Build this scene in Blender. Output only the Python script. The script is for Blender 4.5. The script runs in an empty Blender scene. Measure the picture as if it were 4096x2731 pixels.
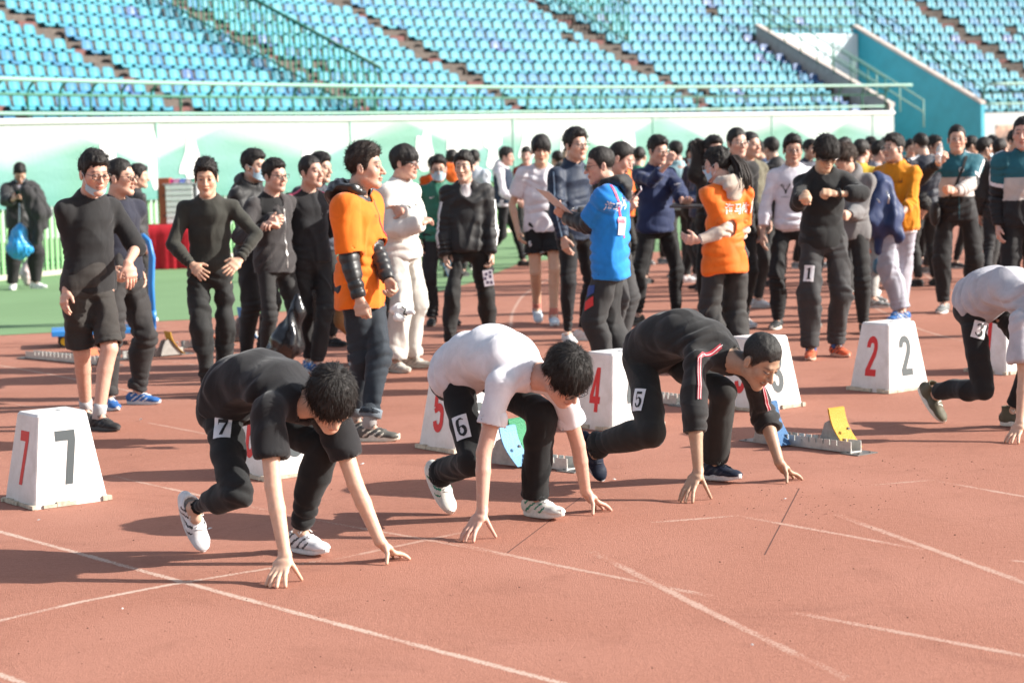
import bpy, bmesh, math, random
import numpy as np
from mathutils import Vector, Matrix
from mathutils.bvhtree import BVHTree

random.seed(7)
rng = np.random.default_rng(7)
PI = math.pi
R = math.radians
scene = bpy.context.scene
col = scene.collection

# ------------------------------------------------------------------ camera, light, exposure
IMG_W, IMG_H = 4096, 2731            # the photograph's own pixels, used to turn a pixel into a place
FPX, PITCH, ROLL, CAM_H = 8400.0, 0.0915, -0.0308, 1.71
_cp, _sp, _cr, _sr = math.cos(PITCH), math.sin(PITCH), math.cos(ROLL), math.sin(ROLL)
_F = np.array([0, _cp, -_sp]); _U0 = np.array([0, _sp, _cp]); _R0 = np.array([1.0, 0, 0])
_RT = _cr * _R0 + _sr * _U0
_UP = -_sr * _R0 + _cr * _U0
cam_data = bpy.data.cameras.new('camera')
cam = bpy.data.objects.new('camera', cam_data)
col.objects.link(cam)
cam_data.sensor_width = 36.0
cam_data.lens = FPX / IMG_W * 36.0
cam_data.clip_end = 1000.0
cam_data.clip_start = 0.3
cam.matrix_world = Matrix(((_RT[0], _UP[0], -_F[0], 0), (_RT[1], _UP[1], -_F[1], 0), (_RT[2], _UP[2], -_F[2], CAM_H), (0, 0, 0, 1)))
cam_data.dof.use_dof = True
cam_data.dof.focus_distance = 9.9
cam_data.dof.aperture_fstop = 3.5
scene.camera = cam

SUN_EL, SUN_AZ = R(28.0), R(-4.0)    # azimuth measured from +X towards +Y
world = bpy.data.worlds.new('World')
scene.world = world
world.use_nodes = True
wn = world.node_tree
for n in list(wn.nodes):
    wn.nodes.remove(n)
sky = wn.nodes.new('ShaderNodeTexSky')
sky.sky_type = 'NISHITA'
sky.sun_disc = False
sky.sun_elevation = SUN_EL
sky.sun_rotation = PI / 2 - SUN_AZ
sky.dust_density = 1.5
bg = wn.nodes.new('ShaderNodeBackground')
bg.inputs['Strength'].default_value = 0.105
wo = wn.nodes.new('ShaderNodeOutputWorld')
hsv = wn.nodes.new('ShaderNodeHueSaturation')       # the camera's white balance: a less blue sky
hsv.inputs['Saturation'].default_value = 0.62
wn.links.new(sky.outputs[0], hsv.inputs['Color'])
wn.links.new(hsv.outputs[0], bg.inputs[0])
wn.links.new(bg.outputs[0], wo.inputs[0])
sun_data = bpy.data.lights.new('sun', 'SUN')
sun_data.energy = 5.0
sun_data.angle = R(0.55)
sun_data.color = (1.0, 0.94, 0.86)
sun = bpy.data.objects.new('sun', sun_data)
col.objects.link(sun)
_sd = Vector((math.cos(SUN_EL) * math.cos(SUN_AZ), math.cos(SUN_EL) * math.sin(SUN_AZ), math.sin(SUN_EL)))
sun.rotation_euler = _sd.to_track_quat('Z', 'Y').to_euler()
sun.location = (30, -5, 20)

scene.view_settings.view_transform = 'Standard'
scene.view_settings.look = 'None'
scene.view_settings.exposure = 0.95
scene.view_settings.gamma = 1.0
scene.view_settings.use_curve_mapping = False
scene.render.engine = 'CYCLES'
scene.cycles.use_denoising = True
scene.cycles.max_bounces = 6
scene.cycles.sample_clamp_indirect = 6.0


def ray(x, y):
    return _F * FPX + _RT * (x - IMG_W / 2) - _UP * (y - IMG_H / 2)


def G(x, y, z=0.0):
    """Where on the level z the photograph's pixel (x, y) lies."""
    d = ray(x, y)
    return np.array([0, 0, CAM_H]) + d * ((z - CAM_H) / d[2])


def at(x, y, D):
    """The place seen at pixel (x, y), D metres ahead."""
    d = ray(x, y)
    return np.array([0, 0, CAM_H]) + d * (D / d[1])


def A3(*v):
    return np.array(v, dtype=float)


def nrm(v):
    v = np.asarray(v, dtype=float)
    return v / max(1e-9, np.linalg.norm(v))


# ------------------------------------------------------------------ objects
def tag(o, label=None, cat=None, group=None, kind=None):
    if label: o['label'] = label
    if cat: o['category'] = cat
    if group: o['group'] = group
    if kind: o['kind'] = kind
    return o


def empty(name, loc=(0, 0, 0), rz=0.0):
    o = bpy.data.objects.new(name, None)
    col.objects.link(o)
    o.location = loc
    o.rotation_euler = (0, 0, rz)
    o.empty_display_size = 0.2
    return o


def mesh_np(name, V, Q, mats, matidx=None, tint=None, smooth=True):
    """A mesh from numpy arrays: V (n,3), Q (m,3 or 4)."""
    me = bpy.data.meshes.new(name)
    V = np.asarray(V, dtype=np.float32); Q = np.asarray(Q, dtype=np.int32)
    k = Q.shape[1]
    me.vertices.add(len(V)); me.vertices.foreach_set('co', V.ravel())
    me.loops.add(Q.size); me.loops.foreach_set('vertex_index', Q.ravel())
    me.polygons.add(len(Q)); me.polygons.foreach_set('loop_start', np.arange(0, Q.size, k, dtype=np.int32))
    for m in (mats if isinstance(mats, (list, tuple)) else [mats]):
        me.materials.append(m)
    if matidx is not None:
        me.polygons.foreach_set('material_index', np.asarray(matidx, dtype=np.int32))
    me.update(calc_edges=True)
    if tint is not None:
        at_ = me.attributes.new('tint', 'FLOAT_COLOR', 'POINT')
        c = np.ones((len(V), 4), dtype=np.float32); c[:, :3] = tint
        at_.data.foreach_set('color', c.ravel())
    if smooth:
        me.polygons.foreach_set('use_smooth', np.ones(len(Q), dtype=bool))
    return me


def link(name, me, parent=None, loc=None, rot=None):
    o = bpy.data.objects.new(name, me)
    col.objects.link(o)
    if parent is not None: o.parent = parent
    if loc is not None: o.location = loc
    if rot is not None: o.rotation_euler = rot
    return o


class MB:
    """Collects boxes, tubes, prisms and quads, then links them as ONE mesh object."""
    def __init__(self):
        self.v = []; self.f = []; self.mi = []; self.cur = 0

    def add(self, vs, fs):
        b = len(self.v)
        self.v += [tuple(float(c) for c in p) for p in vs]
        self.f += [tuple(b + i for i in f) for f in fs]
        self.mi += [self.cur] * len(fs)

    def box(self, c, s, M=None):
        x, y, z = s[0] / 2, s[1] / 2, s[2] / 2
        P = [(-x, -y, -z), (x, -y, -z), (x, y, -z), (-x, y, -z), (-x, -y, z), (x, -y, z), (x, y, z), (-x, y, z)]
        if M is None:
            P = [(p[0] + c[0], p[1] + c[1], p[2] + c[2]) for p in P]
        else:
            P = [tuple(M @ Vector(p) + Vector(c)) for p in P]
        self.add(P, [(3, 2, 1, 0), (4, 5, 6, 7), (0, 1, 5, 4), (1, 2, 6, 5), (2, 3, 7, 6), (3, 0, 4, 7)])

    def hexa(self, b, t):
        """bottom ring b (4) and top ring t (4), counter-clockwise from above"""
        self.add(list(b) + list(t), [(3, 2, 1, 0), (4, 5, 6, 7), (0, 1, 5, 4), (1, 2, 6, 5), (2, 3, 7, 6), (3, 0, 4, 7)])

    def tube(self, pts, r, n=6, cap=True):
        pts = [Vector(p) for p in pts]
        rs = r if isinstance(r, (list, tuple)) else [r] * len(pts)
        rings = []
        prev = None
        for i, p in enumerate(pts):
            d = (pts[min(i + 1, len(pts) - 1)] - pts[max(i - 1, 0)])
            if d.length < 1e-9: d = Vector((0, 0, 1))
            d.normalize()
            if prev is None:
                a = d.orthogonal().normalized()
            else:
                a = (prev - d * prev.dot(d))
                a = a.normalized() if a.length > 1e-6 else d.orthogonal().normalized()
            prev = a
            b = d.cross(a)
            rings.append([p + (a * math.cos(2 * PI * j / n) + b * math.sin(2 * PI * j / n)) * rs[i] for j in range(n)])
        vs = [q for rg in rings for q in rg]
        fs = []
        for i in range(len(pts) - 1):
            for j in range(n):
                k = (j + 1) % n
                fs.append((i * n + j, i * n + k, (i + 1) * n + k, (i + 1) * n + j))
        if cap:
            fs.append(tuple(range(n - 1, -1, -1)))
            fs.append(tuple((len(pts) - 1) * n + j for j in range(n)))
        self.add(vs, fs)

    def quad(self, *p):
        self.add(p, [tuple(range(len(p)))])

    def prism(self, outline, fn, d0, d1):
        """outline of (a,b); fn(a,b,d) gives the place"""
        n = len(outline)
        vs = [fn(a, b, d0) for a, b in outline] + [fn(a, b, d1) for a, b in outline]
        fs = [tuple(range(n - 1, -1, -1)), tuple(range(n, 2 * n))]
        fs += [(i, (i + 1) % n, n + (i + 1) % n, n + i) for i in range(n)]
        self.add(vs, fs)

    def mesh(self, name, mats, smooth=False):
        me = bpy.data.meshes.new(name)
        me.from_pydata(self.v, [], self.f)
        for m in (mats if isinstance(mats, (list, tuple)) else [mats]):
            me.materials.append(m)
        if len(set(self.mi)) > 1:
            me.polygons.foreach_set('material_index', self.mi)
        if smooth:
            me.polygons.foreach_set('use_smooth', [True] * len(self.f))
        me.update()
        return me

    def build(self, name, mats, parent=None, smooth=False, loc=None, bevel=0.0):
        me = self.mesh(name, mats, smooth)
        if bevel:
            bm = bmesh.new(); bm.from_mesh(me)
            bmesh.ops.bevel(bm, geom=[e for e in bm.edges if e.calc_face_angle(0) > 0.6], offset=bevel, segments=2, affect='EDGES', profile=0.6)
            bm.to_mesh(me); bm.free()
        return link(name, me, parent, loc)


# ------------------------------------------------------------------ materials
_mats = {}


def srgb(r, g, b):
    f = lambda c: (c / 255 / 12.92) if c / 255 <= 0.04045 else ((c / 255 + 0.055) / 1.055) ** 2.4
    return (f(r), f(g), f(b))


class NT:
    def __init__(self, name):
        self.m = bpy.data.materials.new(name)
        self.m.use_nodes = True
        self.t = self.m.node_tree
        self.b = self.t.nodes['Principled BSDF']

    def n(self, typ, **kw):
        nd = self.t.nodes.new(typ)
        for k, v in kw.items():
            if hasattr(nd, k): setattr(nd, k, v)
            else: nd.inputs[k].default_value = v
        return nd

    def l(self, a, b):
        self.t.links.new(a, b)

    def coord(self, kind='Object'):
        return self.n('ShaderNodeTexCoord').outputs[kind]

    def noise(self, vec, scale, detail=3, rough=0.55, dist=0.0):
        nd = self.n('ShaderNodeTexNoise')
        nd.inputs['Scale'].default_value = scale
        nd.inputs['Detail'].default_value = detail
        nd.inputs['Roughness'].default_value = rough
        nd.inputs['Distortion'].default_value = dist
        if vec is not None: self.l(vec, nd.inputs['Vector'])
        return nd

    def ramp(self, fac, a, b, c0, c1):
        r = self.n('ShaderNodeValToRGB')
        r.color_ramp.elements[0].position = a; r.color_ramp.elements[1].position = b
        r.color_ramp.elements[0].color = (*c0, 1) if len(c0) == 3 else c0
        r.color_ramp.elements[1].color = (*c1, 1) if len(c1) == 3 else c1
        self.l(fac, r.inputs[0])
        return r.outputs[0]

    def mix(self, fac, a, b, mode='MIX'):
        m = self.n('ShaderNodeMix', data_type='RGBA', blend_type=mode)
        for sock, v in ((m.inputs[0], fac), (m.inputs[6], a), (m.inputs[7], b)):
            if isinstance(v, (int, float)): sock.default_value = v
            elif isinstance(v, tuple): sock.default_value = (*v, 1)
            else: self.l(v, sock)
        return m.outputs[2]

    def bump(self, h, strength, dist, normal=None):
        b = self.n('ShaderNodeBump')
        b.inputs['Strength'].default_value = strength
        b.inputs['Distance'].default_value = dist
        self.l(h, b.inputs['Height'])
        if normal is not None: self.l(normal, b.inputs['Normal'])
        return b.outputs[0]

    def base(self, c, rough=0.6, metal=0.0, spec=None):
        if isinstance(c, tuple): self.b.inputs['Base Color'].default_value = (*c, 1)
        else: self.l(c, self.b.inputs['Base Color'])
        self.b.inputs['Roughness'].default_value = rough
        self.b.inputs['Metallic'].default_value = metal
        if spec is not None: self.b.inputs['Specular IOR Level'].default_value = spec

    def nor(self, s):
        self.l(s, self.b.inputs['Normal'])


def cached(fn):
    def g(*a, **k):
        key = (fn.__name__, a, tuple(sorted(k.items())))
        if key not in _mats: _mats[key] = fn(*a, **k)
        return _mats[key]
    return g


@cached
def cloth(c, rough=0.85, sheen=0.15, wrinkle=1.0, weave=1.0, spec=0.25):
    t = NT('cloth')
    v = t.coord()
    n1 = t.noise(v, 9, 3, 0.6, 0.6)
    n2 = t.noise(v, 420, 2, 0.6)
    dark = tuple(x * 0.80 for x in c); lite = tuple(min(1, x * 1.12) for x in c)
    t.base(t.mix(0.25, t.ramp(n1.outputs[0], 0.3, 0.7, dark, lite), t.ramp(n2.outputs[0], 0.3, 0.7, dark, lite)), rough, spec=spec)
    t.b.inputs['Sheen Weight'].default_value = sheen
    t.b.inputs['Sheen Roughness'].default_value = 0.5
    mp = t.n('ShaderNodeMapping'); mp.inputs['Scale'].default_value = (1, 1, 0.45); t.l(v, mp.inputs[0])
    w = t.noise(mp.outputs[0], 11, 2, 0.45, 0.7)
    b1 = t.bump(w.outputs[0], 0.32 * wrinkle, 0.02)
    b2 = t.bump(n2.outputs[0], 0.25 * weave, 0.0012, b1)
    t.nor(b2)
    return t.m


@cached
def plain(c, rough=0.5, metal=0.0, bump=0.0, scale=60, var=0.12, spec=None):
    t = NT('surface')
    v = t.coord()
    n = t.noise(v, scale, 4, 0.6)
    t.base(t.ramp(n.outputs[0], 0.3, 0.7, tuple(x * (1 - var) for x in c), tuple(min(1, x * (1 + var * 0.6)) for x in c)), rough, metal, spec)
    if bump: t.nor(t.bump(n.outputs[0], bump, 0.004))
    return t.m


@cached
def skin_mat():
    t = NT('skin')
    a = t.n('ShaderNodeAttribute', attribute_name='tint')
    v = t.coord()
    n = t.noise(v, 45, 4, 0.65)
    n2 = t.noise(v, 7, 2)
    c = t.mix(0.35, a.outputs['Color'], t.ramp(n.outputs[0], 0.35, 0.7, (0.72, 0.62, 0.58), (1, 1, 1)), 'MULTIPLY')
    c = t.mix(0.3, c, t.ramp(n2.outputs[0], 0.35, 0.65, (0.95, 0.80, 0.76), (1, 1, 1)), 'MULTIPLY')
    t.base(c, 0.48, spec=0.4)
    t.b.inputs['Subsurface Weight'].default_value = 0.12
    t.b.inputs['Subsurface Radius'].default_value = (1.0, 0.35, 0.2)
    t.b.inputs['Subsurface Scale'].default_value = 0.012
    t.nor(t.bump(n.outputs[0], 0.18, 0.002))
    return t.m


@cached
def hair_mat(c=(0.012, 0.010, 0.009)):
    t = NT('hair')
    v = t.coord()
    mp = t.n('ShaderNodeMapping'); mp.inputs['Scale'].default_value = (1, 1, 0.25); t.l(v, mp.inputs[0])
    n = t.noise(mp.outputs[0], 260, 3, 0.7)
    t.base(t.ramp(n.outputs[0], 0.35, 0.7, tuple(x * 0.45 for x in c), tuple(x * 2.4 for x in c)), 0.55, spec=0.35)
    t.nor(t.bump(n.outputs[0], 0.9, 0.004))
    return t.m

# ------------------------------------------------------------------ smooth solids: primitives, blending, surface nets
class Prim:
    __slots__ = ('lo', 'hi', 'f', 'k', 'op')

    def __init__(self, lo, hi, f, k=0.02, op='add'):
        self.lo = np.asarray(lo, float); self.hi = np.asarray(hi, float); self.f = f; self.k = k; self.op = op


def caps(a, b, ra, rb=None, k=0.02, op='add', f0=False, f1=False):
    a = np.asarray(a, float); b = np.asarray(b, float); rb = ra if rb is None else rb
    d = b - a; L2 = max(float(d @ d), 1e-12); L = math.sqrt(L2); r = max(ra, rb)

    def f(x, y, z):
        ex, ey, ez = x - a[0], y - a[1], z - a[2]
        tt = (ex * d[0] + ey * d[1] + ez * d[2]) / L2
        t = np.clip(tt, 0, 1)
        ex, ey, ez = ex - t * d[0], ey - t * d[1], ez - t * d[2]
        o = np.sqrt(ex * ex + ey * ey + ez * ez) - (ra + t * (rb - ra))
        if f0: o = np.maximum(o, -tt * L)
        if f1: o = np.maximum(o, (tt - 1) * L)
        return o
    return Prim(np.minimum(a, b) - r, np.maximum(a, b) + r, f, k, op)


def etube(a, b, S, wa, da, wb, db, k=0.02, op='add', f0=False, f1=False):
    """elliptical tube from a to b; S the side axis, (w,d) half width along S and half depth across it"""
    a = np.asarray(a, float); b = np.asarray(b, float); d = b - a; L = max(np.linalg.norm(d), 1e-6); Ax = d / L
    S = np.asarray(S, float); S = nrm(S - Ax * (S @ Ax)); N = np.cross(Ax, S); r = max(wa, da, wb, db)

    def f(x, y, z):
        ex, ey, ez = x - a[0], y - a[1], z - a[2]
        tt = (ex * Ax[0] + ey * Ax[1] + ez * Ax[2]) / L
        t = np.clip(tt, 0, 1)
        w = wa + t * (wb - wa); dd = da + t * (db - da); m = np.minimum(w, dd)
        u = (ex * S[0] + ey * S[1] + ez * S[2]) / w
        v = (ex * N[0] + ey * N[1] + ez * N[2]) / dd
        q = (tt - t) * L / m
        o = (np.sqrt(u * u + v * v + q * q) - 1) * m
        if f0: o = np.maximum(o, -tt * L)
        if f1: o = np.maximum(o, (tt - 1) * L)
        return o
    return Prim(np.minimum(a, b) - r, np.maximum(a, b) + r, f, k, op)


def elli(c, r, M=None, k=0.02, op='add'):
    """ellipsoid at c with radii r in the axes of M (columns)"""
    c = np.asarray(c, float); r = np.asarray(r, float); M = np.eye(3) if M is None else np.asarray(M, float); m = float(r.min()); big = float(r.max())
    ext = np.sqrt(((M * r) ** 2).sum(1))

    def f(x, y, z):
        ex, ey, ez = x - c[0], y - c[1], z - c[2]
        p = [(ex * M[0, i] + ey * M[1, i] + ez * M[2, i]) / r[i] for i in range(3)]
        k0 = np.sqrt(p[0] ** 2 + p[1] ** 2 + p[2] ** 2)
        k1 = np.sqrt((p[0] / r[0]) ** 2 + (p[1] / r[1]) ** 2 + (p[2] / r[2]) ** 2)
        return k0 * (k0 - 1) / np.maximum(k1, 1e-6)
    return Prim(c - ext, c + ext, f, k, op)


def half(c, n, lo, hi):
    """keep what lies behind the plane (c, n) inside the box lo..hi"""
    c = np.asarray(c, float); n = nrm(n)

    def f(x, y, z):
        return (x - c[0]) * n[0] + (y - c[1]) * n[1] + (z - c[2]) * n[2]
    return Prim(lo, hi, f, 0, 'cut')


def surface_nets(a, o, h):
    s = a < 0
    c = [s[i:s.shape[0] - 1 + i, j:s.shape[1] - 1 + j, k:s.shape[2] - 1 + k] for i in (0, 1) for j in (0, 1) for k in (0, 1)]
    anyc = c[0].copy(); allc = c[0].copy()
    for q in c[1:]:
        anyc |= q; allc &= q
    act = anyc & ~allc
    ii, jj, kk = np.nonzero(act)
    if len(ii) == 0: return np.zeros((0, 3), np.float32), np.zeros((0, 4), np.int32)
    idx = np.full(act.shape, -1, np.int32); idx[ii, jj, kk] = np.arange(len(ii), dtype=np.int32)
    cv = {(i, j, k): a[ii + i, jj + j, kk + k] for i in (0, 1) for j in (0, 1) for k in (0, 1)}
    acc = np.zeros((len(ii), 3), np.float32); cnt = np.zeros(len(ii), np.float32)
    for ax in range(3):
        for u in (0, 1):
            for v in (0, 1):
                p = [0, 0, 0]; q = [0, 0, 0]
                p[(ax + 1) % 3] = q[(ax + 1) % 3] = u; p[(ax + 2) % 3] = q[(ax + 2) % 3] = v; q[ax] = 1
                A, B = cv[tuple(p)], cv[tuple(q)]
                m = (A < 0) != (B < 0)
                t = np.where(m, A / np.where(m, A - B, 1), 0)
                for e in range(3):
                    acc[:, e] += np.where(m, (t if e == ax else p[e]), 0)
                cnt += m
    V = np.stack([ii, jj, kk], 1).astype(np.float32) + acc / cnt[:, None]
    V = V * h + np.asarray(o, np.float32)
    Q = []
    for ax in range(3):
        b, g = (ax + 1) % 3, (ax + 2) % 3
        sl0 = [slice(None)] * 3; sl1 = [slice(None)] * 3
        sl0[ax] = slice(0, -1); sl1[ax] = slice(1, None)
        A = s[tuple(sl0)]; B = s[tuple(sl1)]
        m = A != B
        sel = [slice(None)] * 3; sel[b] = slice(1, m.shape[b] - 1); sel[g] = slice(1, m.shape[g] - 1)
        m2 = m[tuple(sel)]
        P = list(np.nonzero(m2))
        P[b] = P[b] + 1; P[g] = P[g] + 1
        ins = A[P[0], P[1], P[2]]

        def cell(db, dg):
            c_ = [P[0], P[1], P[2]]
            c_[b] = c_[b] - db; c_[g] = c_[g] - dg
            return idx[c_[0], c_[1], c_[2]]
        q0, q1, q2, q3 = cell(1, 1), cell(0, 1), cell(0, 0), cell(1, 0)
        quad = np.stack([q0, q1, q2, q3], 1)
        quad[~ins] = quad[~ins][:, ::-1]
        Q.append(quad)
    Q = np.concatenate(Q)
    Q = Q[(Q >= 0).all(1)]
    return V, Q


def solid(prims, h, lo=None, hi=None, smooth=0):
    """the blended surface of prims, sampled every h metres"""
    adds = [p for p in prims if p.op == 'add']
    if lo is None:
        lo = np.min([p.lo for p in adds], 0) - 3 * h
        hi = np.max([p.hi for p in adds], 0) + 3 * h
    lo = np.asarray(lo, float); hi = np.asarray(hi, float)
    n = np.maximum(4, np.ceil((hi - lo) / h).astype(int) + 1)
    a = np.full(tuple(n), 1.0, np.float32)
    xs = [(lo[e] + h * np.arange(n[e])).astype(np.float32) for e in range(3)]
    for p in prims:
        pad = p.k + 2.5 * h
        i0 = np.maximum(0, np.floor((p.lo - pad - lo) / h).astype(int)); i1 = np.minimum(n, np.ceil((p.hi + pad - lo) / h).astype(int) + 1)
        if (i1 <= i0).any(): continue
        sl = tuple(slice(i0[e], i1[e]) for e in range(3))
        d = p.f(xs[0][sl[0]][:, None, None], xs[1][sl[1]][None, :, None], xs[2][sl[2]][None, None, :]).astype(np.float32)
        blk = a[sl]
        if p.op == 'add':
            if p.k > 0:
                hh = np.maximum(p.k - np.abs(blk - d), 0)
                np.minimum(blk, d, out=blk); blk -= hh * hh * (0.25 / p.k)
            else:
                np.minimum(blk, d, out=blk)
        elif p.op == 'sub':
            d = -d
            if p.k > 0:
                hh = np.maximum(p.k - np.abs(blk - d), 0)
                np.maximum(blk, d, out=blk); blk += hh * hh * (0.25 / p.k)
            else:
                np.maximum(blk, d, out=blk)
        else:
            np.maximum(blk, d, out=blk)
    V, Q = surface_nets(a, lo, h)
    for _ in range(smooth):
        V = relax(V, Q)
    return V, Q


def relax(V, Q, f=0.5):
    n = len(V); acc = np.zeros((n, 3)); cnt = np.zeros(n)
    for i in range(4):
        u, w = Q[:, i], Q[:, (i + 1) % 4]
        for e in range(3):
            acc[:, e] += np.bincount(u, V[w, e], n) + np.bincount(w, V[u, e], n)
        cnt += np.bincount(u, minlength=n) + np.bincount(w, minlength=n)
    return (V * (1 - f) + f * acc / np.maximum(cnt, 1)[:, None]).astype(np.float32)


def vnormals(V, Q):
    fn = np.cross(V[Q[:, 2]] - V[Q[:, 0]], V[Q[:, 3]] - V[Q[:, 1]])
    N = np.zeros((len(V), 3))
    for i in range(4):
        for e in range(3):
            N[:, e] += np.bincount(Q[:, i], fn[:, e], len(V))
    return N / np.maximum(np.linalg.norm(N, axis=1), 1e-12)[:, None]


def join(parts):
    Vs, Qs, b = [], [], 0
    for V, Q in parts:
        Vs.append(V); Qs.append(Q + b); b += len(V)
    return np.concatenate(Vs), np.concatenate(Qs)


def drop_inside(V, Q, boxes):
    """remove the faces that lie wholly inside one of the boxes"""
    for lo, hi in boxes:
        ins = ((V > lo) & (V < hi)).all(1)
        Q = Q[~ins[Q].all(1)]
    used = np.zeros(len(V), bool); used[Q.ravel()] = True
    m = np.cumsum(used) - 1
    return V[used], m[Q].astype(np.int32)


def drop_outside(V, Q, lo, hi):
    ins = ((V > lo) & (V < hi)).all(1)
    Q = Q[ins[Q].all(1)]
    used = np.zeros(len(V), bool); used[Q.ravel()] = True
    m = np.cumsum(used) - 1
    return V[used], m[Q].astype(np.int32)


class Waves:
    """a cheap smooth random field made of warped sines"""
    def __init__(self, seed, scale=(1, 1, 1), n=7):
        r = np.random.default_rng(seed)
        self.k = r.normal(size=(n, 3)) * np.asarray(scale); self.p = r.uniform(0, 6.28, n)
        self.w = r.normal(size=(3, 3)) * 0.5 * np.asarray(scale); self.q = r.uniform(0, 6.28, 3); self.n = n

    def __call__(self, V, f):
        W = V + 0.18 / max(f, 1e-6) * np.sin(V @ self.w.T * f * 0.7 + self.q) * 3
        return np.sin(W @ self.k.T * f + self.p).sum(1) / math.sqrt(self.n)


# ------------------------------------------------------------------ flat print laid on a surface
_text_cache = {}


def text2d(s, bold=0.0, cjk=False):
    """triangles of a string in a plane, height about 1"""
    key = (s, bold)
    if key in _text_cache: return _text_cache[key]
    cu = bpy.data.curves.new('lettering', 'FONT')
    cu.body = s; cu.size = 1.4; cu.offset = bold; cu.resolution_u = 4; cu.align_x = 'CENTER'; cu.align_y = 'CENTER'
    ob = bpy.data.objects.new('lettering', cu)
    col.objects.link(ob)
    bpy.context.view_layer.update()
    me = ob.evaluated_get(bpy.context.evaluated_depsgraph_get()).to_mesh()
    me.calc_loop_triangles()
    V = np.array([v.co[:2] for v in me.vertices]) if len(me.vertices) else np.zeros((0, 2))
    T = np.array([t.vertices[:] for t in me.loop_triangles]) if len(me.loop_triangles) else np.zeros((0, 3), int)
    bpy.data.objects.remove(ob)
    bpy.data.curves.remove(cu)
    _text_cache[key] = (V, T)
    return V, T


def refine(V, T, maxlen):
    """split triangles until no edge is longer than maxlen"""
    V = [tuple(p) for p in V]; T = [tuple(t) for t in T]
    for _ in range(6):
        mid = {}; out = []; any_ = False

        def m(i, j):
            k = (min(i, j), max(i, j))
            if k not in mid:
                mid[k] = len(V); V.append(tuple((a + b) / 2 for a, b in zip(V[i], V[j])))
            return mid[k]
        L = lambda i, j: math.dist(V[i], V[j])
        for a, b, c in T:
            s = [L(a, b) > maxlen, L(b, c) > maxlen, L(c, a) > maxlen]
            if not any(s): out.append((a, b, c)); continue
            any_ = True
            if all(s):
                x, y, z = m(a, b), m(b, c), m(c, a); out += [(a, x, z), (x, b, y), (z, y, c), (x, y, z)]
            else:
                # rotate so the longest edge is first, split it
                e = max(((L(a, b), (a, b, c)), (L(b, c), (b, c, a)), (L(c, a), (c, a, b))))[1]
                x = m(e[0], e[1]); out += [(e[0], x, e[2]), (x, e[1], e[2])]
        T = out
        if not any_: break
    return np.array(V), np.array(T)


def stroke(pts, w, closed=False):
    """a centre line with half widths -> quads in the plane"""
    P = np.array(pts, float); n = len(P); w = np.full(n, w) if np.isscalar(w) else np.array(w, float)
    d = np.zeros_like(P)
    for i in range(n):
        a, b = P[max(i - 1, 0)], P[min(i + 1, n - 1)]
        if closed: a, b = P[(i - 1) % n], P[(i + 1) % n]
        d[i] = (b - a) / max(1e-9, np.linalg.norm(b - a))
    N = np.stack([-d[:, 1], d[:, 0]], 1)
    V = np.concatenate([P + N * w[:, None], P - N * w[:, None]])
    T = []
    for i in range(n if closed else n - 1):
        j = (i + 1) % n
        T += [(i, n + i, n + j), (i, n + j, j)]
    return V, np.array(T)


def arc(cx, cy, rx, ry, a0, a1, n=12):
    return [(cx + rx * math.cos(R(a0 + (a1 - a0) * i / n)), cy + ry * math.sin(R(a0 + (a1 - a0) * i / n))) for i in range(n + 1)]


def rect2(x0, y0, x1, y1):
    return np.array([(x0, y0), (x1, y0), (x1, y1), (x0, y1)], float), np.array([(0, 1, 2), (0, 2, 3)])


def poly2(pts):
    n = len(pts)
    import mathutils
    tri = mathutils.geometry.tessellate_polygon([[Vector((p[0], p[1], 0)) for p in pts]])
    return np.array(pts, float), np.array(tri)


def joinT(L):
    Vs, Ts, b = [], [], 0
    for i, (V, T) in enumerate(L):          # each piece a hair above the one before, so that none share a plane
        V = np.c_[np.asarray(V, float)[:, :2], np.full(len(V), 0.0007 * i)]
        Vs.append(V); Ts.append(np.asarray(T) + b); b += len(V)
    return np.concatenate(Vs), np.concatenate(Ts)


def fit2(VT, sx, sy, dx=0.0, dy=0.0, sh=0.0):
    V = np.array(VT[0], float)
    W = V.copy()
    W[:, 0] = V[:, 0] * sx + V[:, 1] * sh * sx + dx; W[:, 1] = V[:, 1] * sy + dy
    return W, VT[1]


def digit(ch):
    """bold condensed painted numerals in a box 1 wide, 2 high, centred"""
    s = 0.17
    if ch == '7': L = [poly2([(-.5, 1), (.5, 1), (.5, .62), (.16, -1), (-.22, -1), (.13, .62), (-.5, .62)])]
    elif ch == '4': L = [rect2(.0, -1, .34, 1), rect2(-.5, -.62, .5, -.3), poly2([(-.5, -.3), (-.16, -.3), (.08, .6), (.0, 1)])]
    elif ch == '2': L = [stroke([(-.33, .42)] + arc(0, .5, .33, .33, 180, 0, 12) + [(.33, .40), (.25, .12), (-.05, -.35), (-.3, -.72), (-.3, -.9)], s), rect2(-.48, -1, .5, -.66)]
    elif ch == '3': L = [stroke([(-.33, .42)] + arc(0, .5, .33, .33, 180, -80, 14) + [(-.08, .09)], s), stroke([(-.08, .07)] + arc(0, -.42, .33, .41, 85, -180, 16), s)]
    elif ch == '5': L = [rect2(-.48, .66, .46, 1), stroke([(-.32, .9), (-.34, .05)], s), stroke([(-.34, .05)] + arc(0, -.20, .33, .28, 150, 0, 10) + [(.33, -.5)] + arc(0, -.5, .33, .33, 0, -175, 12), s)]
    elif ch == '6': L = [stroke(arc(0, .5, .33, .33, 5, 180, 10) + [(-.33, -.5)] + arc(0, -.5, .33, .33, 180, 360, 12), s), stroke([(.33, -.5)] + arc(0, -.2, .33, .28, 0, 160, 10), s)]
    else: L = [rect2(-.15, -1, .2, 1)]
    return joinT(L)


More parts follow.
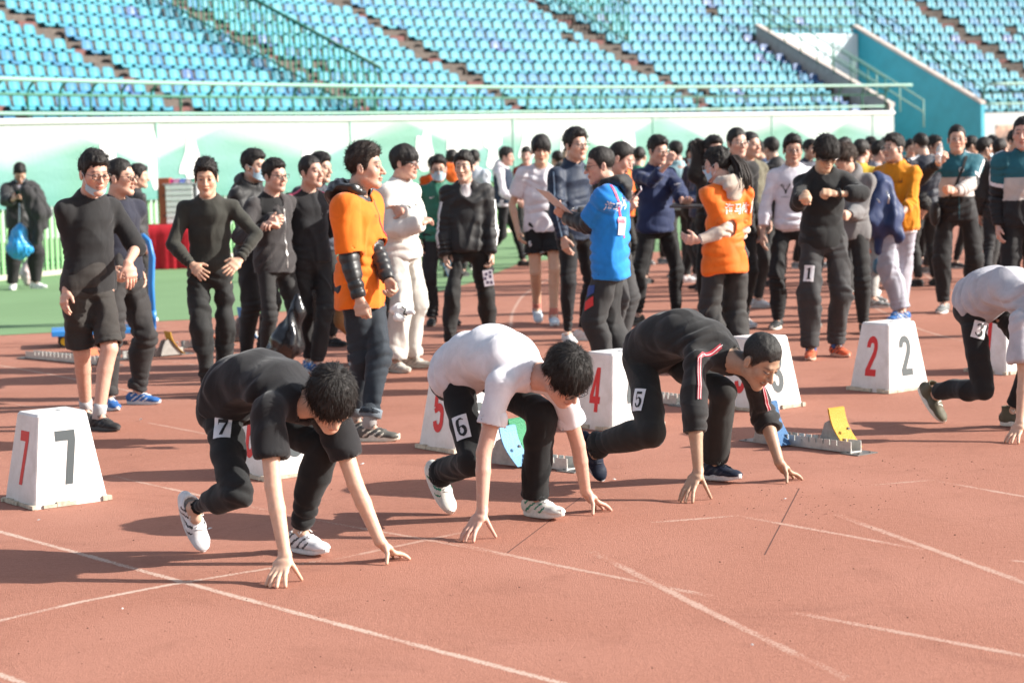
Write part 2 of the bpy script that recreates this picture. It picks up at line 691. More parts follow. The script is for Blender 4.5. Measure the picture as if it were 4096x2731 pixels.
def digit_serif(ch):
    """bold book numerals with thick and thin strokes"""
    if ch == '7': L = [poly2([(-.5, 1), (.5, 1), (.5, .74), (.05, -1), (-.3, -1), (.25, .62), (-.42, .62), (-.46, .35), (-.5, .35)])]
    elif ch == '1': L = [poly2([(-.42, .74), (-.42, .66), (-.2, .66), (-.2, -.86), (-.4, -.88), (-.4, -1), (.42, -1), (.42, -.88), (.2, -.86), (.2, 1), (.08, 1)])]
    elif ch == '6': L = [stroke(arc(.05, .45, .42, .5, 40, 180, 12) + [(-.36, -.3)] + arc(.02, -.42, .38, .5, 180, 360, 16),
                                [.05] * 3 + [.1] * 5 + [.18] * 6 + [.12] * 8 + [.18] * 9), stroke(arc(.02, -.42, .38, .5, 0, 150, 9), [.18] * 5 + [.07] * 5)]
    elif ch == '5': L = [rect2(-.36, .7, .44, 1), stroke([(-.3, .95), (-.34, .1)], .055), stroke(arc(.02, -.32, .38, .56, 150, -170, 20), [.05] * 4 + [.12] * 3 + [.19] * 7 + [.1] * 7)]
    elif ch == '3': L = [stroke(arc(0, .5, .34, .42, 165, -80, 16), [.09] * 4 + [.08] * 3 + [.18] * 5 + [.06] * 5), stroke(arc(0, -.42, .4, .5, 85, -170, 18), [.06] * 4 + [.13] * 3 + [.2] * 6 + [.08] * 6)]
    else: return digit(ch)
    return joinT(L)


def lay(name, VT, o, u, v, n, bvh, mat, parent, off=0.003, reach=0.25, maxlen=0.03):
    """lay the flat print VT (metres) on a surface: o its centre, u/v its axes, n outwards"""
    V, T = refine(*VT, maxlen)
    o, u, v, n = (Vector(x) for x in (o, u, v, n))
    P = []
    for q in V:
        s = o + u * float(q[0]) + v * float(q[1])
        h = bvh.ray_cast(s + n * reach, -n, reach * 2) if bvh is not None else (None,)
        P.append((h[0] if h[0] is not None else s) + n * (off + (float(q[2]) if len(q) > 2 else 0)))
    me = mesh_np(name, np.array([tuple(p) for p in P]), T, mat, smooth=True)
    return link(name, me, parent)

# ------------------------------------------------------------------ people
SKIN = (0.62, 0.395, 0.295)
SEC = [(-.20, .146, .098), (-.06, .153, .108), (.06, .148, .106), (.24, .132, .094), (.5, .140, .102), (.78, .157, .108), (.95, .120, .082), (1.03, .068, .061)]


def lerp(a, b, t):
    return a + (b - a) * t


def sec_wd(f):
    if f <= SEC[0][0]: return SEC[0][1:]
    for (f0, w0, d0), (f1, w1, d1) in zip(SEC, SEC[1:]):
        if f <= f1:
            t = (f - f0) / (f1 - f0)
            return lerp(w0, w1, t), lerp(d0, d1, t)
    return SEC[-1][1:]


def rotz(a):
    c, s = math.cos(a), math.sin(a)
    return np.array([[c, -s, 0], [s, c, 0], [0, 0, 1.0]])


def face_frame(face, up=(0, 0, 1), roll=0.0):
    """columns: the head's own x (its left), y (backwards), z (up), for a face that looks along 'face'"""
    b = -nrm(face); z = np.asarray(up, float); z = nrm(z - b * (z @ b)); x = np.cross(b, z)
    if roll:
        x, z = x * math.cos(roll) + z * math.sin(roll), z * math.cos(roll) - x * math.sin(roll)
    return np.stack([x, b, z], 1)


def ik(a, t, l1, l2, pole):
    a = np.asarray(a, float); t = np.asarray(t, float); d = t - a; L = np.linalg.norm(d)
    L2 = min(L, (l1 + l2) * 0.995); u = d / max(L, 1e-6); t = a + u * L2
    c = (l1 * l1 + L2 * L2 - l2 * l2) / (2 * l1 * L2); c = max(-1, min(1, c))
    p = np.asarray(pole, float); p = p - u * (p @ u); p = nrm(p)
    return a + u * l1 * c + p * l1 * math.sqrt(max(0, 1 - c * c)), t


class Body:
    pass


def standing_body(spec):
    """joints of a standing person in its own frame: it faces -Y, its left is +X, feet on z = 0"""
    s = spec.get('h', 1.74) / 1.75
    B = Body(); B.s = s; B.g = spec.get('girth', 1.0) * .90
    fl = spec.get('feet', ((.11, 0, 14), (-.11, 0, -14)))
    lean, tw, lat = R(spec.get('lean', 0)), R(spec.get('twist', 0)), spec.get('shift', 0)
    B.foot = {}
    B.an = {}
    for k, f in zip('LR', fl):
        z = f[3] if len(f) > 3 else 0.0; pit = R(f[4]) if len(f) > 4 else 0.0
        d = A3(math.sin(R(f[2])) * math.cos(pit), -math.cos(R(f[2])) * math.cos(pit), -math.sin(pit))
        B.foot[k] = d
        B.an[k] = A3(f[0] * s, f[1] * s + .05 * s, (.085 + z) * s)
    cx = (B.an['L'][0] + B.an['R'][0]) / 2 + lat * s; cy = (B.an['L'][1] + B.an['R'][1]) / 2 - .03 * s
    if 'pely' in spec: cy += spec['pely'] * s
    reach = .853 * s
    hz = []
    B.hip = {}
    for k, sg in (('L', 1), ('R', -1)):
        dx = cx + sg * .092 * s - B.an[k][0]; dy = cy - B.an[k][1]
        hz.append(B.an[k][2] + math.sqrt(max(.2, reach ** 2 - dx * dx - dy * dy)))
    hipz = min(min(hz), (.92 - spec.get('crouch', 0)) * s)
    for k, sg in (('L', 1), ('R', -1)):
        B.hip[k] = A3(cx + sg * .092 * s, cy, hipz)
    B.kn = {}
    for k, sg in (('L', 1), ('R', -1)):
        B.kn[k], B.an[k] = ik(B.hip[k], B.an[k], .432 * s, .425 * s, B.foot[k] * A3(1, 1, 0) + A3(sg * .1, -.2, 0))
    pel = A3(cx, cy, hipz + .03 * s)
    up = A3(0, -math.sin(lean), math.cos(lean))
    B.pel = pel; B.nb = pel + up * .495 * s + A3(0, .012 * s, 0)
    B.mid = (pel + B.nb) / 2 + A3(0, -.006, 0) * s
    side = A3(math.cos(tw), math.sin(tw), 0)
    B.sideP = A3(1, 0, 0); B.sideC = side
    B.sh = {}
    slope = spec.get('slope', .052)
    for k, sg in (('L', 1), ('R', -1)):
        B.sh[k] = B.nb + side * sg * .178 * s * B.g ** .5 - up * slope * s - A3(0, .0, 0)
    hy, hp, hr = spec.get('head', (0, 0, 0))
    a, p = R(hy), R(hp)
    face = A3(math.sin(a) * math.cos(p), -math.cos(a) * math.cos(p), -math.sin(p))
    B.M = face_frame(face, roll=R(hr))
    B.hs = s * spec.get('hscale', 1.03)
    hd = nrm(up + A3(0, -.25 - math.sin(p) * .35, 0) + face * A3(.25, .15, 0))
    B.head = B.nb + hd * .166 * s + B.M[:, 2] * .012 * s
    B.el, B.wr = {}, {}
    B.hand = {}
    for k, sg in (('L', 1), ('R', -1)):
        arm = spec.get('arm' + k, {})
        w = arm.get('w'); pole = arm.get('pole', (sg * .15, 1.0, 0))
        if w is None:
            w = B.sh[k] / s + A3(sg * .045, -.035, -.515)
        w = np.asarray(w, float) * s
        B.el[k], B.wr[k] = ik(B.sh[k], w, .29 * s, .255 * s, pole)
        fa = nrm(B.wr[k] - B.el[k])
        P = nrm(arm.get('p', fa)); N = np.asarray(arm.get('n', A3(sg, -.1, 0)), float); N = nrm(N - P * (N @ P))
        S = np.asarray(arm.get('s', None), float) if arm.get('s') is not None else np.cross(N, P) * (1 if k == 'R' else -1)
        B.hand[k] = dict(P=P, N=N, S=nrm(S), curl=arm.get('curl', (25, 30, 20)), spread=arm.get('spread', 4), tips=None, thumb=arm.get('thumb', None))
    return B


def spine(B, f):
    c = 2 * B.mid - .5 * (B.pel + B.nb)
    L = np.linalg.norm(B.nb - B.pel)
    if f < 0:
        return B.pel + nrm(c - B.pel) * f * L * getattr(B, 'tail', 1.0)
    if f > 1: return B.nb + nrm(B.nb - c) * (f - 1) * L
    return B.pel * (1 - f) ** 2 + c * 2 * f * (1 - f) + B.nb * f * f


def side_at(B, f):
    f = min(1, max(0, f))
    return nrm(B.sideP * (1 - f) + B.sideC * f)


def torso(B, f0, f1, e=0.0, loose=0.0, flat=True, k=.03, flare=0.0, belly=0.0):
    s, g = B.s, B.g
    fs = [f0] + [q[0] for q in SEC if f0 + .03 < q[0] < f1 - .03] + [f1]
    out = []
    for a, b in zip(fs, fs[1:]):
        r = []
        for f in (a, b):
            w, d = sec_wd(f)
            if f < .7:
                w = lerp(w, max(w, .168), loose); d = lerp(d, max(d, .122), loose)
            w += flare * max(0, .25 - f); d += flare * max(0, .25 - f)
            if belly: d += belly * math.exp(-((f - .2) / .25) ** 2)
            r += [w * s * g + e * (.6 if f > .9 else 1), d * s * g + e * (.6 if f > .9 else 1)]
        out.append(etube(spine(B, a), spine(B, b), side_at(B, (a + b) / 2), r[0], r[1], r[2], r[3], k=k, f0=(flat and a == f0)))
    return out


def arm_prims(B, k, e, t_end, r0=1.0, k1=.03, cuff=0.0, loose=0.0):
    """sleeve or bare arm down to t_end (1 elbow, 2 wrist)"""
    s, g = B.s, B.g ** .5
    sh, el, wr = B.sh[k], B.el[k], B.wr[k]
    out = []
    ru, rm, rf, rw = .050 * s * g + e, .041 * s * g + e, .041 * s * g + e, .028 * s + e * .8
    ru += loose * .3; rm += loose; rf += loose; rw += loose * .5
    if t_end < 1:
        p = sh + (el - sh) * t_end
        out.append(caps(sh, p, ru, lerp(ru, rm, t_end) + cuff, k=k1, f1=True))
    else:
        out.append(caps(sh, el, ru, rm, k=k1))
        mid = el + (wr - el) * .33
        if t_end < 1.34:
            p = el + (wr - el) * max(.05, t_end - 1)
            out.append(caps(el, p, rm, rf + cuff, k=.008, f1=True))
        else:
            out.append(caps(el, mid, rm, rf, k=.008))
            u = min(1, t_end - 1)
            p = el + (wr - el) * u
            out.append(caps(mid, p, rf, lerp(rf, rw, (u - .33) / .67) + cuff, k=.008, f1=(t_end <= 2 and e > 0)))
    return out


def leg_prims(B, k, e, t_end, cuff=0.0, loose=0.0, taper=1.0):
    s, g = B.s, B.g ** .5
    h, n, a = B.hip[k], B.kn[k], B.an[k]
    back = nrm(np.cross(np.cross(n - h, a - n), n - h)) if np.linalg.norm(np.cross(n - h, a - n)) > 1e-4 else A3(0, 1, 0)
    calfb = nrm((h - n) + (a - n)) if np.linalg.norm((h - n) / .43 + (a - n) / .42) > .25 else A3(*(-B.foot[k] * A3(1, 1, 0)))
    rh, rm, rk, rc, ra = .082 * s * g + e, .068 * s * g + e, .055 * s + e, .054 * s * g + e, .037 * s + e * taper
    rm += loose * .5; rk += loose; rc += loose; ra += loose * taper
    out = []
    m = h + (n - h) * .5
    c = n + (a - n) * .3 + nrm(calfb) * .012 * s
    if t_end < 1:
        if t_end <= .5:
            p = h + (n - h) * t_end; out.append(caps(h, p, rh, lerp(rh, rm, t_end / .5) + cuff, k=.03, f1=True))
        else:
            p = h + (n - h) * t_end
            out += [caps(h, m, rh, rm, k=.03), caps(m, p, rm, lerp(rm, rk, (t_end - .5) / .5) + cuff, k=.008, f1=True)]
        return out
    out += [caps(h, m, rh, rm, k=.03), caps(m, n, rm, rk, k=.015), caps(n, c, rk, rc, k=.012)]
    p = n + (a - n) * min(1.06, t_end - 1) if t_end > 1 else n
    out.append(caps(c, p, rc, ra + cuff, k=.012, f1=(e > 0)))
    return out


def head_prims(B, fat=1.0, seed=0, detail=True):
    r = np.random.default_rng(seed)
    v = lambda a: 1 + r.uniform(-a, a)
    M, s = B.M, B.hs
    o = B.head

    def T(x, y, z): return o + M @ (A3(x, y, z) * s)
    jw = v(.10) * fat; nl = v(.25); ck = r.uniform(-.006, .006); lg = r.uniform(-.006, .008)
    P = [elli(T(0, .012, .045), A3(.0745, .093, .083) * s, M, k=.02),
         elli(T(0, -.028, -.03), A3(.060 * jw, .060, .078) * s, M, k=.03 * s)]
    for sg in (1, -1):
        P.append(caps(T(sg * .048 * jw, -.008, -.052), T(sg * .016, -.068, -.090), .018 * s, .015 * s, k=.025 * s))
        P.append(elli(T(sg * (.040 + ck * .5) * jw, -.058, -.014 + ck), A3(.022, .02, .02) * s, M, k=.03 * s))
    P.append(elli(T(0, -.072, -.091 - lg), A3(.021 + ck * .4, .019, .018) * s, M, k=.022 * s))
    P.append(caps(T(-.03, -.074, .034), T(.03, -.074, .034), .0125 * s, k=.02 * s))
    if detail:
        for sg in (1, -1):
            P.append(elli(T(sg * .031, -.100, .013), A3(.018, .013, .013) * s, M, k=.014 * s, op='sub'))
            P.append(elli(T(sg * .031, -.0795, .013), A3(.0135, .0115, .0105) * s, M, k=.004 * s))
        P.append(caps(T(0, -.086, .018), T(0, -.106 - .004 * nl, -.022), .0075 * s, .0118 * s, k=.013 * s))
        for sg in (1, -1):
            P.append(elli(T(sg * .0125, -.096, -.0245), A3(.0085, .010, .0075) * s, M, k=.008 * s))
        P.append(elli(T(0, -.0905, -.0495), A3(.024, .011, .0065) * s, M, k=.008 * s))
        P.append(elli(T(0, -.0885, -.0615), A3(.020, .011, .0075) * s, M, k=.008 * s))
        P.append(elli(T(0, -.104, -.0555), A3(.023, .0105, .0022) * s, M, k=.004 * s, op='sub'))
    else:
        P.append(caps(T(0, -.086, .018), T(0, -.106, -.022), .010 * s, .013 * s, k=.013 * s))
    for sg in (1, -1):
        er = M @ np.stack([A3(1, 0, 0), A3(0, .97, -.2), A3(0, .2, .97)], 1)
        P.append(elli(T(sg * .078, .012, -.001), A3(.0105, .018, .031) * s, er, k=.008 * s))
        if detail: P.append(elli(T(sg * .089, .008, .002), A3(.007, .010, .019) * s, er, k=.006 * s, op='sub'))
    P.append(caps(B.nb - (B.head - B.nb) * .12, T(0, .026, -.055), .060 * s * fat, .055 * s * fat, k=.03 * s))
    return P


def hairline(x, y, wl=None, L=None):
    phi = np.degrees(np.arctan2(np.abs(x), -(y - .0)))
    return np.interp(phi, (0, 22, 42, 58, 68, 76, 88, 97, 112, 132, 180), (.080, .077, .066, .044, .012, -.012, -.010, .016, .008, -.034, -.060))


def face_tint(B, V, skin, hairc, seed=0, brow=1.0, eyes=True):
    r = np.random.default_rng(seed + 5)
    skin = np.asarray(skin, float) * (1 + r.uniform(-.05, .05, 3) * A3(.6, 1, 1.2))
    C = np.tile(skin, (len(V), 1))
    L = ((V - B.head) @ B.M) / B.hs
    near = (np.abs(L) < .16).all(1)
    x, y, z = L[:, 0], L[:, 1], L[:, 2]
    ax = np.abs(x)

    def put(m, c):
        m = np.clip(m, 0, 1)[:, None]
        nonlocal C
        C = C * (1 - m) + np.asarray(c) * m
    put(near * np.exp(-((ax - .045) / .025) ** 2 - ((z + .015) / .025) ** 2) * .35 * (y < 0), skin * A3(1.05, .80, .74))
    put(near * np.exp(-(ax / .018) ** 2 - ((z + .022) / .014) ** 2) * .3 * (y < -.07), skin * A3(1.05, .80, .74))
    put(near * (y < -.06) * np.clip(1.5 - 1.5 * ((ax / .026) ** 2 + ((z + .0555) / .0125) ** 2), 0, 1) * .75, skin * A3(.85, .52, .50))
    put(near * (y < -.06) * np.exp(-((z + .0555) / .0022) ** 2) * (ax < .024) * .8, skin * A3(.25, .14, .13))
    if eyes:
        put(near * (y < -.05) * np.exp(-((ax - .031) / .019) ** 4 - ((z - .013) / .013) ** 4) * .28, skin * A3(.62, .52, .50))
        ew = ((ax - .031) / .0150) ** 2 + ((z - .0125 + (ax - .031) ** 2 * 9) / .0046) ** 2
        put(near * (y < -.05) * np.clip(2.2 - 2 * ew, 0, 1), (.36, .33, .31))
        put(near * (y < -.05) * np.clip(2.2 - 2 * (((ax - .031) / .0055) ** 2 + ((z - .013) / .0052) ** 2), 0, 1), (.012, .009, .008))
        put(near * (y < -.05) * np.exp(-((z - .0178 + (ax - .031) ** 2 * 14) / .0021) ** 2) * (np.abs(ax - .031) < .0165) * .9, (.02, .014, .012))
    brow = brow * r.uniform(.6, 1.0); bt = r.uniform(.0030, .0052)
    bz = .0375 + r.uniform(-.002, .002) + .004 * np.cos((ax - .026) / .022 * 1.5) - np.maximum(0, ax - .04) * .35
    put(near * (y < -.045) * np.exp(-((z - bz) / bt) ** 4) * np.exp(-((ax - .030) / .0205) ** 6) * .92 * brow, (.022, .017, .015))
    # shaven hair at the sides and the nape, and scalp under the hair
    reg = np.clip((z - hairline(x, y) + .004) / .010, 0, 1)
    put(near * reg * (np.abs(x) < .0795) * .9, np.asarray(hairc) * 1.6 + .01)
    return C


def hair_geo(B, st, seed, h):
    """cap of hair with tufts; st: top, side (thickness), line (hairline shift), fringe, tuft=(n, length, width, dir)"""
    M, s, o = B.M, B.hs, B.head
    T = lambda x, y, z: o + M @ (A3(x, y, z) * s)
    top, side = st.get('top', .018), st.get('side', .006)
    P = [elli(T(0, .014, .047 + (top - side) * .5), A3(.0745 + side, .093 + (top + side) * .5 * .8, .083 + top - (top - side) * .25) * s, M, k=0)]
    if st.get('puff'):
        P.append(elli(T(0, -.02, .075 + top * .6), A3(.062, .075, .045 + top * .5) * s, M, k=.02))
    if st.get('fringe'):
        fz = st['fringe']
        P.append(elli(T(0, -.066, fz), A3(.060, .030, .040) * s, M, k=.015))
        for sg in (1, -1): P.append(elli(T(sg * .05, -.045, fz - .006), A3(.026, .035, .036) * s, M, k=.015))
    if st.get('back'):
        P.append(elli(T(0, .07, .0), A3(.062, .035, .055) * s, M, k=.02))
    big = .4
    slope = st.get('slope', .62); line = st.get('line', .022)
    lo, hi = o - big, o + big
    n = M @ A3(0, -slope, -1)
    if st.get('fringe'):
        P.append(half(T(0, -.09, st['fringe'] - .035), M @ A3(0, -.5, -1), lo, hi))
    else:
        wq = np.random.default_rng(seed + 6).uniform(0, 6.28, 4)

        def fcut(x, y, z):
            ex, ey, ez = x - o[0], y - o[1], z - o[2]
            lx = (ex * M[0, 0] + ey * M[1, 0] + ez * M[2, 0]) / s; ly = (ex * M[0, 1] + ey * M[1, 1] + ez * M[2, 1]) / s; lz = (ex * M[0, 2] + ey * M[1, 2] + ez * M[2, 2]) / s
            rag = .0045 * np.sin(lx * 150 + wq[0]) + .004 * np.sin(lx * 260 + ly * 190 + wq[1]) + .003 * np.sin(ly * 330 + wq[2])
            return (hairline(lx, ly) + rag - (line - .022) * -1 - .003 - lz) * s
        ext = .20 * s
        P.append(Prim(o - ext, o + ext, fcut, 0, 'cut'))
    # keep the face and the ears clear
    P.append(elli(T(0, -.075, -.035 if not st.get('fringe') else -.052), A3(.056, .06, .075) * s, M, k=.008, op='sub'))
    for sg in (1, -1):
        P.append(elli(T(sg * .085, .010, -.004), A3(.02, .026, .036) * s, M, k=.006, op='sub'))
    P.append(elli(T(0, .012, .043), A3(.068, .086, .076) * s, M, k=0, op='sub'))
    adds = [p for p in P if p.op == 'add']
    V, Q = solid(P, h, np.min([p.lo for p in adds], 0) - 3 * h, np.max([p.hi for p in adds], 0) + 3 * h)
    if len(V) == 0: return V, Q
    # the cap thins out to nothing towards an uneven hairline
    L = ((V - o) @ M) / s
    wl = Waves(seed + 6)
    if not st.get('fringe'):
        edge = L[:, 2] - hairline(L[:, 0], L[:, 1]) - (line - .022) + .004 + wl(L, 90) * .005
        tp = np.clip(edge / st.get('fade', .034), 0, 1) ** .8
        c0 = A3(0, .012, .044); rr_ = A3(.0745, .093, .083) * .985
        dl = L - c0; k0 = np.sqrt(((dl / rr_) ** 2).sum(1))
        on = c0 + dl / np.maximum(k0, 1e-3)[:, None]
        m_ = k0 > 1
        L = np.where(m_[:, None], on + (L - on) * tp[:, None], L)
        V = (o + (L * s) @ M.T).astype(np.float32)
    N = vnormals(V, Q)
    L = ((V - o) @ M) / s
    w1, w2 = Waves(seed + 1, (1, 1, .5)), Waves(seed + 2, (1, 1, .35))
    amp = st.get('amp', .0035)
    out = np.clip(((L - A3(0, .012, .043)) / A3(.070, .088, .078) ** 1) ** 2, 0, 9).sum(1) > 1.05
    V = V + N * ((w1(L, 55) * amp + w2(L, 130) * amp * .6) * out)[:, None]
    parts = [(V.astype(np.float32), Q)]
    tu = st.get('tuft')
    if tu:
        n, ln, wd, flow = tu[:4]
        lift = tu[4] if len(tu) > 4 else .35
        r = np.random.default_rng(seed + 3)
        cand = np.nonzero(out & (L[:, 2] > hairline(L[:, 0], L[:, 1]) + .006))[0] if not st.get('fringe') else np.nonzero(out & (L[:, 2] > -.0))[0]
        if len(cand):
            pick = r.choice(cand, n)
            fl = np.asarray(flow, float)
            tv, tq = [], []
            swirl = A3(0, .03, .13)
            for c in pick:
                nl = M.T @ N[c]
                if st.get('whorl'):
                    d = L[c] - swirl; d = d / max(np.linalg.norm(d), .02)
                else:
                    d = fl
                d = d - nl * (d @ nl) * .8
                dirn = nrm(d * (1 - lift) + nl * lift + r.normal(size=3) * st.get('mess', .18))
                le = ln * r.uniform(.55, 1.25) * s
                p0 = V[c] - N[c] * .004; D = M @ dirn
                Dn = nrm(D - N[c] * .55 * (1 - lift) if lift < .6 else D)
                p1 = p0 + D * le * .5; p2 = p1 + nrm(D * .6 + Dn * .6) * le * .5
                sd = nrm(np.cross(D, N[c]) + 1e-4) * wd * s; nn = N[c] * wd * s * .6
                b = len(tv)
                tv += [p0 + sd, p0 - sd, p0 + nn, p1 + sd * .75, p1 - sd * .75, p1 + nn * .8, p2, p2 + sd * .05, p2 - sd * .05]
                tq += [(b, b + 3, b + 5, b + 2), (b + 2, b + 5, b + 4, b + 1), (b + 1, b + 4, b + 3, b), (b + 3, b + 7, b + 6, b + 5), (b + 5, b + 6, b + 8, b + 4), (b + 4, b + 8, b + 7, b + 3)]
            parts.append((np.array(tv, np.float32), np.array(tq, np.int32)))
    return join(parts)


def hand_prims(wr, H, s, k=.008, tips=None, thumb_tip=None):
    """palm, four unequal bent fingers and a thumb leaving the side of the palm"""
    P, N, S = H['P'], H['N'], H['S']
    pal = wr + P * .085 * s
    X = [etube(wr - P * .005 * s, wr + P * .045 * s, S, .027 * s, .019 * s, .039 * s, .017 * s, k=.014), etube(wr + P * .045 * s, pal, S, .039 * s, .017 * s, .043 * s, .014 * s, k=.012)]
    off = (.029, .0095, -.0095, -.027); base = (.086, .090, .087, .080); ln = (.070, .078, .073, .057)
    c0, c1, c2 = H['curl']
    for i in range(4):
        b = wr + P * base[i] * s + S * off[i] * s
        if H.get('tips') is not None:
            t = H['tips'][i]
            d = t - b; L = np.linalg.norm(d)
            ln_s = max(ln[i] * s * 1.02, L * 1.02)
            bend = math.sqrt(max(0, (ln_s / 2) ** 2 - (L / 2) ** 2))
            m = b + d * .48 + nrm(N - nrm(d) * (N @ nrm(d))) * bend * .9
            m2 = m + (t - m) * .52 + nrm(N) * .002
            X += [caps(b - (m - b) * .15, m, .0112 * s, .0104 * s, k=.008), caps(m, m2, .0104 * s, .0098 * s, k=.002), caps(m2, t, .0098 * s, .0084 * s, k=.002)]
            continue
        sp = R(H['spread'] * (1.5 - i)); d = P * math.cos(sp) + S * math.sin(sp)
        ang = 0; p = b - d * .012 * s; rr = (.0100, .0092, .0085, .0074)
        jit = 1 + .12 * (i - 1.5) * (1 if c0 > 5 else 0)
        for j, (fr, c) in enumerate(((.46, c0), (.30, c1), (.24, c2))):
            ang += R(c * jit); dd = d * math.cos(ang) - N * math.sin(ang)
            q = p + dd * (ln[i] * fr + (.012 if j == 0 else 0)) * s
            X.append(caps(p, q, rr[j] * s, rr[j + 1] * s, k=.005 if j == 0 else .002)); p = q
    tb = wr + P * .022 * s + S * .026 * s
    if H.get('thumb') is not None and not isinstance(H['thumb'], str):
        t = np.asarray(H['thumb'], float); m = tb + (t - tb) * .55 + N * .008 * s
    else:
        a = .75 if c0 < 50 else .35
        m = tb + nrm(S * a + P * .8 - N * .35) * .046 * s
        t = m + nrm(P * .9 + S * (a - .45) - N * .35) * .034 * s
    X += [caps(tb - P * .008 * s - S * .008 * s, m, .0135 * s, .0105 * s, k=.012), caps(m, t, .0102 * s, .0080 * s, k=.003)]
    return X


def torus(c, n, rad, r, k=.006, squash=1.0):
    c = np.asarray(c, float); n = nrm(n)

    def f(x, y, z):
        ex, ey, ez = x - c[0], y - c[1], z - c[2]
        h = ex * n[0] + ey * n[1] + ez * n[2]
        q = np.sqrt(np.maximum(ex * ex + ey * ey + ez * ez - h * h, 0)) - rad
        return np.sqrt(q * q + (h * squash) ** 2) - r
    return Prim(c - rad - r * 2, c + rad + r * 2, f, k)


def fold(V, Q, seed, amp, B, centers, wave=1.0):
    """creases: a general rumple and gathered folds at joints and hems"""
    N = vnormals(V, Q); s = B.s
    w1 = Waves(seed, (1, 1, .45)); w2 = Waves(seed + 9, (1, 1, .7)); w3 = Waves(seed + 4, (1, 1, 1))
    rid = 1 - np.abs(w2(V, 15 * wave)) * 1.5            # sharp-backed folds that run down the cloth
    d = w1(V, 10 * wave) * amp * 1.1 + np.clip(rid, -.35, 1) * amp * 1.0
    w4 = Waves(seed + 14, (1, 1, 1))
    for i, (c, ax, A, lam, rad) in enumerate(centers):
        L = V - c; r2 = (L ** 2).sum(1)
        w = np.exp(-r2 / rad ** 2)
        m = w > .02
        # a few slanting creases that start and die away, not rings round the limb
        ph = (L[m] @ ax) * 2 * PI / (lam * 1.25) + 4.2 * w3(V[m] + i * .37, 5.5)
        q = np.sin(ph)
        patch = np.clip(w4(V[m] + i * .51, 10) * .8 + .25, 0, 1)
        d[m] += A * .95 * w[m] * patch * (q - .45 * np.abs(q))
    return (V + N * d[:, None]).astype(np.float32)


def faces_c(V, Q):
    return V[Q].mean(1)


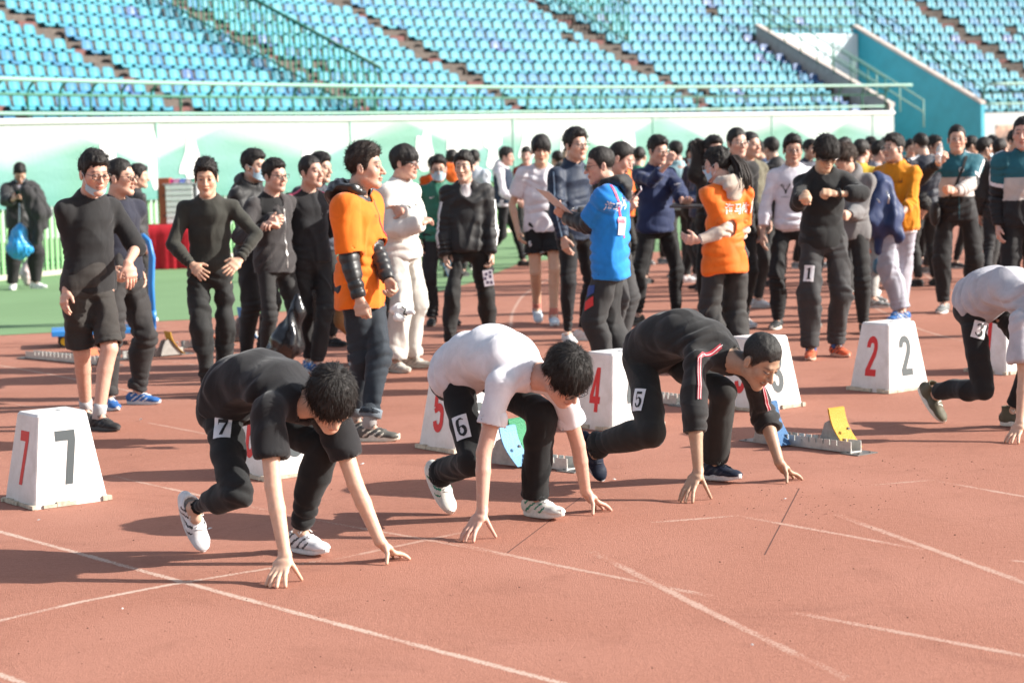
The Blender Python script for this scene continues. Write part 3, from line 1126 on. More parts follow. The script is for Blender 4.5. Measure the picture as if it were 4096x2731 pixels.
def make_top(B, g, vox, seed):
    """a garment for the upper body; g its description"""
    s = B.s
    e = g.get('ease', .012)
    hf = g.get('hem', -.14)
    rib = g.get('rib', 0)
    P = torso(B, hf + rib * .6, 1.03, e + rib * .10, g.get('loose', .5), flare=g.get('flare', .03), belly=g.get('belly', 0), k=.03)
    if rib:                                    # a ribbed waistband that gathers the body of the garment
        (w0, d0), (w1_, d1_) = sec_wd(hf), sec_wd(hf + rib)
        P.append(etube(spine(B, hf), spine(B, hf + rib), side_at(B, hf), w0 * s * B.g + e * .7, d0 * s * B.g + e * .7, w1_ * s * B.g + e * .8, d1_ * s * B.g + e * .8, k=.006))
    tl = np.min([p.lo for p in P], 0) - .05; th = np.max([p.hi for p in P], 0) + .05
    P.append(half(spine(B, hf), spine(B, hf - .05) - spine(B, hf), tl, th))      # a clean straight hem
    up = nrm(B.nb - spine(B, .85)); ndir = nrm(B.head - B.nb)
    if not g.get('vest'):
        for k in 'LR':
            P.append(caps(B.nb - up * .03 * s, B.sh[k] - up * .004, .048 * s + e * .6, .050 * s * B.g ** .5 + e, k=.04))
            if g.get('sleeve', 2):
                P += arm_prims(B, k, g.get('se', e), g.get('sleeve', 1.96), cuff=g.get('cuff', 0), loose=g.get('sl', 0.004))
    hole = g.get('neck', .064) * s
    col_ = g.get('collar', 'crew')
    fr = -nrm(np.cross(up, B.sideC))              # towards the chest
    if col_ == 'stand':
        P.append(caps(B.nb - up * .03 * s, B.nb + ndir * .062 * s, .078 * s, .070 * s, k=.02, f1=True))
    if col_ == 'hood':
        P.append(torus(B.nb + ndir * (.048 + g.get('hoodup', 0)) * s - fr * .024 * s, nrm(ndir + fr * .45), (.088 + g.get('hoodup', 0) * .2) * s, .031 * s, k=.02, squash=.6))
        P.append(elli(B.nb - fr * .095 * s - up * (.045 - g.get('hoodup', 0)) * s, A3(.120, .05, .105) * s * g.get('bag', 1), np.stack([B.sideC, -fr, up], 1), k=.03))
    if col_ == 'crew':
        P.append(torus(B.nb + ndir * .004 * s + fr * .004, nrm(ndir + fr * .22), hole + .004 * s, .0085 * s, k=.006))
    P.append(caps(B.nb - up * (.0 if col_ != 'v' else .02) * s + fr * .006 * s, B.nb + ndir * .2 * s, hole, hole * 1.05, k=.004, op='sub'))
    if col_ == 'v':
        P.append(elli(B.nb + fr * .085 * s - up * .03 * s, A3(.045, .05, .06) * s, np.stack([B.sideC, -fr, up], 1), k=.006, op='sub'))
    # open hem and cuffs
    w, d = sec_wd(hf)
    if e > 1.4 * vox: P.append(etube(spine(B, hf - .04), spine(B, hf + .03), side_at(B, hf), w * s * B.g, d * s * B.g, w * s * B.g, d * s * B.g, k=.002, op='sub'))
    if not g.get('vest') and g.get('sleeve', 2) < 1.0:
        for k in 'LR':
            t = g['sleeve']; p = B.sh[k] + (B.el[k] - B.sh[k]) * t; q = nrm(B.el[k] - B.sh[k])
            rr = lerp(.050, .041, t) * s * B.g ** .5 + g.get('se', e) + g.get('sl', .004) * t + g.get('cuff', 0) - 1.35 * vox
            P.append(caps(p - q * .03, p + q * .04, rr, rr, k=.002, op='sub'))
    V, Q = solid(P, vox, smooth=1)
    wr = g.get('wr', .0035) * 1.8
    cen = []
    for k in 'LR':
        ua = nrm(B.el[k] - B.sh[k]); fa = nrm(B.wr[k] - B.el[k])
        if g.get('sleeve', 2) >= 1:
            cen.append((B.el[k], nrm(ua + fa), wr * 1.9, .042, .085))
            if g.get('sleeve', 2) > 1.5: cen.append((B.wr[k] - fa * .05, fa, wr * 1.5, .032, .07))
            if g.get('bunch'):
                pe = B.el[k] + (B.wr[k] - B.el[k]) * max(0, g['sleeve'] - 1)
                cen.append((pe - fa * .04, fa, wr * 2.6, .027, .075))
        cen.append((B.sh[k] - up * .06 + (B.nb - B.sh[k]) * .25, nrm(ua + A3(.4, .2, .3)), wr * 1.1, .055, .12))
    cen.append((spine(B, .12), nrm(B.mid - B.pel), wr * 1.8, .06, .17))
    for c, ax, A, lam, rad in g.get('folds', ()): cen.append((np.asarray(c), nrm(ax), A, lam, rad))
    if wr: V = fold(V, Q, seed, wr, B, cen, g.get('wave', 1.0))
    if g.get('quilt'):
        N = vnormals(V, Q); dd = np.zeros(len(V))
        for k in 'LR':
            for a, b in ((B.sh[k], B.el[k]), (B.el[k], B.wr[k])):
                L = np.linalg.norm(b - a); t = ((V - a) @ (b - a)) / L
                m = (t > -.02) & (t < L + .02) & (np.linalg.norm(V - a - np.outer(t, (b - a) / L), axis=1) < .11)
                dd[m] = np.abs(np.sin(t[m] * PI / .050 + .9 * Waves(seed + 77)(V[m], 9))) ** .8 * .0042 - .002
        V = (V + N * dd[:, None]).astype(np.float32)
    return V, Q


def make_trousers(B, g, vox, seed):
    s = B.s; e = g.get('ease', .012)
    P = torso(B, -.10, .20, e * .9, .2, flat=False)
    end = g.get('len', 1.97)
    for k in 'LR':
        P += leg_prims(B, k, e, end, g.get('cuff', 0), g.get('loose', .006), g.get('taper', 1.0))
        # seat
        bk = -nrm(np.cross(B.sideP, nrm(spine(B, .3) - B.pel)))
        P.append(elli(B.hip[k] + bk * .035 * s + (B.pel - B.hip[k]) * .3, A3(.085, .085, .085) * s * B.g + e, None, k=.04))
    top = spine(B, .16)
    if end < 1:
        for k in 'LR':
            p = B.hip[k] + (B.kn[k] - B.hip[k]) * end; q = nrm(B.kn[k] - B.hip[k])
            rr = lerp(.086, .055, end) * s * B.g ** .5 + e + g.get('loose', .006) * .7 + g.get('cuff', 0) - 1.35 * vox
            P.append(caps(p - q * .03, p + q * .05, rr, rr, k=.002, op='sub'))
    else:
        for k in 'LR':
            u = min(1.06, end - 1); p = B.kn[k] + (B.an[k] - B.kn[k]) * u; q = nrm(B.an[k] - B.kn[k])
            rr = .037 * s + e * g.get('taper', 1) + g.get('loose', .006) * g.get('taper', 1) + g.get('cuff', 0) - 1.35 * vox
            if rr > .038 * s: P.append(caps(p - q * .02, p + q * .04, rr, rr, k=.002, op='sub'))
    V, Q = solid(P, vox, smooth=1)
    wr = g.get('wr', .004) * 1.7
    cen = []
    for k in 'LR':
        th = nrm(B.kn[k] - B.hip[k]); ca = nrm(B.an[k] - B.kn[k])
        cen.append((B.kn[k], nrm(th + ca), wr * 1.5, .05, .10))
        if end > 1.5: cen.append((B.an[k] - ca * .07, ca, min(.0085, wr * g.get('stack', 2.0)), .040, .09))
        cen.append((B.hip[k] + th * .05 - (B.hip[k] - B.pel) * .4, nrm(th + (B.hip[k] - B.pel) * 2), wr * 1.6, .055, .11))
        cen.append((B.hip[k] + th * .26, th, wr * .7, .07, .12))
    V = fold(V, Q, seed + 31, wr, B, cen, g.get('wave', .9))
    return V, Q


# shoes: a few templates, shared by everyone who wears the same pair
_shoe = {}


def shoe_mats(st):
    return cloth(st['c'], .6, .05, .3), plain(st.get('sole', (.75, .74, .70)), .6), plain(st.get('lace', (.8, .8, .78)), .7), plain(st.get('trim', st['c']), .5)


def shoe_mesh(key, st):
    if key in _shoe: return _shoe[key]
    up = [etube((0, .060, -.040), (0, .02, -.036), (1, 0, 0), .030, .036, .033, .044, k=.02), etube((0, .02, -.036), (0, -.07, -.046), (1, 0, 0), .033, .044, .041, .034, k=.02),
          etube((0, -.07, -.046), (0, -.135, -.056), (1, 0, 0), .041, .032, .042, .024, k=.02), elli((0, -.155, -.058), (.036, .034, .022), k=.02),
          caps((0, .018, .035 if st.get('high') else .0), (0, .016, -.04), .042, .040, k=.02, f0=True)]
    up.append(caps((0, .018, .10), (0, .018, -.01 + (.02 if st.get('high') else -.01)), .036, .033, k=.004, op='sub'))
    up.append(half((0, 0, -.064), (0, 0, -1), (-.1, -.3, -.2), (.1, .2, .2)))
    V, Q = solid(up, .0065, smooth=1)
    c = faces_c(V, Q)
    band = (np.abs(c[:, 0]) > .026) & (np.abs(((c[:, 1] + .02) * 1.0 + (c[:, 2] + .04) * 1.4) % .05 - .025) < .008) & (c[:, 1] > -.10) & (c[:, 1] < .03)
    if st.get('notrim'): band[:] = False
    me = mesh_np('shoe', V, Q, [shoe_mats(st)[0], shoe_mats(st)[3]], band.astype(int))
    th = st.get('thick', .026)
    out = []
    for i in range(28):
        a = 2 * PI * i / 28
        y = math.cos(a); x = math.sin(a)
        yy = -.052 + y * -.139
        t = (yy + .191) / .278
        w = .047 * (1 - .30 * max(0, t - .35) ** 1.0) - .004
        out.append((x * w * (1.0 if abs(x) < 1 else 1), yy))
    mb = MB()
    n = len(out)
    z0, z1 = -.085, -.085 + th
    rise = lambda y: .012 * max(0, (-.11 - y) / .08) ** 2
    rings = [[(x * .94, y * .985, z0 + rise(y)) for x, y in out], [(x * 1.03, y, z0 + .006 + rise(y)) for x, y in out], [(x, y, z1 + rise(y) * .8) for x, y in out], [(x * .9, y * .96, z1 + .003) for x, y in out]]
    vs = [p for r_ in rings for p in r_]
    fs = [tuple(range(n - 1, -1, -1)), tuple(3 * n + i for i in range(n))]
    for r_ in range(3):
        fs += [(r_ * n + i, r_ * n + (i + 1) % n, (r_ + 1) * n + (i + 1) % n, (r_ + 1) * n + i) for i in range(n)]
    mb.add(vs, fs)
    sole = mb.mesh('sole', shoe_mats(st)[1], smooth=False)
    lb = MB()
    bv = BVHTree.FromPolygons([tuple(v) for v in V.tolist()], Q.tolist())
    for i in range(5 + (2 if st.get('high') else 0)):
        y = -.095 + i * .019
        pts = []
        for x in (-.020, -.010, 0, .010, .020):
            hit = bv.ray_cast(Vector((x, y + (.006 if i % 2 else -.006) * x / .02, .10)), Vector((0, 0, -1)))
            pts.append((hit[0] + Vector((0, 0, .001))) if hit[0] else Vector((x, y, -.01)))
        lb.tube(pts, .0032, 4)
    for sg in (1, -1):
        hit = bv.ray_cast(Vector((0, -.030, .10)), Vector((0, 0, -1)))
        p = hit[0] if hit[0] else Vector((0, -.03, -.01))
        lb.tube([p, p + Vector((sg * .018, -.012, .012)), p + Vector((sg * .034, -.012, -.004)), p + Vector((sg * .030, .002, .006)), p + Vector((sg * .008, .004, .004))], .0028, 4)
    lace = lb.mesh('laces', shoe_mats(st)[2], smooth=True)
    _shoe[key] = (me, sole, lace)
    return _shoe[key]


SHOES = {
    'black': dict(c=(.020, .020, .021), sole=(.05, .05, .05), lace=(.05, .05, .05), trim=(.03, .03, .03)),
    'blackw': dict(c=(.025, .026, .028), sole=(.62, .60, .54), lace=(.10, .10, .10), trim=(.06, .06, .06), thick=.032),
    'white': dict(c=(.70, .70, .70), sole=(.74, .74, .72), trim=(.60, .61, .63)),
    'spike': dict(c=(.76, .76, .78), sole=(.70, .70, .70), trim=(.05, .05, .055), thick=.018),
    'green': dict(c=(.66, .65, .60), sole=(.74, .73, .68), trim=(.02, .22, .13), thick=.036),
    'navy': dict(c=(.010, .016, .035), sole=(.62, .62, .62), lace=(.02, .025, .04), trim=(.02, .025, .05)),
    'olive': dict(c=(.105, .095, .062), sole=(.72, .70, .62), high=True, notrim=True, lace=(.78, .76, .70)),
    'blue': dict(c=(.50, .52, .55), sole=(.55, .56, .58), trim=(.015, .10, .36)),
    'blueo': dict(c=(.03, .13, .38), sole=(.60, .62, .64), trim=(.55, .57, .60)),
    'sky': dict(c=(.62, .70, .76), sole=(.74, .76, .78), trim=(.05, .30, .55)),
    'orange': dict(c=(.62, .12, .05), sole=(.62, .40, .30), trim=(.03, .02, .02), lace=(.05, .03, .03)),
    'chunky': dict(c=(.10, .095, .085), sole=(.70, .66, .55), trim=(.62, .57, .47), thick=.038, lace=(.08, .08, .08)),
    'cream': dict(c=(.55, .51, .44), sole=(.55, .51, .43), trim=(.34, .31, .27), thick=.036, lace=(.6, .57, .5)),
    'grey': dict(c=(.16, .17, .17), sole=(.60, .60, .58), trim=(.30, .31, .30)),
}


def place_shoe(root, B, k, style):
    me, sole, lace = shoe_mesh(style, SHOES[style])
    o = link('shoe', me, root)
    d = B.foot[k]
    sidev = getattr(B, 'footside', {}).get(k)
    if sidev is None: sidev = nrm(np.cross(A3(0, 0, 1), -d)) * -1
    y = -nrm(d); x = np.asarray(sidev, float); x = nrm(x - y * (x @ y)); z = np.cross(x, y)
    if z[2] < -0.05: x, z = -x, -z
    s = B.s
    M = Matrix(((x[0], y[0], z[0], B.an[k][0]), (x[1], y[1], z[1], B.an[k][1]), (x[2], y[2], z[2], B.an[k][2]), (0, 0, 0, 1)))
    o.matrix_local = M @ Matrix.Scale(s, 4)
    link('sole', sole, o); link('laces', lace, o)
    return o


def glasses(root, B, c=(.02, .02, .02), shape='rect', metal=False):
    M, s, o = B.M, B.hs, B.head
    T = lambda x, y, z: tuple(o + M @ (A3(x, y, z) * s))
    m = plain(c, .3, 1.0 if metal else 0.0)
    mb = MB()
    for sg in (1, -1):
        pts = []
        for i in range(17):
            a = 2 * PI * i / 16
            e = 4 if shape == 'rect' else 2
            cx, sx = math.cos(a), math.sin(a)
            rr = (abs(cx) ** e + abs(sx) ** e) ** (-1 / e)
            pts.append(T(sg * (.033 + .0255 * cx * rr), -.1035 + .10 * (abs(.033 + .0255 * cx * rr)) ** 1.6, .010 + .0175 * sx * rr))
        mb.tube(pts, .0022 * s if not metal else .0017 * s, 5)
        mb.tube([T(sg * .058, -.098, .018), T(sg * .073, -.075, .018), T(sg * .080, .0, .020), T(sg * .082, .02, .006)], .0018 * s, 4)
    mb.tube([T(-.0085, -.106, .014), T(0, -.110, .017), T(.0085, -.106, .014)], .0018 * s, 4)
    g = mb.build('glasses', m, root, smooth=True)
    lens = NT('lens')
    lens.b.inputs['Transmission Weight'].default_value = 1.0
    lens.b.inputs['IOR'].default_value = 1.08
    lens.b.inputs['Roughness'].default_value = 0.02
    lens.b.inputs['Base Color'].default_value = (.96, .98, .98, 1)
    key = 'lens'
    if key not in _mats: _mats[key] = lens.m
    for sg in (1, -1):
        lb = MB()
        ring = []
        for dy in (-.1045, -.1025):
            ring.append([T(sg * (.033 + .0235 * math.cos(2 * PI * i / 14)), dy + .10 * abs(.033 + .0235 * math.cos(2 * PI * i / 14)) ** 1.6, .010 + .0155 * math.sin(2 * PI * i / 14)) for i in range(14)])
        n = 14
        lb.add(ring[0] + ring[1], [tuple(range(n)), tuple(range(2 * n - 1, n - 1, -1))] + [(i, n + i, n + (i + 1) % n, (i + 1) % n) for i in range(n)])
        lb.build('lens', _mats[key], g)
    return g


def face_mask(root, B, chin=False, c=(.42, .60, .70)):
    M, s, o = B.M, B.hs, B.head
    T = lambda x, y, z: o + M @ (A3(x, y, z) * s)
    V, Q = [], []
    nu, nv = 13, 8
    for j in range(nv):
        v = j / (nv - 1)
        for i in range(nu):
            u = i / (nu - 1) * 2 - 1
            a = u * 1.18
            if chin:
                z = lerp(-.078, -.118, v) + abs(u) ** 1.5 * .038
                ry = .098 - .020 * v - .004
            else:
                z = lerp(-.004, -.100, v) + abs(u) ** 2 * (.0 if v < .3 else .030 * v)
                ry = .098 + .022 * math.exp(-(u / .25) ** 2) * max(0, 1 - v * 1.6) - .014 * max(0, v - .6) + .004
            V.append(T(math.sin(a) * .075, -.006 - math.cos(a) * (ry - .006) + (.0015 * math.sin(v * 22)), z))
    n0 = len(V)
    V2 = [p - M[:, 1] * (-.0025) for p in V]
    V = np.array(V + V2)
    for j in range(nv - 1):
        for i in range(nu - 1):
            a = j * nu + i
            Q.append((a, a + 1, a + nu + 1, a + nu)); Q.append((n0 + a + nu, n0 + a + nu + 1, n0 + a + 1, n0 + a))
    ob = link('face_mask', mesh_np('face_mask', V, np.array(Q), cloth(c, .8, .1, .3)), root)
    zt, zb = (-.045, -.075) if chin else (-.004, -.072)
    for sg in (1, -1):
        mb = MB()
        mb.tube([T(sg * .069, -.042, zt), T(sg * .079, -.01, .012), T(sg * .084, .02, .026), T(sg * .084, .032, .0), T(sg * .078, .0, -.03), T(sg * .064, -.04, zb)], .0016 * s, 4)
        mb.build('ear_loop', plain((.75, .77, .78), .7), ob)
    return ob


HAIR = {
    'short': dict(top=.022, side=.0085, puff=1, mess=.30, amp=.003, fade=.026, tuft=(680, .020, .0028, (0, -.5, .12), .26)),
    'crop': dict(top=.013, side=.0045, amp=.0016, mess=.25, fade=.040, tuft=(620, .011, .0020, (0, -.6, .1), .42)),
    'buzz': dict(top=.009, side=.004, amp=.0012, mess=.4, fade=.045, tuft=(900, .010, .0014, (0, -.6, 0), .45)),
    'messy': dict(top=.026, side=.010, puff=1, mess=.42, fade=.026, tuft=(760, .027, .0030, (0.1, -.55, .1), .34)),
    'spiky': dict(top=.027, side=.005, puff=1, mess=.34, fade=.03, tuft=(900, .024, .0024, (.0, -.6, .3), .42)),
    'bowl': dict(top=.026, side=.018, fringe=.062, back=1, amp=.003, mess=.12, tuft=(800, .030, .0028, (0, -.7, -.7), .08)),
    'mop': dict(top=.028, side=.019, fringe=.060, back=1, amp=.0022, whorl=1, mess=.07, tuft=(950, .044, .0028, (0, -.7, -.6), .04)),
    'side': dict(top=.025, side=.010, puff=1, mess=.24, fade=.026, tuft=(700, .026, .0028, (.8, -.3, .25), .22)),
}


def person(spec, B=None):
    name = 'person'
    root = empty(name, (spec['pos'][0], spec['pos'][1], 0), R(spec.get('yaw', 0)) if B is None else 0.0)
    tag(root, spec['label'], 'person', spec.get('group'))
    seed = spec.get('seed', abs(hash_(spec['label'])) % 100000)
    if B is None: B = standing_body(spec)
    lod = spec.get('lod', 1)          # 0 runners, 1 the row behind them, 2 the far crowd
    vb, vh, vn, vc = ((.0085, .0036, .0034, .0062), (.011, .0046, .0046, .0078), (.017, .0085, .012, .0140))[lod]
    skin = np.asarray(SKIN) * spec.get('tone', 1.0)
    hs_ = HAIR[spec.get('hair', 'short')]
    hc = spec.get('hairc', (.012, .010, .009))
    # --- the body, one surface
    P = torso(B, -.12, 1.03, -.018, 0, flat=False)
    up = nrm(B.nb - spine(B, .85))
    slv = max(g.get('sleeve', 2) if not g.get('vest') else 0 for g in spec['tops'])
    for k in 'LR':
        P.append(caps(B.nb - up * .035 * B.s, B.sh[k] - up * .012, .040 * B.s, .036 * B.s, k=.04))
        P += arm_prims(B, k, -.010 if slv > 1.5 else -.005, 2.0)
        P += leg_prims(B, k, -.016 if spec['bottom'].get('len', 1.97) > 1.5 else -.002, 2.0)
        P.append(caps(B.an[k], B.an[k] + B.foot[k] * .03 * B.s + A3(0, 0, -.015), .033 * B.s, .028 * B.s, k=.02))
        if spec.get('hands', True): P += hand_prims(B.wr[k], B.hand[k], B.s * (.90 if lod == 0 else 1))
    P += head_prims(B, spec.get('fat', 1.0), seed, detail=lod < 2)
    boxes = [(B.head - .150, B.head + .165)]
    if spec.get('hands', True) and lod < 2:
        for k in 'LR':
            c = B.wr[k] + B.hand[k]['P'] * .085 * B.s
            boxes.append((c - .125, c + .125))
    V, Q = solid(P, vb)
    parts = [drop_inside(V, Q, [(lo + vb * .6, hi - vb * .6) for lo, hi in boxes])]
    for i, (lo, hi) in enumerate(boxes):
        # a head box and a hand box that overlap share nothing: the later one yields
        Vf, Qf = solid(P, vh if i == 0 else vn, lo, hi)
        if len(Vf) == 0: continue
        if i > 0: Vf, Qf = drop_inside(Vf, Qf, [(a, b) for a, b in boxes[:i]])
        parts.append((Vf, Qf))
    V, Q = join([p for p in parts if len(p[0])])
    C = face_tint(B, V, skin, hc, seed, spec.get('brow', 1.0))
    link('body', mesh_np('body', V, Q, skin_mat(), tint=C), root)
    # --- hair
    st = dict(hs_)
    if lod == 2 and st.get('tuft'): st['tuft'] = (130, *st['tuft'][1:2], .006, *st['tuft'][3:])
    if lod == 0 and st.get('tuft'): st['tuft'] = (int(st['tuft'][0] * 3.2), st['tuft'][1], st['tuft'][2] * .45, *st['tuft'][3:])
    hV, hQ = hair_geo(B, st, seed, (.0045, .0055, .010)[lod])
    if len(hV): link('hair', mesh_np('hair', hV, hQ, hair_mat(hc)), root)
    # --- clothes
    res = {}
    for i, g in enumerate(spec['tops']):
        V, Q = make_top(B, g, vc, seed + i * 17)
        mats = [cloth(g['c'], g.get('rough', .85), g.get('sheen', .15), g.get('bump', 1.0), spec=g.get('spec', .25))] + [cloth(c, g.get('rough', .85), .1) for c in g.get('c2', ())]
        mi = g['pat'](B, faces_c(V, Q)) if g.get('pat') else None
        res[g['name']] = (V, Q)
        link(g['name'], mesh_np(g['name'], V, Q, mats, mi), root)
    g = spec['bottom']
    V, Q = make_trousers(B, g, vc, seed)
    mats = [cloth(g['c'], g.get('rough', .8), g.get('sheen', .1), g.get('bump', 1.0), spec=g.get('spec', .3))] + [cloth(c) for c in g.get('c2', ())]
    mi = g['pat'](B, faces_c(V, Q)) if g.get('pat') else None
    res[g['name']] = (V, Q)
    link(g['name'], mesh_np(g['name'], V, Q, mats, mi), root)
    for k in 'LR':
        if lod < 2 or spec.get('feetshow', True): place_shoe(root, B, k, spec['shoes'])
    if spec.get('socks') is not None:
        for k in 'LR':
            mb = MB()
            ca = nrm(B.kn[k] - B.an[k])
            mb.tube([B.an[k] - ca * .02, B.an[k] + ca * .05 * B.s, B.an[k] + ca * .075 * B.s], [.043 * B.s, .042 * B.s, .044 * B.s], 12)
            mb.build('sock', cloth(spec['socks']), root, smooth=True)
    if spec.get('glasses'): glasses(root, B, *spec['glasses'])
    if spec.get('mask'): face_mask(root, B, spec['mask'] == 'chin')
    return root, B, res


def hash_(t):
    h = 7
    for ch in t: h = (h * 131 + ord(ch)) % 1000003
    return h


def add_hood(root, B, c, out=.03, size=1.0, rough=.9, seed=3, h=.008, amp=.005, drop=0.0, lift=.03):
    """a hood lying round the neck and down the back, outside the garment over it"""
    s = B.s; up = nrm(B.nb - spine(B, .85)); fr = -nrm(np.cross(up, B.sideC)); nd = nrm(B.head - B.nb)
    P = []
    # the gathered rim round the neck, open at the throat
    n = 15; pts = []
    for i in range(n):
        a = lerp(R(-152), R(152), i / (n - 1))             # 0 = at the back
        r = (.088 + .012 * math.cos(a)) * s
        pts.append(B.nb - fr * math.cos(a) * r + B.sideC * math.sin(a) * r * .98 + up * (.030 + lift + .022 * math.cos(a) - .020 * (abs(a) / 2.6) ** 2) * s)
    for i in range(n - 1):
        t = abs(i - (n - 2) / 2) / (n / 2)
        P.append(caps(pts[i], pts[i + 1], lerp(.034, .020, t) * s, lerp(.034, .020, t) * s, k=.02))
    b0 = B.nb - fr * (.085 + out) * s
    P.append(elli(b0 + up * (.005 + lift * .8) * s - up * drop, A3(.115 * size, .042, .060 * size) * s, np.stack([B.sideC, -fr, up], 1), k=.03))
    P.append(elli(b0 - up * (.050 * size + drop) * s, A3(.080 * size, .034, .062 * size) * s, np.stack([B.sideC, -fr, up], 1), k=.03))
    P.append(caps(B.nb - up * .05 * s, B.nb + nd * .2 * s, .058 * s, .060 * s, k=.006, op='sub'))
    V, Q = solid(P, h, smooth=1)
    N = vnormals(V, Q)
    w1, w2 = Waves(seed, (1, 1, 1)), Waves(seed + 1, (1, 1, 1))
    d = w1(V, 16) * amp + np.clip(1 - np.abs(w2(V, 22)) * 1.6, -.3, 1) * amp * 1.3
    V = (V + N * d[:, None]).astype(np.float32)
    return link('hood', mesh_np('hood', V, Q, cloth(c, rough, .1, spec=.3 if rough > .6 else .55)), root)


class Wear:
    """the surface of somebody's garments, ready to carry stripes, print and numbers"""
    def __init__(self, root, V, Q):
        self.root = root; self.V, self.Q = V, Q
        self.b = BVHTree.FromPolygons(V.astype(float).tolist(), Q.tolist())
        a = root.rotation_euler.z
        self.Rm = rotz(a); self.t = np.array(root.location)

    def loc(self, p):
        return self.Rm.T @ (np.asarray(p) - self.t)

    def hit(self, px, py):
        """the garment's point seen at pixel (px, py)"""
        o = self.loc(A3(0, 0, CAM_H)); d = self.Rm.T @ nrm(ray(px, py))
        h = self.b.ray_cast(Vector(o), Vector(d), 200)
        return (np.array(h[0]), np.array(h[1]), d) if h[0] is not None else None

    def print_at(self, name, VT, px, py, mat, roll=0.0, off=.003, up=(0, 0, 1), maxlen=.03, parent=None, nrm_dir=None, reach=.12):
        h = self.hit(px, py)
        if h is None: return None
        p, n, d = h
        if n @ d > 0: n = -n
        n = nrm(n * .6 - d * .6) if nrm_dir is None else nrm(nrm_dir)
        v = np.asarray(up, float); v = nrm(v - n * (v @ n)); u = np.cross(v, n)
        if roll:
            c, s_ = math.cos(R(roll)), math.sin(R(roll)); u, v = u * c + v * s_, v * c - u * s_
        return lay(name, VT, p, u, v, n, self.b, mat, parent or self.root, off, reach, maxlen)

    def band(self, name, pts, dirs, w, mat, off=.003, reach=.14, seg=4, parent=None, nlen=26):
        """a ribbon laid along a path: pts inside the garment, dirs outwards, w wide"""
        P = np.array(pts, float); D = np.array(dirs, float)
        t = np.linspace(0, len(P) - 1, nlen)
        Pi = np.stack([np.interp(t, range(len(P)), P[:, e]) for e in range(3)], 1)
        Di = np.stack([np.interp(t, range(len(P)), D[:, e]) for e in range(3)], 1)
        V = []
        for i in range(nlen):
            tg = nrm(Pi[min(i + 1, nlen - 1)] - Pi[max(i - 1, 0)]); d = nrm(Di[i] - tg * (Di[i] @ tg)); sd = np.cross(tg, d)
            for j in range(seg + 1):
                o = Pi[i] + sd * (j / seg - .5) * w
                h = self.b.ray_cast(Vector(o + d * reach), Vector(-d), reach * 1.6)
                q = np.array(h[0]) if h[0] is not None else o + d * .05
                V.append(q + d * off)
        Q = []
        for i in range(nlen - 1):
            for j in range(seg):
                a = i * (seg + 1) + j; Q.append((a, a + 1, a + seg + 2, a + seg + 1))
        return link(name, mesh_np(name, np.array(V), np.array(Q), mat), parent or self.root)

# ------------------------------------------------------------------ the ground
def track_mat():
    t = NT('track_surface')
    v = t.coord()
    g = t.noise(v, 170, 2, 0.7)
    m = t.noise(v, 34, 4, 0.7)
    b = t.noise(v, 0.55, 5, 0.62, 0.4)
    vo = t.n('ShaderNodeTexVoronoi'); vo.inputs['Scale'].default_value = 240; t.l(v, vo.inputs['Vector'])
    c = t.ramp(g.outputs[0], 0.30, 0.72, (.205, .082, .054), (.520, .236, .164))
    c = t.mix(0.5, c, t.ramp(m.outputs[0], 0.32, 0.68, (.275, .114, .077), (.425, .188, .131)))
    c = t.mix(t.ramp(b.outputs[0], 0.40, 0.70, (0, 0, 0), (.65, .65, .65)), c, (.430, .202, .147))
    st = t.noise(v, 1.9, 6, 0.7, 1.2)
    c = t.mix(t.ramp(st.outputs[0], 0.52, 0.72, (0, 0, 0), (.42, .42, .42)), c, (.230, .094, .065))
    sp = t.noise(v, 23, 5, 0.75)
    c = t.mix(t.ramp(sp.outputs[0], 0.73, 0.77, (0, 0, 0), (.7, .7, .7)), c, (.11, .045, .033))
    t.base(c, 0.88, spec=0.22)
    t.nor(t.bump(vo.outputs['Distance'], 0.55, 0.004, t.bump(m.outputs[0], 0.35, 0.008)))
    return t.m


def paint_mat(wear, strength=.9, name='worn_paint', c=(.60, .48, .40)):
    t = NT(name)
    v = t.coord()
    g = t.noise(v, 105, 2, 0.8)
    w = t.noise(v, 4, 4, 0.75)
    u = t.n('ShaderNodeAttribute', attribute_name='tint').outputs['Fac']
    M = lambda op, a, b: (lambda nd: ([t.l(x, nd.inputs[i]) if not isinstance(x, (int, float)) else setattr(nd.inputs[i], 'default_value', x) for i, x in enumerate((a, b))], nd.outputs[0])[1])(t.n('ShaderNodeMath', operation=op))
    e = M('ADD', M('MULTIPLY', M('SUBTRACT', g.outputs[0], .25), 1.5), M('ADD', M('MULTIPLY', w.outputs[0], .75), M('MULTIPLY', u, .34)))
    f = t.ramp(e, wear, wear + .26, (0, 0, 0), (strength,) * 3)
    c2 = t.ramp(g.outputs[0], 0.30, 0.72, (.205, .082, .054), (.520, .236, .164))
    m = t.noise(v, 34, 4, 0.7)
    c2 = t.mix(.5, c2, t.ramp(m.outputs[0], 0.32, 0.68, (.275, .114, .077), (.425, .188, .131)))
    t.base(t.mix(f, c2, c), 0.88, spec=.22)
    return t.m


g_ = MB()
gx = sorted(set([-160, -110, -70, 60, 110, 150, 190] + list(range(-40, 41, 2)))); gy = sorted(set([-30, -10, 60, 90, 130, 180, 230] + list(range(0, 49, 2))))
g_.v = [(float(x), float(y), 0.0) for y in gy for x in gx]
g_.f = [(j * len(gx) + i, j * len(gx) + i + 1, (j + 1) * len(gx) + i + 1, (j + 1) * len(gx) + i) for j in range(len(gy) - 1) for i in range(len(gx) - 1)]
g_.mi = [0] * len(g_.f)
tag(g_.build('running_track', track_mat()), kind='structure')

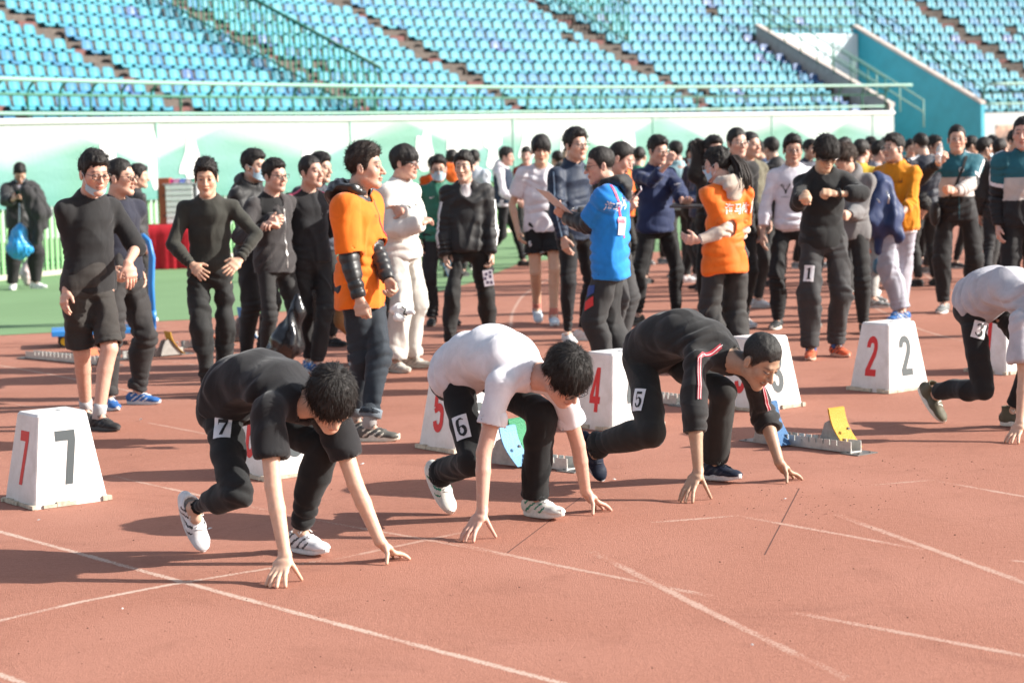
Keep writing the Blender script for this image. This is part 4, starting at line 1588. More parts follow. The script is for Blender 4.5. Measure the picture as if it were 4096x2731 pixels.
tm = NT('green_surface')
v_ = tm.coord()
n1_, n2_ = tm.noise(v_, 90, 3, .6), tm.noise(v_, .5, 4, .6)
tm.base(tm.mix(.5, tm.ramp(n1_.outputs[0], .3, .7, (.125, .225, .105), (.205, .325, .165)), tm.ramp(n2_.outputs[0], .35, .65, (.150, .250, .125), (.195, .315, .165))), .9, spec=.15)
tm.nor(tm.bump(n1_.outputs[0], .3, .003))
gp = [G(-500, 1382), G(0, 1342), G(255, 1328), G(597, 1287), G(765, 1279), G(1250, 1236), G(1717, 1177)]
b_ = [G(1900, 1128), G(2000, 1086), G(2086, 1052), G(2300, 1028), G(2545, 1012), G(2900, 992)]
poly = [(p[0], p[1]) for p in gp + b_] + [(14, 66), (2, 66), (-20, 48), (-26, 20)]
vt = poly2(poly)
me = bpy.data.meshes.new('green_apron'); me.from_pydata([(x, y, .0035) for x, y in vt[0]], [], [tuple(t) for t in vt[1]]); me.materials.append(tm.m); me.update()
tag(link('green_apron', me), kind='structure')


def ribbon(name, pts, w, mat, z, kind='structure'):
    P = np.array([p[:2] for p in pts]); out = []
    # resample
    seg = np.linalg.norm(np.diff(P, axis=0), axis=1); s = np.r_[0, np.cumsum(seg)]
    n = max(6, int(s[-1] / .4) + 1); t = np.linspace(0, s[-1], n)
    Q = np.stack([np.interp(t, s, P[:, i]) for i in (0, 1)], 1)
    if len(P) > 2:
        for _ in range(3): Q[1:-1] = (Q[:-2] + 2 * Q[1:-1] + Q[2:]) / 4
    V, F = [], []
    for i in range(n):
        d = Q[min(i + 1, n - 1)] - Q[max(i - 1, 0)]; d /= np.linalg.norm(d)
        for sg in (1, .5, 0, -.5, -1): V.append((Q[i][0] - d[1] * w * .42 * sg, Q[i][1] + d[0] * w * .42 * sg, z))
    for i in range(n - 1):
        for k in range(4): F.append((5 * i + k, 5 * i + k + 1, 5 * i + k + 6, 5 * i + k + 5))
    end = np.minimum(np.arange(n), np.arange(n)[::-1]) * .5
    T = np.repeat((np.clip(end / .8, 0, 1) * .8 + .2)[:, None] * np.array([0, .8, 1, .8, 0])[None], 1, 0).reshape(-1, 1) * np.ones((1, 3))
    m = mesh_np(name, np.array(V), np.array(F)[:, ::-1], mat, tint=T, smooth=False)
    return tag(link(name, m), kind=kind)


pm1, pm2, pm3 = paint_mat(.90, .72), paint_mat(.92, .48), paint_mat(.96, .40)
px = lambda *q: [G(*p) for p in q]
z = .004
LINES = [
    (pm1, .055, ((-700, 1945), (0, 2124), (760, 2335), (1500, 2535), (2247, 2731), (3000, 2930))),
    (pm1, .05, ((-300, 2560), (0, 2459), (700, 2327), (1080, 2268), (1300, 2238))),
    (pm3, .05, ((1330, 2238), (1700, 2160), (1900, 2118))),
    (pm2, .05, ((435, 1900), (740, 1967), (1080, 2042))),
    (pm3, .05, ((1110, 2048), (1430, 2118), (1760, 2152), (2048, 2226))),
    (pm2, .05, ((1765, 2156), (2048, 2228), (2309, 2276), (2849, 2384))),
    (pm2, .06, ((2361, 2200), (2657, 2353), (3006, 2535), (3398, 2718))),
    (pm2, .055, ((2605, 2089), (2780, 2075), (2962, 2061))),
    (pm2, .055, ((2962, 2064), (3200, 2108), (3458, 2152), (3700, 2200))),
    (pm2, .06, ((3345, 2057), (3702, 2187), (4096, 2327), (4400, 2440))),
    (pm3, .05, ((3458, 1942), (3754, 1917))),
    (pm2, .05, ((3760, 1925), (4096, 1985), (4400, 2040))),
    (pm2, .055, ((3171, 2448), (3458, 2500), (4096, 2622), (4400, 2680))),
    (pm1, .055, ((-300, 2600), (0, 2690), (105, 2735), (400, 2850))),
    (pm2, .05, ((4040, 2240), (4150, 2250))),
    (pm2, .05, ((-300, 1360 + 52), (0, 1462), (230, 1500), (430, 1545), (700, 1602))),
    (pm3, .05, ((0, 1605), (250, 1650), (420, 1680))),
    (pm3, .05, ((540, 1680), (850, 1740))),
    (pm2, .05, ((640, 1440), (1000, 1490), (1330, 1560))),
    (pm2, .05, ((2030, 1420), (2040, 1345), (2046, 1254), (2086, 1185), (2172, 1127), (2275, 1081))),
    (pm2, .05, ((2515, 1250), (2522, 1168), (2540, 1133), (2603, 1087))),
    (pm2, .05, ((3673, 1041), (3679, 1076), (3714, 1110), (3760, 1139), (3863, 1185), (4096, 1300))),
    (pm2, .05, ((3390, 1180), (3560, 1260), (3700, 1330), (3880, 1370))),
    (pm3, .05, ((600, 1308), (690, 1302))),
    (pm2, .05, ((2980, 1060), (3130, 1010))),
    (pm2, .05, ((4000, 1130), (4096, 1170))),
]
for i, (m, w, p) in enumerate(LINES):
    ribbon('lane_line', px(*p), w, m, .0003 + .00001 * i)
seam = plain((.10, .035, .025), .95)
for p in (((3197, 1952), (3128, 2085), (3058, 2218)), ((2323, 1988), (2180, 2095), (2026, 2212))):
    ribbon('track_seam', px(*p), .008, seam, .0002)

# scuffed crumbs of rubber and litter lying on the track: nobody could count them
mb = MB()
rr = random.Random(3)
for i in range(420):
    if i < 170: p = G(rr.gauss(3250, 260), rr.gauss(2010, 55)) if i < 110 else G(rr.gauss(3700, 200), rr.gauss(1870, 40))
    else: p = G(rr.uniform(0, 4096), rr.uniform(1500, 2700))
    s = rr.uniform(.0018, .005) * (1 if i % 12 else 1.6)
    a = rr.uniform(0, 6.28)
    q = [(p[0] + s * math.cos(a + k * 2.1) * rr.uniform(.6, 1.3), p[1] + s * math.sin(a + k * 2.1) * rr.uniform(.6, 1.3), .006) for k in range(3)]
    mb.add(q + [(p[0], p[1], .006 + s * .6)], [(0, 1, 3), (1, 2, 3), (2, 0, 3), (2, 1, 0)])
tag(mb.build('rubber_crumbs', plain((.07, .03, .024), .95)), kind='stuff')
mb = MB()
for q in ((563, 1683, .03), (3140, 2000, .012), (2458, 1922, .015), (840, 2120, .02), (1450, 1860, .018), (2100, 1925, .012), (3010, 2585, .012), (490, 2440, .012), (155, 2085, .016)):
    p = G(q[0], q[1]); s = q[2] * .55
    a = q[0]
    mb.add([(p[0] + s * math.cos(a + k * 1.57) * (1.3 if k % 2 else .8), p[1] + s * math.sin(a + k * 1.57), .007 + (s * .5 if k == 1 else 0)) for k in range(4)] + [(p[0], p[1], .007 + s * .7)], [(0, 1, 4), (1, 2, 4), (2, 3, 4), (3, 0, 4), (3, 2, 1, 0)])
tag(mb.build('paper_litter', plain((.7, .68, .66), .8)), kind='stuff')

# ------------------------------------------------------------------ the grandstand
CX, CY, R0 = 53.34, 18.79, 70.26
Z0, RISE, TREAD = 2.44, .415, .87
dirv = lambda a: np.array([math.cos(a), math.sin(a)])


def sp(a, d, z):
    """a place on the stand: bearing a, d metres up the slope in plan, height z"""
    q = np.array([CX, CY]) + dirv(a) * (R0 + d)
    return (q[0], q[1], z)


def bearing(pxx, d=0.0, zz=Z0 + .2):
    """the bearing whose place at depth d shows in image column pxx"""
    lo, hi = R(95), R(172)
    for _ in range(50):
        m = (lo + hi) / 2
        q = np.array(sp(m, d, zz)) - np.array([0, 0, CAM_H])
        x = IMG_W / 2 + FPX * (q @ _RT) / (q @ _F)
        if x < pxx: hi = m
        else: lo = m
    return (lo + hi) / 2


A_L, A_R = bearing(-900), bearing(5600)
NROW = 17
VOM = (bearing(3535), bearing(3915)); VROW = 8
conc = plain((.115, .095, .082), .9, bump=.4, scale=6, var=.3)
conc_l = plain((.58, .55, .52), .85, bump=.3, scale=5, var=.2)
teal = plain((.030, .360, .480), .55, bump=.1, scale=2, var=.12)
white_w = plain((.42, .47, .47), .7, var=.06)

stand = empty('grandstand')
tag(stand, 'curved concrete grandstand tier rising behind the banner wall', 'grandstand')
NA = 96
al = np.linspace(A_L, A_R, NA)
# steps, each a row of the tier
for k in range(NROW):
    mb = MB()
    spans = [(A_L, A_R)] if k >= VROW else [(A_L, VOM[0]), (VOM[1], A_R)]
    for a0, a1 in spans:
        aa = [a for a in al if a1 < a < a0]
        aa = [a0] + aa + [a1]
        d0, d1 = k * TREAD, (k + 1) * TREAD
        zt, zb = Z0 + k * RISE, Z0 + (k - 1) * RISE - .05
        for u, w in zip(aa, aa[1:]):
            b4 = [sp(u, d0, zb), sp(w, d0, zb), sp(w, d1, zb), sp(u, d1, zb)]
            t4 = [sp(u, d0, zt), sp(w, d0, zt), sp(w, d1, zt), sp(u, d1, zt)]
            mb.hexa(b4, t4)
        mb.build('step', conc, stand); mb = MB()
# front wall
for a0, a1, m in ((A_L, VOM[0], white_w), (VOM[1], A_R, white_w)):
    mb = MB()
    aa = [a0] + [a for a in al if a1 < a < a0] + [a1]
    for u, w in zip(aa, aa[1:]):
        mb.hexa([sp(u, -.3, -.1), sp(w, -.3, -.1), sp(w, -.004, -.1), sp(u, -.004, -.1)], [sp(u, -.3, Z0 + .05), sp(w, -.3, Z0 + .05), sp(w, -.004, Z0 + .05), sp(u, -.004, Z0 + .05)])
    mb.build('front_wall', m, stand)
# the stair well cut into the tier
zt = lambda k: Z0 + k * RISE
wid = .18 / R0
for a, sg, m, capm in ((VOM[0], 1, conc_l, conc_l), (VOM[1], -1, teal, conc_l)):
    mb = MB()
    D = VROW * TREAD
    a2 = a - sg * wid; a = a - sg * .004 / R0
    lo_, hi_ = min(a, a2), max(a, a2)
    mb.hexa([sp(hi_, -.32, -.1), sp(lo_, -.32, -.1), sp(lo_, D, -.1), sp(hi_, D, -.1)], [sp(hi_, -.32, zt(0) + .38), sp(lo_, -.32, zt(0) + .38), sp(lo_, D, zt(VROW) + .38), sp(hi_, D, zt(VROW) + .38)])
    mb.build('stairwell_wall', m, stand)
    mb = MB()
    lo2, hi2 = lo_ - .04 / R0, hi_ + .04 / R0
    e = .385
    mb.hexa([sp(hi2, -.34, zt(0) + e), sp(lo2, -.34, zt(0) + e), sp(lo2, D, zt(VROW) + e), sp(hi2, D, zt(VROW) + e)], [sp(hi2, -.34, zt(0) + e + .1), sp(lo2, -.34, zt(0) + e + .1), sp(lo2, D, zt(VROW) + e + .1), sp(hi2, D, zt(VROW) + e + .1)])
    mb.build('wall_coping', plain((.50, .44, .40), .85, bump=.3, scale=8), stand)
mb = MB()
D = VROW * TREAD
ins = VOM[1] + wid * 1.2, VOM[0] - wid * 1.2
mb.hexa([sp(ins[1], D - .3, 0), sp(ins[0], D - .3, 0), sp(ins[0], D - .01, 0), sp(ins[1], D - .01, 0)], [sp(ins[1], D - .3, zt(VROW) + .1), sp(ins[0], D - .3, zt(VROW) + .1), sp(ins[0], D - .01, zt(VROW) + .1), sp(ins[1], D - .01, zt(VROW) + .1)])
mb.build('back_wall', plain((.62, .74, .78), .6), stand)
# flight of steps down inside the well
mb = MB()
for k in range(10):
    d0 = D - .3 - (k + 1) * .42; zz = max(.1, zt(VROW) - 3.4 - k * .25)
    mb.hexa([sp(ins[1], d0, 0), sp(ins[0], d0, 0), sp(ins[0], d0 + .42, 0), sp(ins[1], d0 + .42, 0)], [sp(ins[1], d0, zz), sp(ins[0], d0, zz), sp(ins[0], d0 + .42, zz), sp(ins[1], d0 + .42, zz)])
mb.build('stair', plain((.16, .15, .14), .9), stand)
# frames and dark openings in the wall right of the well
aR = VOM[1]
t = NT('poster'); v = t.coord(); n = t.noise(v, 3.2, 4, .7)
r_ = t.ramp(n.outputs[0], .35, .62, (.03, .03, .035), (.55, .35, .25)); t.base(r_, .6)
for i in range(10):
    mb = MB()
    a0 = aR - (i * 2.6 + .55) / R0; a1 = aR - (i * 2.6 + 2.3) / R0
    mb.hexa([sp(a0, -.315, .2), sp(a1, -.315, .2), sp(a1, -.303, .2), sp(a0, -.303, .2)], [sp(a0, -.315, Z0 - .42), sp(a1, -.315, Z0 - .42), sp(a1, -.303, Z0 - .42), sp(a0, -.303, Z0 - .42)])
    mb.build('poster_board', t.m, stand)

AISLE = [bearing(p) for p in (-560, 178, 890, 1586, 2190, 2918, 4330, 5050)]
AW = .42
blue = []
for c in ((.026, .235, .315), (.032, .250, .325), (.022, .215, .310), (.016, .155, .290)):
    blue.append(plain(c, .55, var=.10, scale=3))
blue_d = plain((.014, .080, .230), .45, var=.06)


def seat_grid():
    """bucket seat of moulded plastic: pan, curved back, rolled lip; faces -Y"""
    prof = [(-.205, .085), (-.215, .135), (-.19, .165), (-.02, .145), (.085, .160), (.135, .23), (.160, .36), (.172, .455), (.178, .475)]
    V, F = [], []
    nu = 5
    for side in (0, 1):
        for j, (y, zz) in enumerate(prof):
            for i in range(nu):
                u = i / (nu - 1) * 2 - 1
                w = .215 if 1 < j < 7 else .195
                cup = .035 * u * u
                yy, z2 = y, zz
                if j <= 3: z2 += cup * (1 if j > 1 else .2)
                elif j == 4: z2 += cup * .7; yy -= cup * .6
                else: yy -= cup * 1.2
                if j >= 7: z2 -= .03 * u ** 4
                if side:
                    if j <= 3: z2 -= .022
                    else: yy += .02; z2 -= .010
                V.append((u * w, yy, z2))
    n = len(prof) * nu
    for side in (0, 1):
        for j in range(len(prof) - 1):
            for i in range(nu - 1):
                a = side * n + j * nu + i
                f = (a, a + 1, a + nu + 1, a + nu)
                F.append(f if not side else f[::-1])
    L = len(prof)
    for j in range(L - 1):
        for i in (0, nu - 1):
            a = j * nu + i
            f = (a, a + nu, n + a + nu, n + a)
            F.append(f if i == 0 else f[::-1])
    for i in range(nu - 1):
        F.append((i, n + i, n + i + 1, i + 1)); a = (L - 1) * nu + i
        F.append((a, a + 1, n + a + 1, n + a))
    b = len(V)
    # the bracket that carries it
    for x in (-.03, .03):
        for y in (-.08, .08):
            for zz in (0.0, .15): V.append((x, y, zz))
    F += [(b, b + 1, b + 3, b + 2), (b + 4, b + 6, b + 7, b + 5), (b, b + 4, b + 5, b + 1), (b + 2, b + 3, b + 7, b + 6)]
    return V, F


SV, SF = seat_grid()
seat_me = []
for m in blue + [blue_d]:
    me = bpy.data.meshes.new('stadium_seat'); me.from_pydata(SV, [], SF); me.materials.append(m)
    me.polygons.foreach_set('use_smooth', [True] * len(SF)); me.update(); seat_me.append(me)
places = []
rs = random.Random(11)
PITCH_S = .535
for k in range(NROW):
    Rr = R0 + k * TREAD + .47
    n = int((A_L - A_R) * Rr / PITCH_S)
    for i in range(n):
        a = A_L - i * PITCH_S / Rr
        if any(abs(a - q) * Rr < AW for q in AISLE): continue
        if k < VROW and VOM[1] - .3 / Rr < a < VOM[0] + .45 / Rr: continue
        p = sp(a, k * TREAD + .47, Z0 + k * RISE)
        q = np.array(p) - np.array([0, 0, CAM_H])
        X = IMG_W / 2 + FPX * (q @ _RT) / (q @ _F); Y = IMG_H / 2 - FPX * (q @ _UP) / (q @ _F)
        if X < -700 or X > 4800 or Y < -420: continue
        inview = -20 < X < 4110 and Y > 0
        col_i = rs.choice((0, 0, 1, 1, 2, 3))
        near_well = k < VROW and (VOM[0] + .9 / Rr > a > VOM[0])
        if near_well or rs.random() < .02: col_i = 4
        if rs.random() < .008: continue
        places.append((q @ _F if inview else 1e3 + rs.random(), a, p, col_i, inview))
places.sort(key=lambda t: t[0])
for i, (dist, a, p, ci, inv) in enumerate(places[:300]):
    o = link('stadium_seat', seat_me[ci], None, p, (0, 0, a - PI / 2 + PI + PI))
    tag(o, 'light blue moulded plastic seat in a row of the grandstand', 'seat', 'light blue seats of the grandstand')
V, F, MI = [], [], []
sv = np.array(SV); sf = np.array(SF)
for i, (dist, a, p, ci, inv) in enumerate(places[300:]):
    an = a - PI / 2
    c, s = math.cos(an), math.sin(an)
    jit = 1
    W = np.stack([sv[:, 0] * c - sv[:, 1] * s, sv[:, 0] * s + sv[:, 1] * c, sv[:, 2]], 1) + np.array(p)
    V.append(W); F.append(sf + i * len(sv)); MI += [ci] * len(sf)
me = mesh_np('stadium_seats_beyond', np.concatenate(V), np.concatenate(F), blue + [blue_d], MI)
tag(link('stadium_seats_beyond', me), kind='stuff')
# aisle steps with a worn red edge
redstep = plain((.15, .060, .055), .8, var=.3, scale=9)
for a in AISLE:
    for k in range(NROW - 1):
        if k < VROW and VOM[1] < a < VOM[0]: continue
        mb = MB()
        w = AW * .8 / (R0 + k * TREAD)
        d = k * TREAD + TREAD * .5
        mb.hexa([sp(a + w, d, zt(k) - .02), sp(a - w, d, zt(k) - .02), sp(a - w, d + TREAD * .49, zt(k) - .02), sp(a + w, d + TREAD * .49, zt(k) - .02)],
                [sp(a + w, d, zt(k) + .2), sp(a - w, d, zt(k) + .2), sp(a - w, d + TREAD * .49, zt(k) + .2), sp(a + w, d + TREAD * .49, zt(k) + .2)])
        mb.build('aisle_step', (plain((.105, .088, .078), .9, bump=.3, scale=7, var=.3), redstep)[k % 2], stand)

# railings
rail_m = plain((.06, .20, .14), .5, var=.15)
rail_l = plain((.24, .42, .34), .5, var=.12)
rail_d = plain((.018, .13, .085), .5)


def railing(a0, a1, label, step=1.15, d=-.15, z=Z0, h=1.12, over=0.0):
    t = empty('railing', sp((a0 + a1) / 2, d, z)); base = np.array(t.location)
    tag(t, label, 'railing', None)
    n = max(2, int(abs(a0 - a1) * R0 / step))
    aa = np.linspace(a0, a1, n + 1)
    post = None
    for i, a in enumerate(aa):
        p = np.array(sp(a, d, z)) - base; q = np.array(sp(a, d - .34, z)) - base
        mb = MB()
        mb.tube([p, p + (0, 0, h * .72), p * .8 + q * .2 + (0, 0, h * .86), p * .45 + q * .55 + (0, 0, h * .97), q + (0, 0, h)], .034, 6)
        mb.build('post', rail_m, t, smooth=True)
    for hh, dd, rr_, m in ((h, d - .34, .055, rail_l), (h * .72, d, .036, rail_m), (h * .34, d - .03, .042, rail_l)):
        mb = MB()
        fine = np.linspace(a0, a1 - (over / R0 if hh == h else 0), n * 2 + 1)
        mb.tube([np.array(sp(a, dd, z + hh)) - base for a in fine], rr_, 6)
        mb.build('rail', m, t, smooth=True)
    return t


railing(A_L, VOM[0] + .05 / R0, 'long pale green railing with bent posts along the front of the stand', over=1.0)
railing(VOM[1] - .1 / R0, A_R, 'pale green railing over the posters right of the teal stairwell')


def slope_rail(label, a, d0, d1, h=1.0, z_off=.48, n=8, m=rail_m, r=.024):
    t = empty('handrail', sp(a, (d0 + d1) / 2, Z0)); base = np.array(t.location)
    tag(t, label, 'handrail')
    zz = lambda d: Z0 + d / TREAD * RISE + z_off
    for i in range(n + 1):
        d = lerp(d0, d1, i / n)
        mb = MB(); mb.tube([np.array(sp(a, d, zz(d))) - base, np.array(sp(a, d, zz(d) + h)) - base], r, 6)
        mb.build('post', m, t, smooth=True)
    for hh in (h, h * .55):
        mb = MB(); mb.tube([np.array(sp(a, d0, zz(d0) + hh)) - base, np.array(sp(a, d1, zz(d1) + hh)) - base], r * 1.15, 6)
        mb.build('rail', m, t, smooth=True)
    return t


D = VROW * TREAD
slope_rail('sloping green handrail on the grey wall left of the stairwell', VOM[0] + .09 / R0, -.2, D)
slope_rail('sloping green handrail on the teal wall of the stairwell', VOM[1] - .09 / R0, -.2, D, m=rail_d)
slope_rail('pale handrail with curled ends down the middle of the stairwell', (VOM[0] * .5 + VOM[1] * .5), .4, D - 1.5, z_off=-.6, n=4, m=rail_l)
t = empty('railing', sp(VOM[0], D, zt(VROW))); base = np.array(t.location)
tag(t, 'green railing across the top of the white stairwell opening', 'railing')
for i in range(7):
    a = lerp(VOM[0], VOM[1], i / 6); mb = MB(); p = np.array(sp(a, D + .1, zt(VROW))) - base
    mb.tube([p, p + (0, 0, 1.2)], .024, 6); mb.build('post', rail_m, t, smooth=True)
for hh in (1.2, .8, .4):
    mb = MB(); mb.tube([np.array(sp(lerp(VOM[0], VOM[1], i / 6), D + .1, zt(VROW) + hh)) - base for i in range(7)], .03, 6); mb.build('rail', rail_m, t, smooth=True)
# the tall green bar fences that divide the sectors
for a, lab, d1, h in ((AISLE[3] + .75 / R0, 'tall dark green bar fence climbing an aisle between blocks of seats', 13.5, 1.65), (bearing(3010), 'green bar fence climbing the stand left of the stairwell opening', 14, 1.5)):
    d0 = -.1 if h > 1.6 else D - .8
    t = empty('bar_fence', sp(a, 0, Z0)); base = np.array(t.location)
    tag(t, lab, 'fence')
    zz = lambda d: Z0 + max(0, d) / TREAD * RISE
    n = int((d1 - d0) / .21)
    bar = None
    for i in range(n + 1):
        d = lerp(d0, d1, i / n); p = np.array(sp(a, d, zz(d))) - base
        if bar is None:
            mb = MB(); mb.tube([(0, 0, 0), (0, 0, h)], .030, 5, cap=False); bar = mb.mesh('bar', plain((.04, .27, .17), .5), True)
        link('bar', bar, t, p)
    for hh, rr_, m in ((h, .055, rail_d), (.1, .03, rail_d)):
        mb = MB(); mb.tube([np.array(sp(a, d0, zz(d0) + hh)) - base, np.array(sp(a, d1, zz(d1) + hh)) - base], rr_, 6); mb.build('rail', m, t, smooth=True)

# ------------------------------------------------------------------ banner wall and the green fence that carries it
WALL = [(-260, 30.0, 506), (10, 31.2, 497), (600, 34.4, 488), (1400, 39.0, 483), (2000, 43.0, 474), (2600, 47.5, 468), (3575, 57.0, 456)]
top = [at(x, y, d) for x, d, y in WALL]
zt_b = 2.32
bm_ = NT('banner_print')
v = bm_.n('ShaderNodeUVMap').outputs[0]
sx = bm_.n('ShaderNodeSeparateXYZ'); bm_.l(v, sx.inputs[0])
mt = lambda op, a, b: (lambda nd: ([bm_.l(s_, nd.inputs[i]) if not isinstance(s_, (int, float)) else setattr(nd.inputs[i], 'default_value', s_) for i, s_ in enumerate((a, b))], nd.outputs[0])[1])(bm_.n('ShaderNodeMath', operation=op))
# pale hills printed over a mint ground: saw-tooth ridges along the length
s1 = mt('PINGPONG', mt('MULTIPLY', sx.outputs[0], .21), .5)
h1 = mt('ADD', mt('MULTIPLY', s1, 1.1), .42)
f1 = bm_.ramp(mt('SUBTRACT', sx.outputs[1], h1), .0, .06, (0, 0, 0), (1, 1, 1))
s2 = mt('PINGPONG', mt('ADD', mt('MULTIPLY', sx.outputs[0], .13), .31), .5)
h2 = mt('ADD', mt('MULTIPLY', s2, -1.1), .95)
f2 = bm_.ramp(mt('SUBTRACT', sx.outputs[1], h2), .0, .25, (0, 0, 0), (1, 1, 1))
nb = bm_.noise(v, .45, 2)
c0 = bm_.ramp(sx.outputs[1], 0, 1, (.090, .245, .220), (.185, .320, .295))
c0 = bm_.mix(bm_.ramp(nb.outputs[0], .4, .62, (0, 0, 0), (.7, .7, .7)), c0, (.100, .240, .165))
c0 = bm_.mix(f1, c0, (.320, .380, .360))
c0 = bm_.mix(f2, c0, (.335, .375, .365))
n5 = bm_.noise(v, 14, 3, .6)
bm_.base(c0, .55, spec=.3)
wv = bm_.n('ShaderNodeTexWave', wave_type='BANDS', bands_direction='Y'); wv.inputs['Scale'].default_value = 1.1; wv.inputs['Distortion'].default_value = 1.2; bm_.l(v, wv.inputs[0])
bm_.nor(bm_.bump(wv.outputs[0], .25, .02, bm_.bump(n5.outputs[0], .5, .02)))

wallroot = empty('banner_wall', (top[0][0], top[0][1], 0))
tag(wallroot, 'long pale mint banner with white lettering along the foot of the stand', 'banner')
bw = np.array(wallroot.location)
L = [0]
for p, q in zip(top, top[1:]): L.append(L[-1] + math.hypot(q[0] - p[0], q[1] - p[1]))
zb_at = lambda i: 1.06 if i < 4 else .0
V, F, UV = [], [], []
cols = []
for i, p in enumerate(top):
    q = top[min(i + 1, len(top) - 1)]; o = top[max(i - 1, 0)]
    d = nrm(A3(q[0] - o[0], q[1] - o[1], 0)); nn = A3(d[1], -d[0], 0)
    cols.append((p, d, nn))
bottoms = [1.04, 1.04, 1.06, 1.06, 1.06, .9, .05]
front, back = [], []
me = bpy.data.meshes.new('banner_sheet'); bmm = bmesh.new(); uvl = bmm.loops.layers.uv.new('uv')
NS = 60
S = np.linspace(0, L[-1], NS)


def wall_at(s):
    i = max(j for j in range(len(L)) if L[j] <= s + 1e-6); i = min(i, len(L) - 2)
    t = (s - L[i]) / (L[i + 1] - L[i])
    p = top[i] * (1 - t) + top[i + 1] * t
    d = nrm(A3(*(top[i + 1] - top[i])[:2], 0)); return p, d, A3(d[1], -d[0], 0), lerp(bottoms[i], bottoms[i + 1], t)


grid = {}
for i, s in enumerate(S):
    p, d, nn, zb = wall_at(s)
    for j in range(5):
        v_ = j / 4; zz = lerp(zb, p[2], v_)
        for k, off in ((0, .0), (1, -.05)):
            grid[i, j, k] = bmm.verts.new((p[0] + nn[0] * off - bw[0], p[1] + nn[1] * off - bw[1], zz))
            grid[i, j, k, 'uv'] = (s, (zz - 1.04) / 1.3)


def face(keys):
    f = bmm.faces.new([grid[k] for k in keys])
    for lp, k in zip(f.loops, keys): lp[uvl].uv = grid[(*k, 'uv')]


for i in range(NS - 1):
    for j in range(4):
        face([(i, j, 0), (i + 1, j, 0), (i + 1, j + 1, 0), (i, j + 1, 0)])
        face([(i, j + 1, 1), (i + 1, j + 1, 1), (i + 1, j, 1), (i, j, 1)])
    face([(i, 4, 0), (i + 1, 4, 0), (i + 1, 4, 1), (i, 4, 1)]); face([(i, 0, 1), (i + 1, 0, 1), (i + 1, 0, 0), (i, 0, 0)])
for j in range(4):
    face([(0, j, 1), (0, j, 0), (0, j + 1, 0), (0, j + 1, 1)]); face([(NS - 1, j, 0), (NS - 1, j, 1), (NS - 1, j + 1, 1), (NS - 1, j + 1, 0)])
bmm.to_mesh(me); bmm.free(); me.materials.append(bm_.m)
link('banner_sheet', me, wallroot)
# white rim on top
mb = MB()
mb.tube([wall_at(s)[0] - bw + (0, 0, .03) for s in S], .055, 6)
mb.build('top_edge', plain((.60, .62, .61), .6), wallroot, smooth=True)
for s in (5.1, 10.4, 15.7, 21, 26.3, 31.6):
    mb = MB()
    p, d, nn, zb = wall_at(s)
    mb.box(p - bw + nn * .012 + (0, 0, -(p[2] - zb) / 2), (.03, .02, p[2] - zb), Matrix.Rotation(math.atan2(d[1], d[0]), 3, 'Z'))
    mb.build('sheet_seam', plain((.20, .40, .33), .7), wallroot)
# brushed white characters, blown out in the light: each one a piece of flat print
BLOBS = [
    (423, 600, [[(-.42, .5), (-.3, .75), (-.12, .35), (.1, .7), (.36, .78), (.42, .2), (.6, -.2), (.5, -.6), (.1, -.7), (-.3, -.35), (-.5, .0)]]),
    (600, 610, [[(-.14, 1), (.16, 1), (.24, .62), (.62, .72), (.74, .42), (.6, .22), (.34, .26), (.3, -.95), (.0, -1.0), (-.2, -.4), (-.55, -.5), (-.3, 0), (-.62, -.02), (-.7, .3), (-.25, .42)]]),
    (756, 625, [[(-.12, 1), (.18, 1), (.3, .5), (.62, -.2), (.8, -.6), (.4, -.55), (.3, -1), (-.2, -1), (-.3, -.45), (-.72, -.5), (-.6, -.2), (-.3, .2)]]),
    (1225, 640, [[(-.12, .9), (.2, .9), (.3, .3), (.6, -.3), (.5, -.8), (.1, -.6), (-.2, -.9), (-.6, -.7), (-.4, -.1)]]),
    (1690, 560, [[(-.5, .7), (-.1, .5), (.1, 1), (.45, .9), (.55, .2), (.75, -.2), (.5, -.7), (-.3, -.8), (-.6, -.2)]]),
    (1812, 570, [[(-.4, .8), (-.15, .5), (.2, .9), (.5, .6), (.5, -.1), (.7, -.4), (.3, -.9), (-.4, -.7), (-.6, 0)]]),
    (1965, 560, [[(-.14, 1), (.2, 1), (.26, .5), (.7, .6), (.75, .15), (.3, .1), (.5, -.6), (.4, -1), (-.1, -.8), (-.6, -.7), (-.2, 0), (-.65, .1), (-.7, .45), (-.2, .5)]]),
    (2102, 580, [[(-.1, 1), (.15, 1), (.35, .3), (.7, -.3), (.3, -.4), (.25, -1), (-.15, -1), (-.3, -.4), (-.75, -.4), (-.35, .2)]]),
    (2265, 570, [[(-.3, .9), (.3, .9), (.4, .4), (.65, .2), (.55, -.6), (.6, -.95), (-.5, -.9), (-.6, -.2), (-.45, .3)]]),
    (2512, 560, [[(-.12, 1.05), (.16, 1.05), (.24, .65), (.5, .5), (.55, -.2), (.4, -.9), (.1, -1), (-.3, -.9), (-.5, -.3), (-.5, .5), (-.2, .65)]]),
]
wm = plain((.60, .60, .60), .5, var=.02)
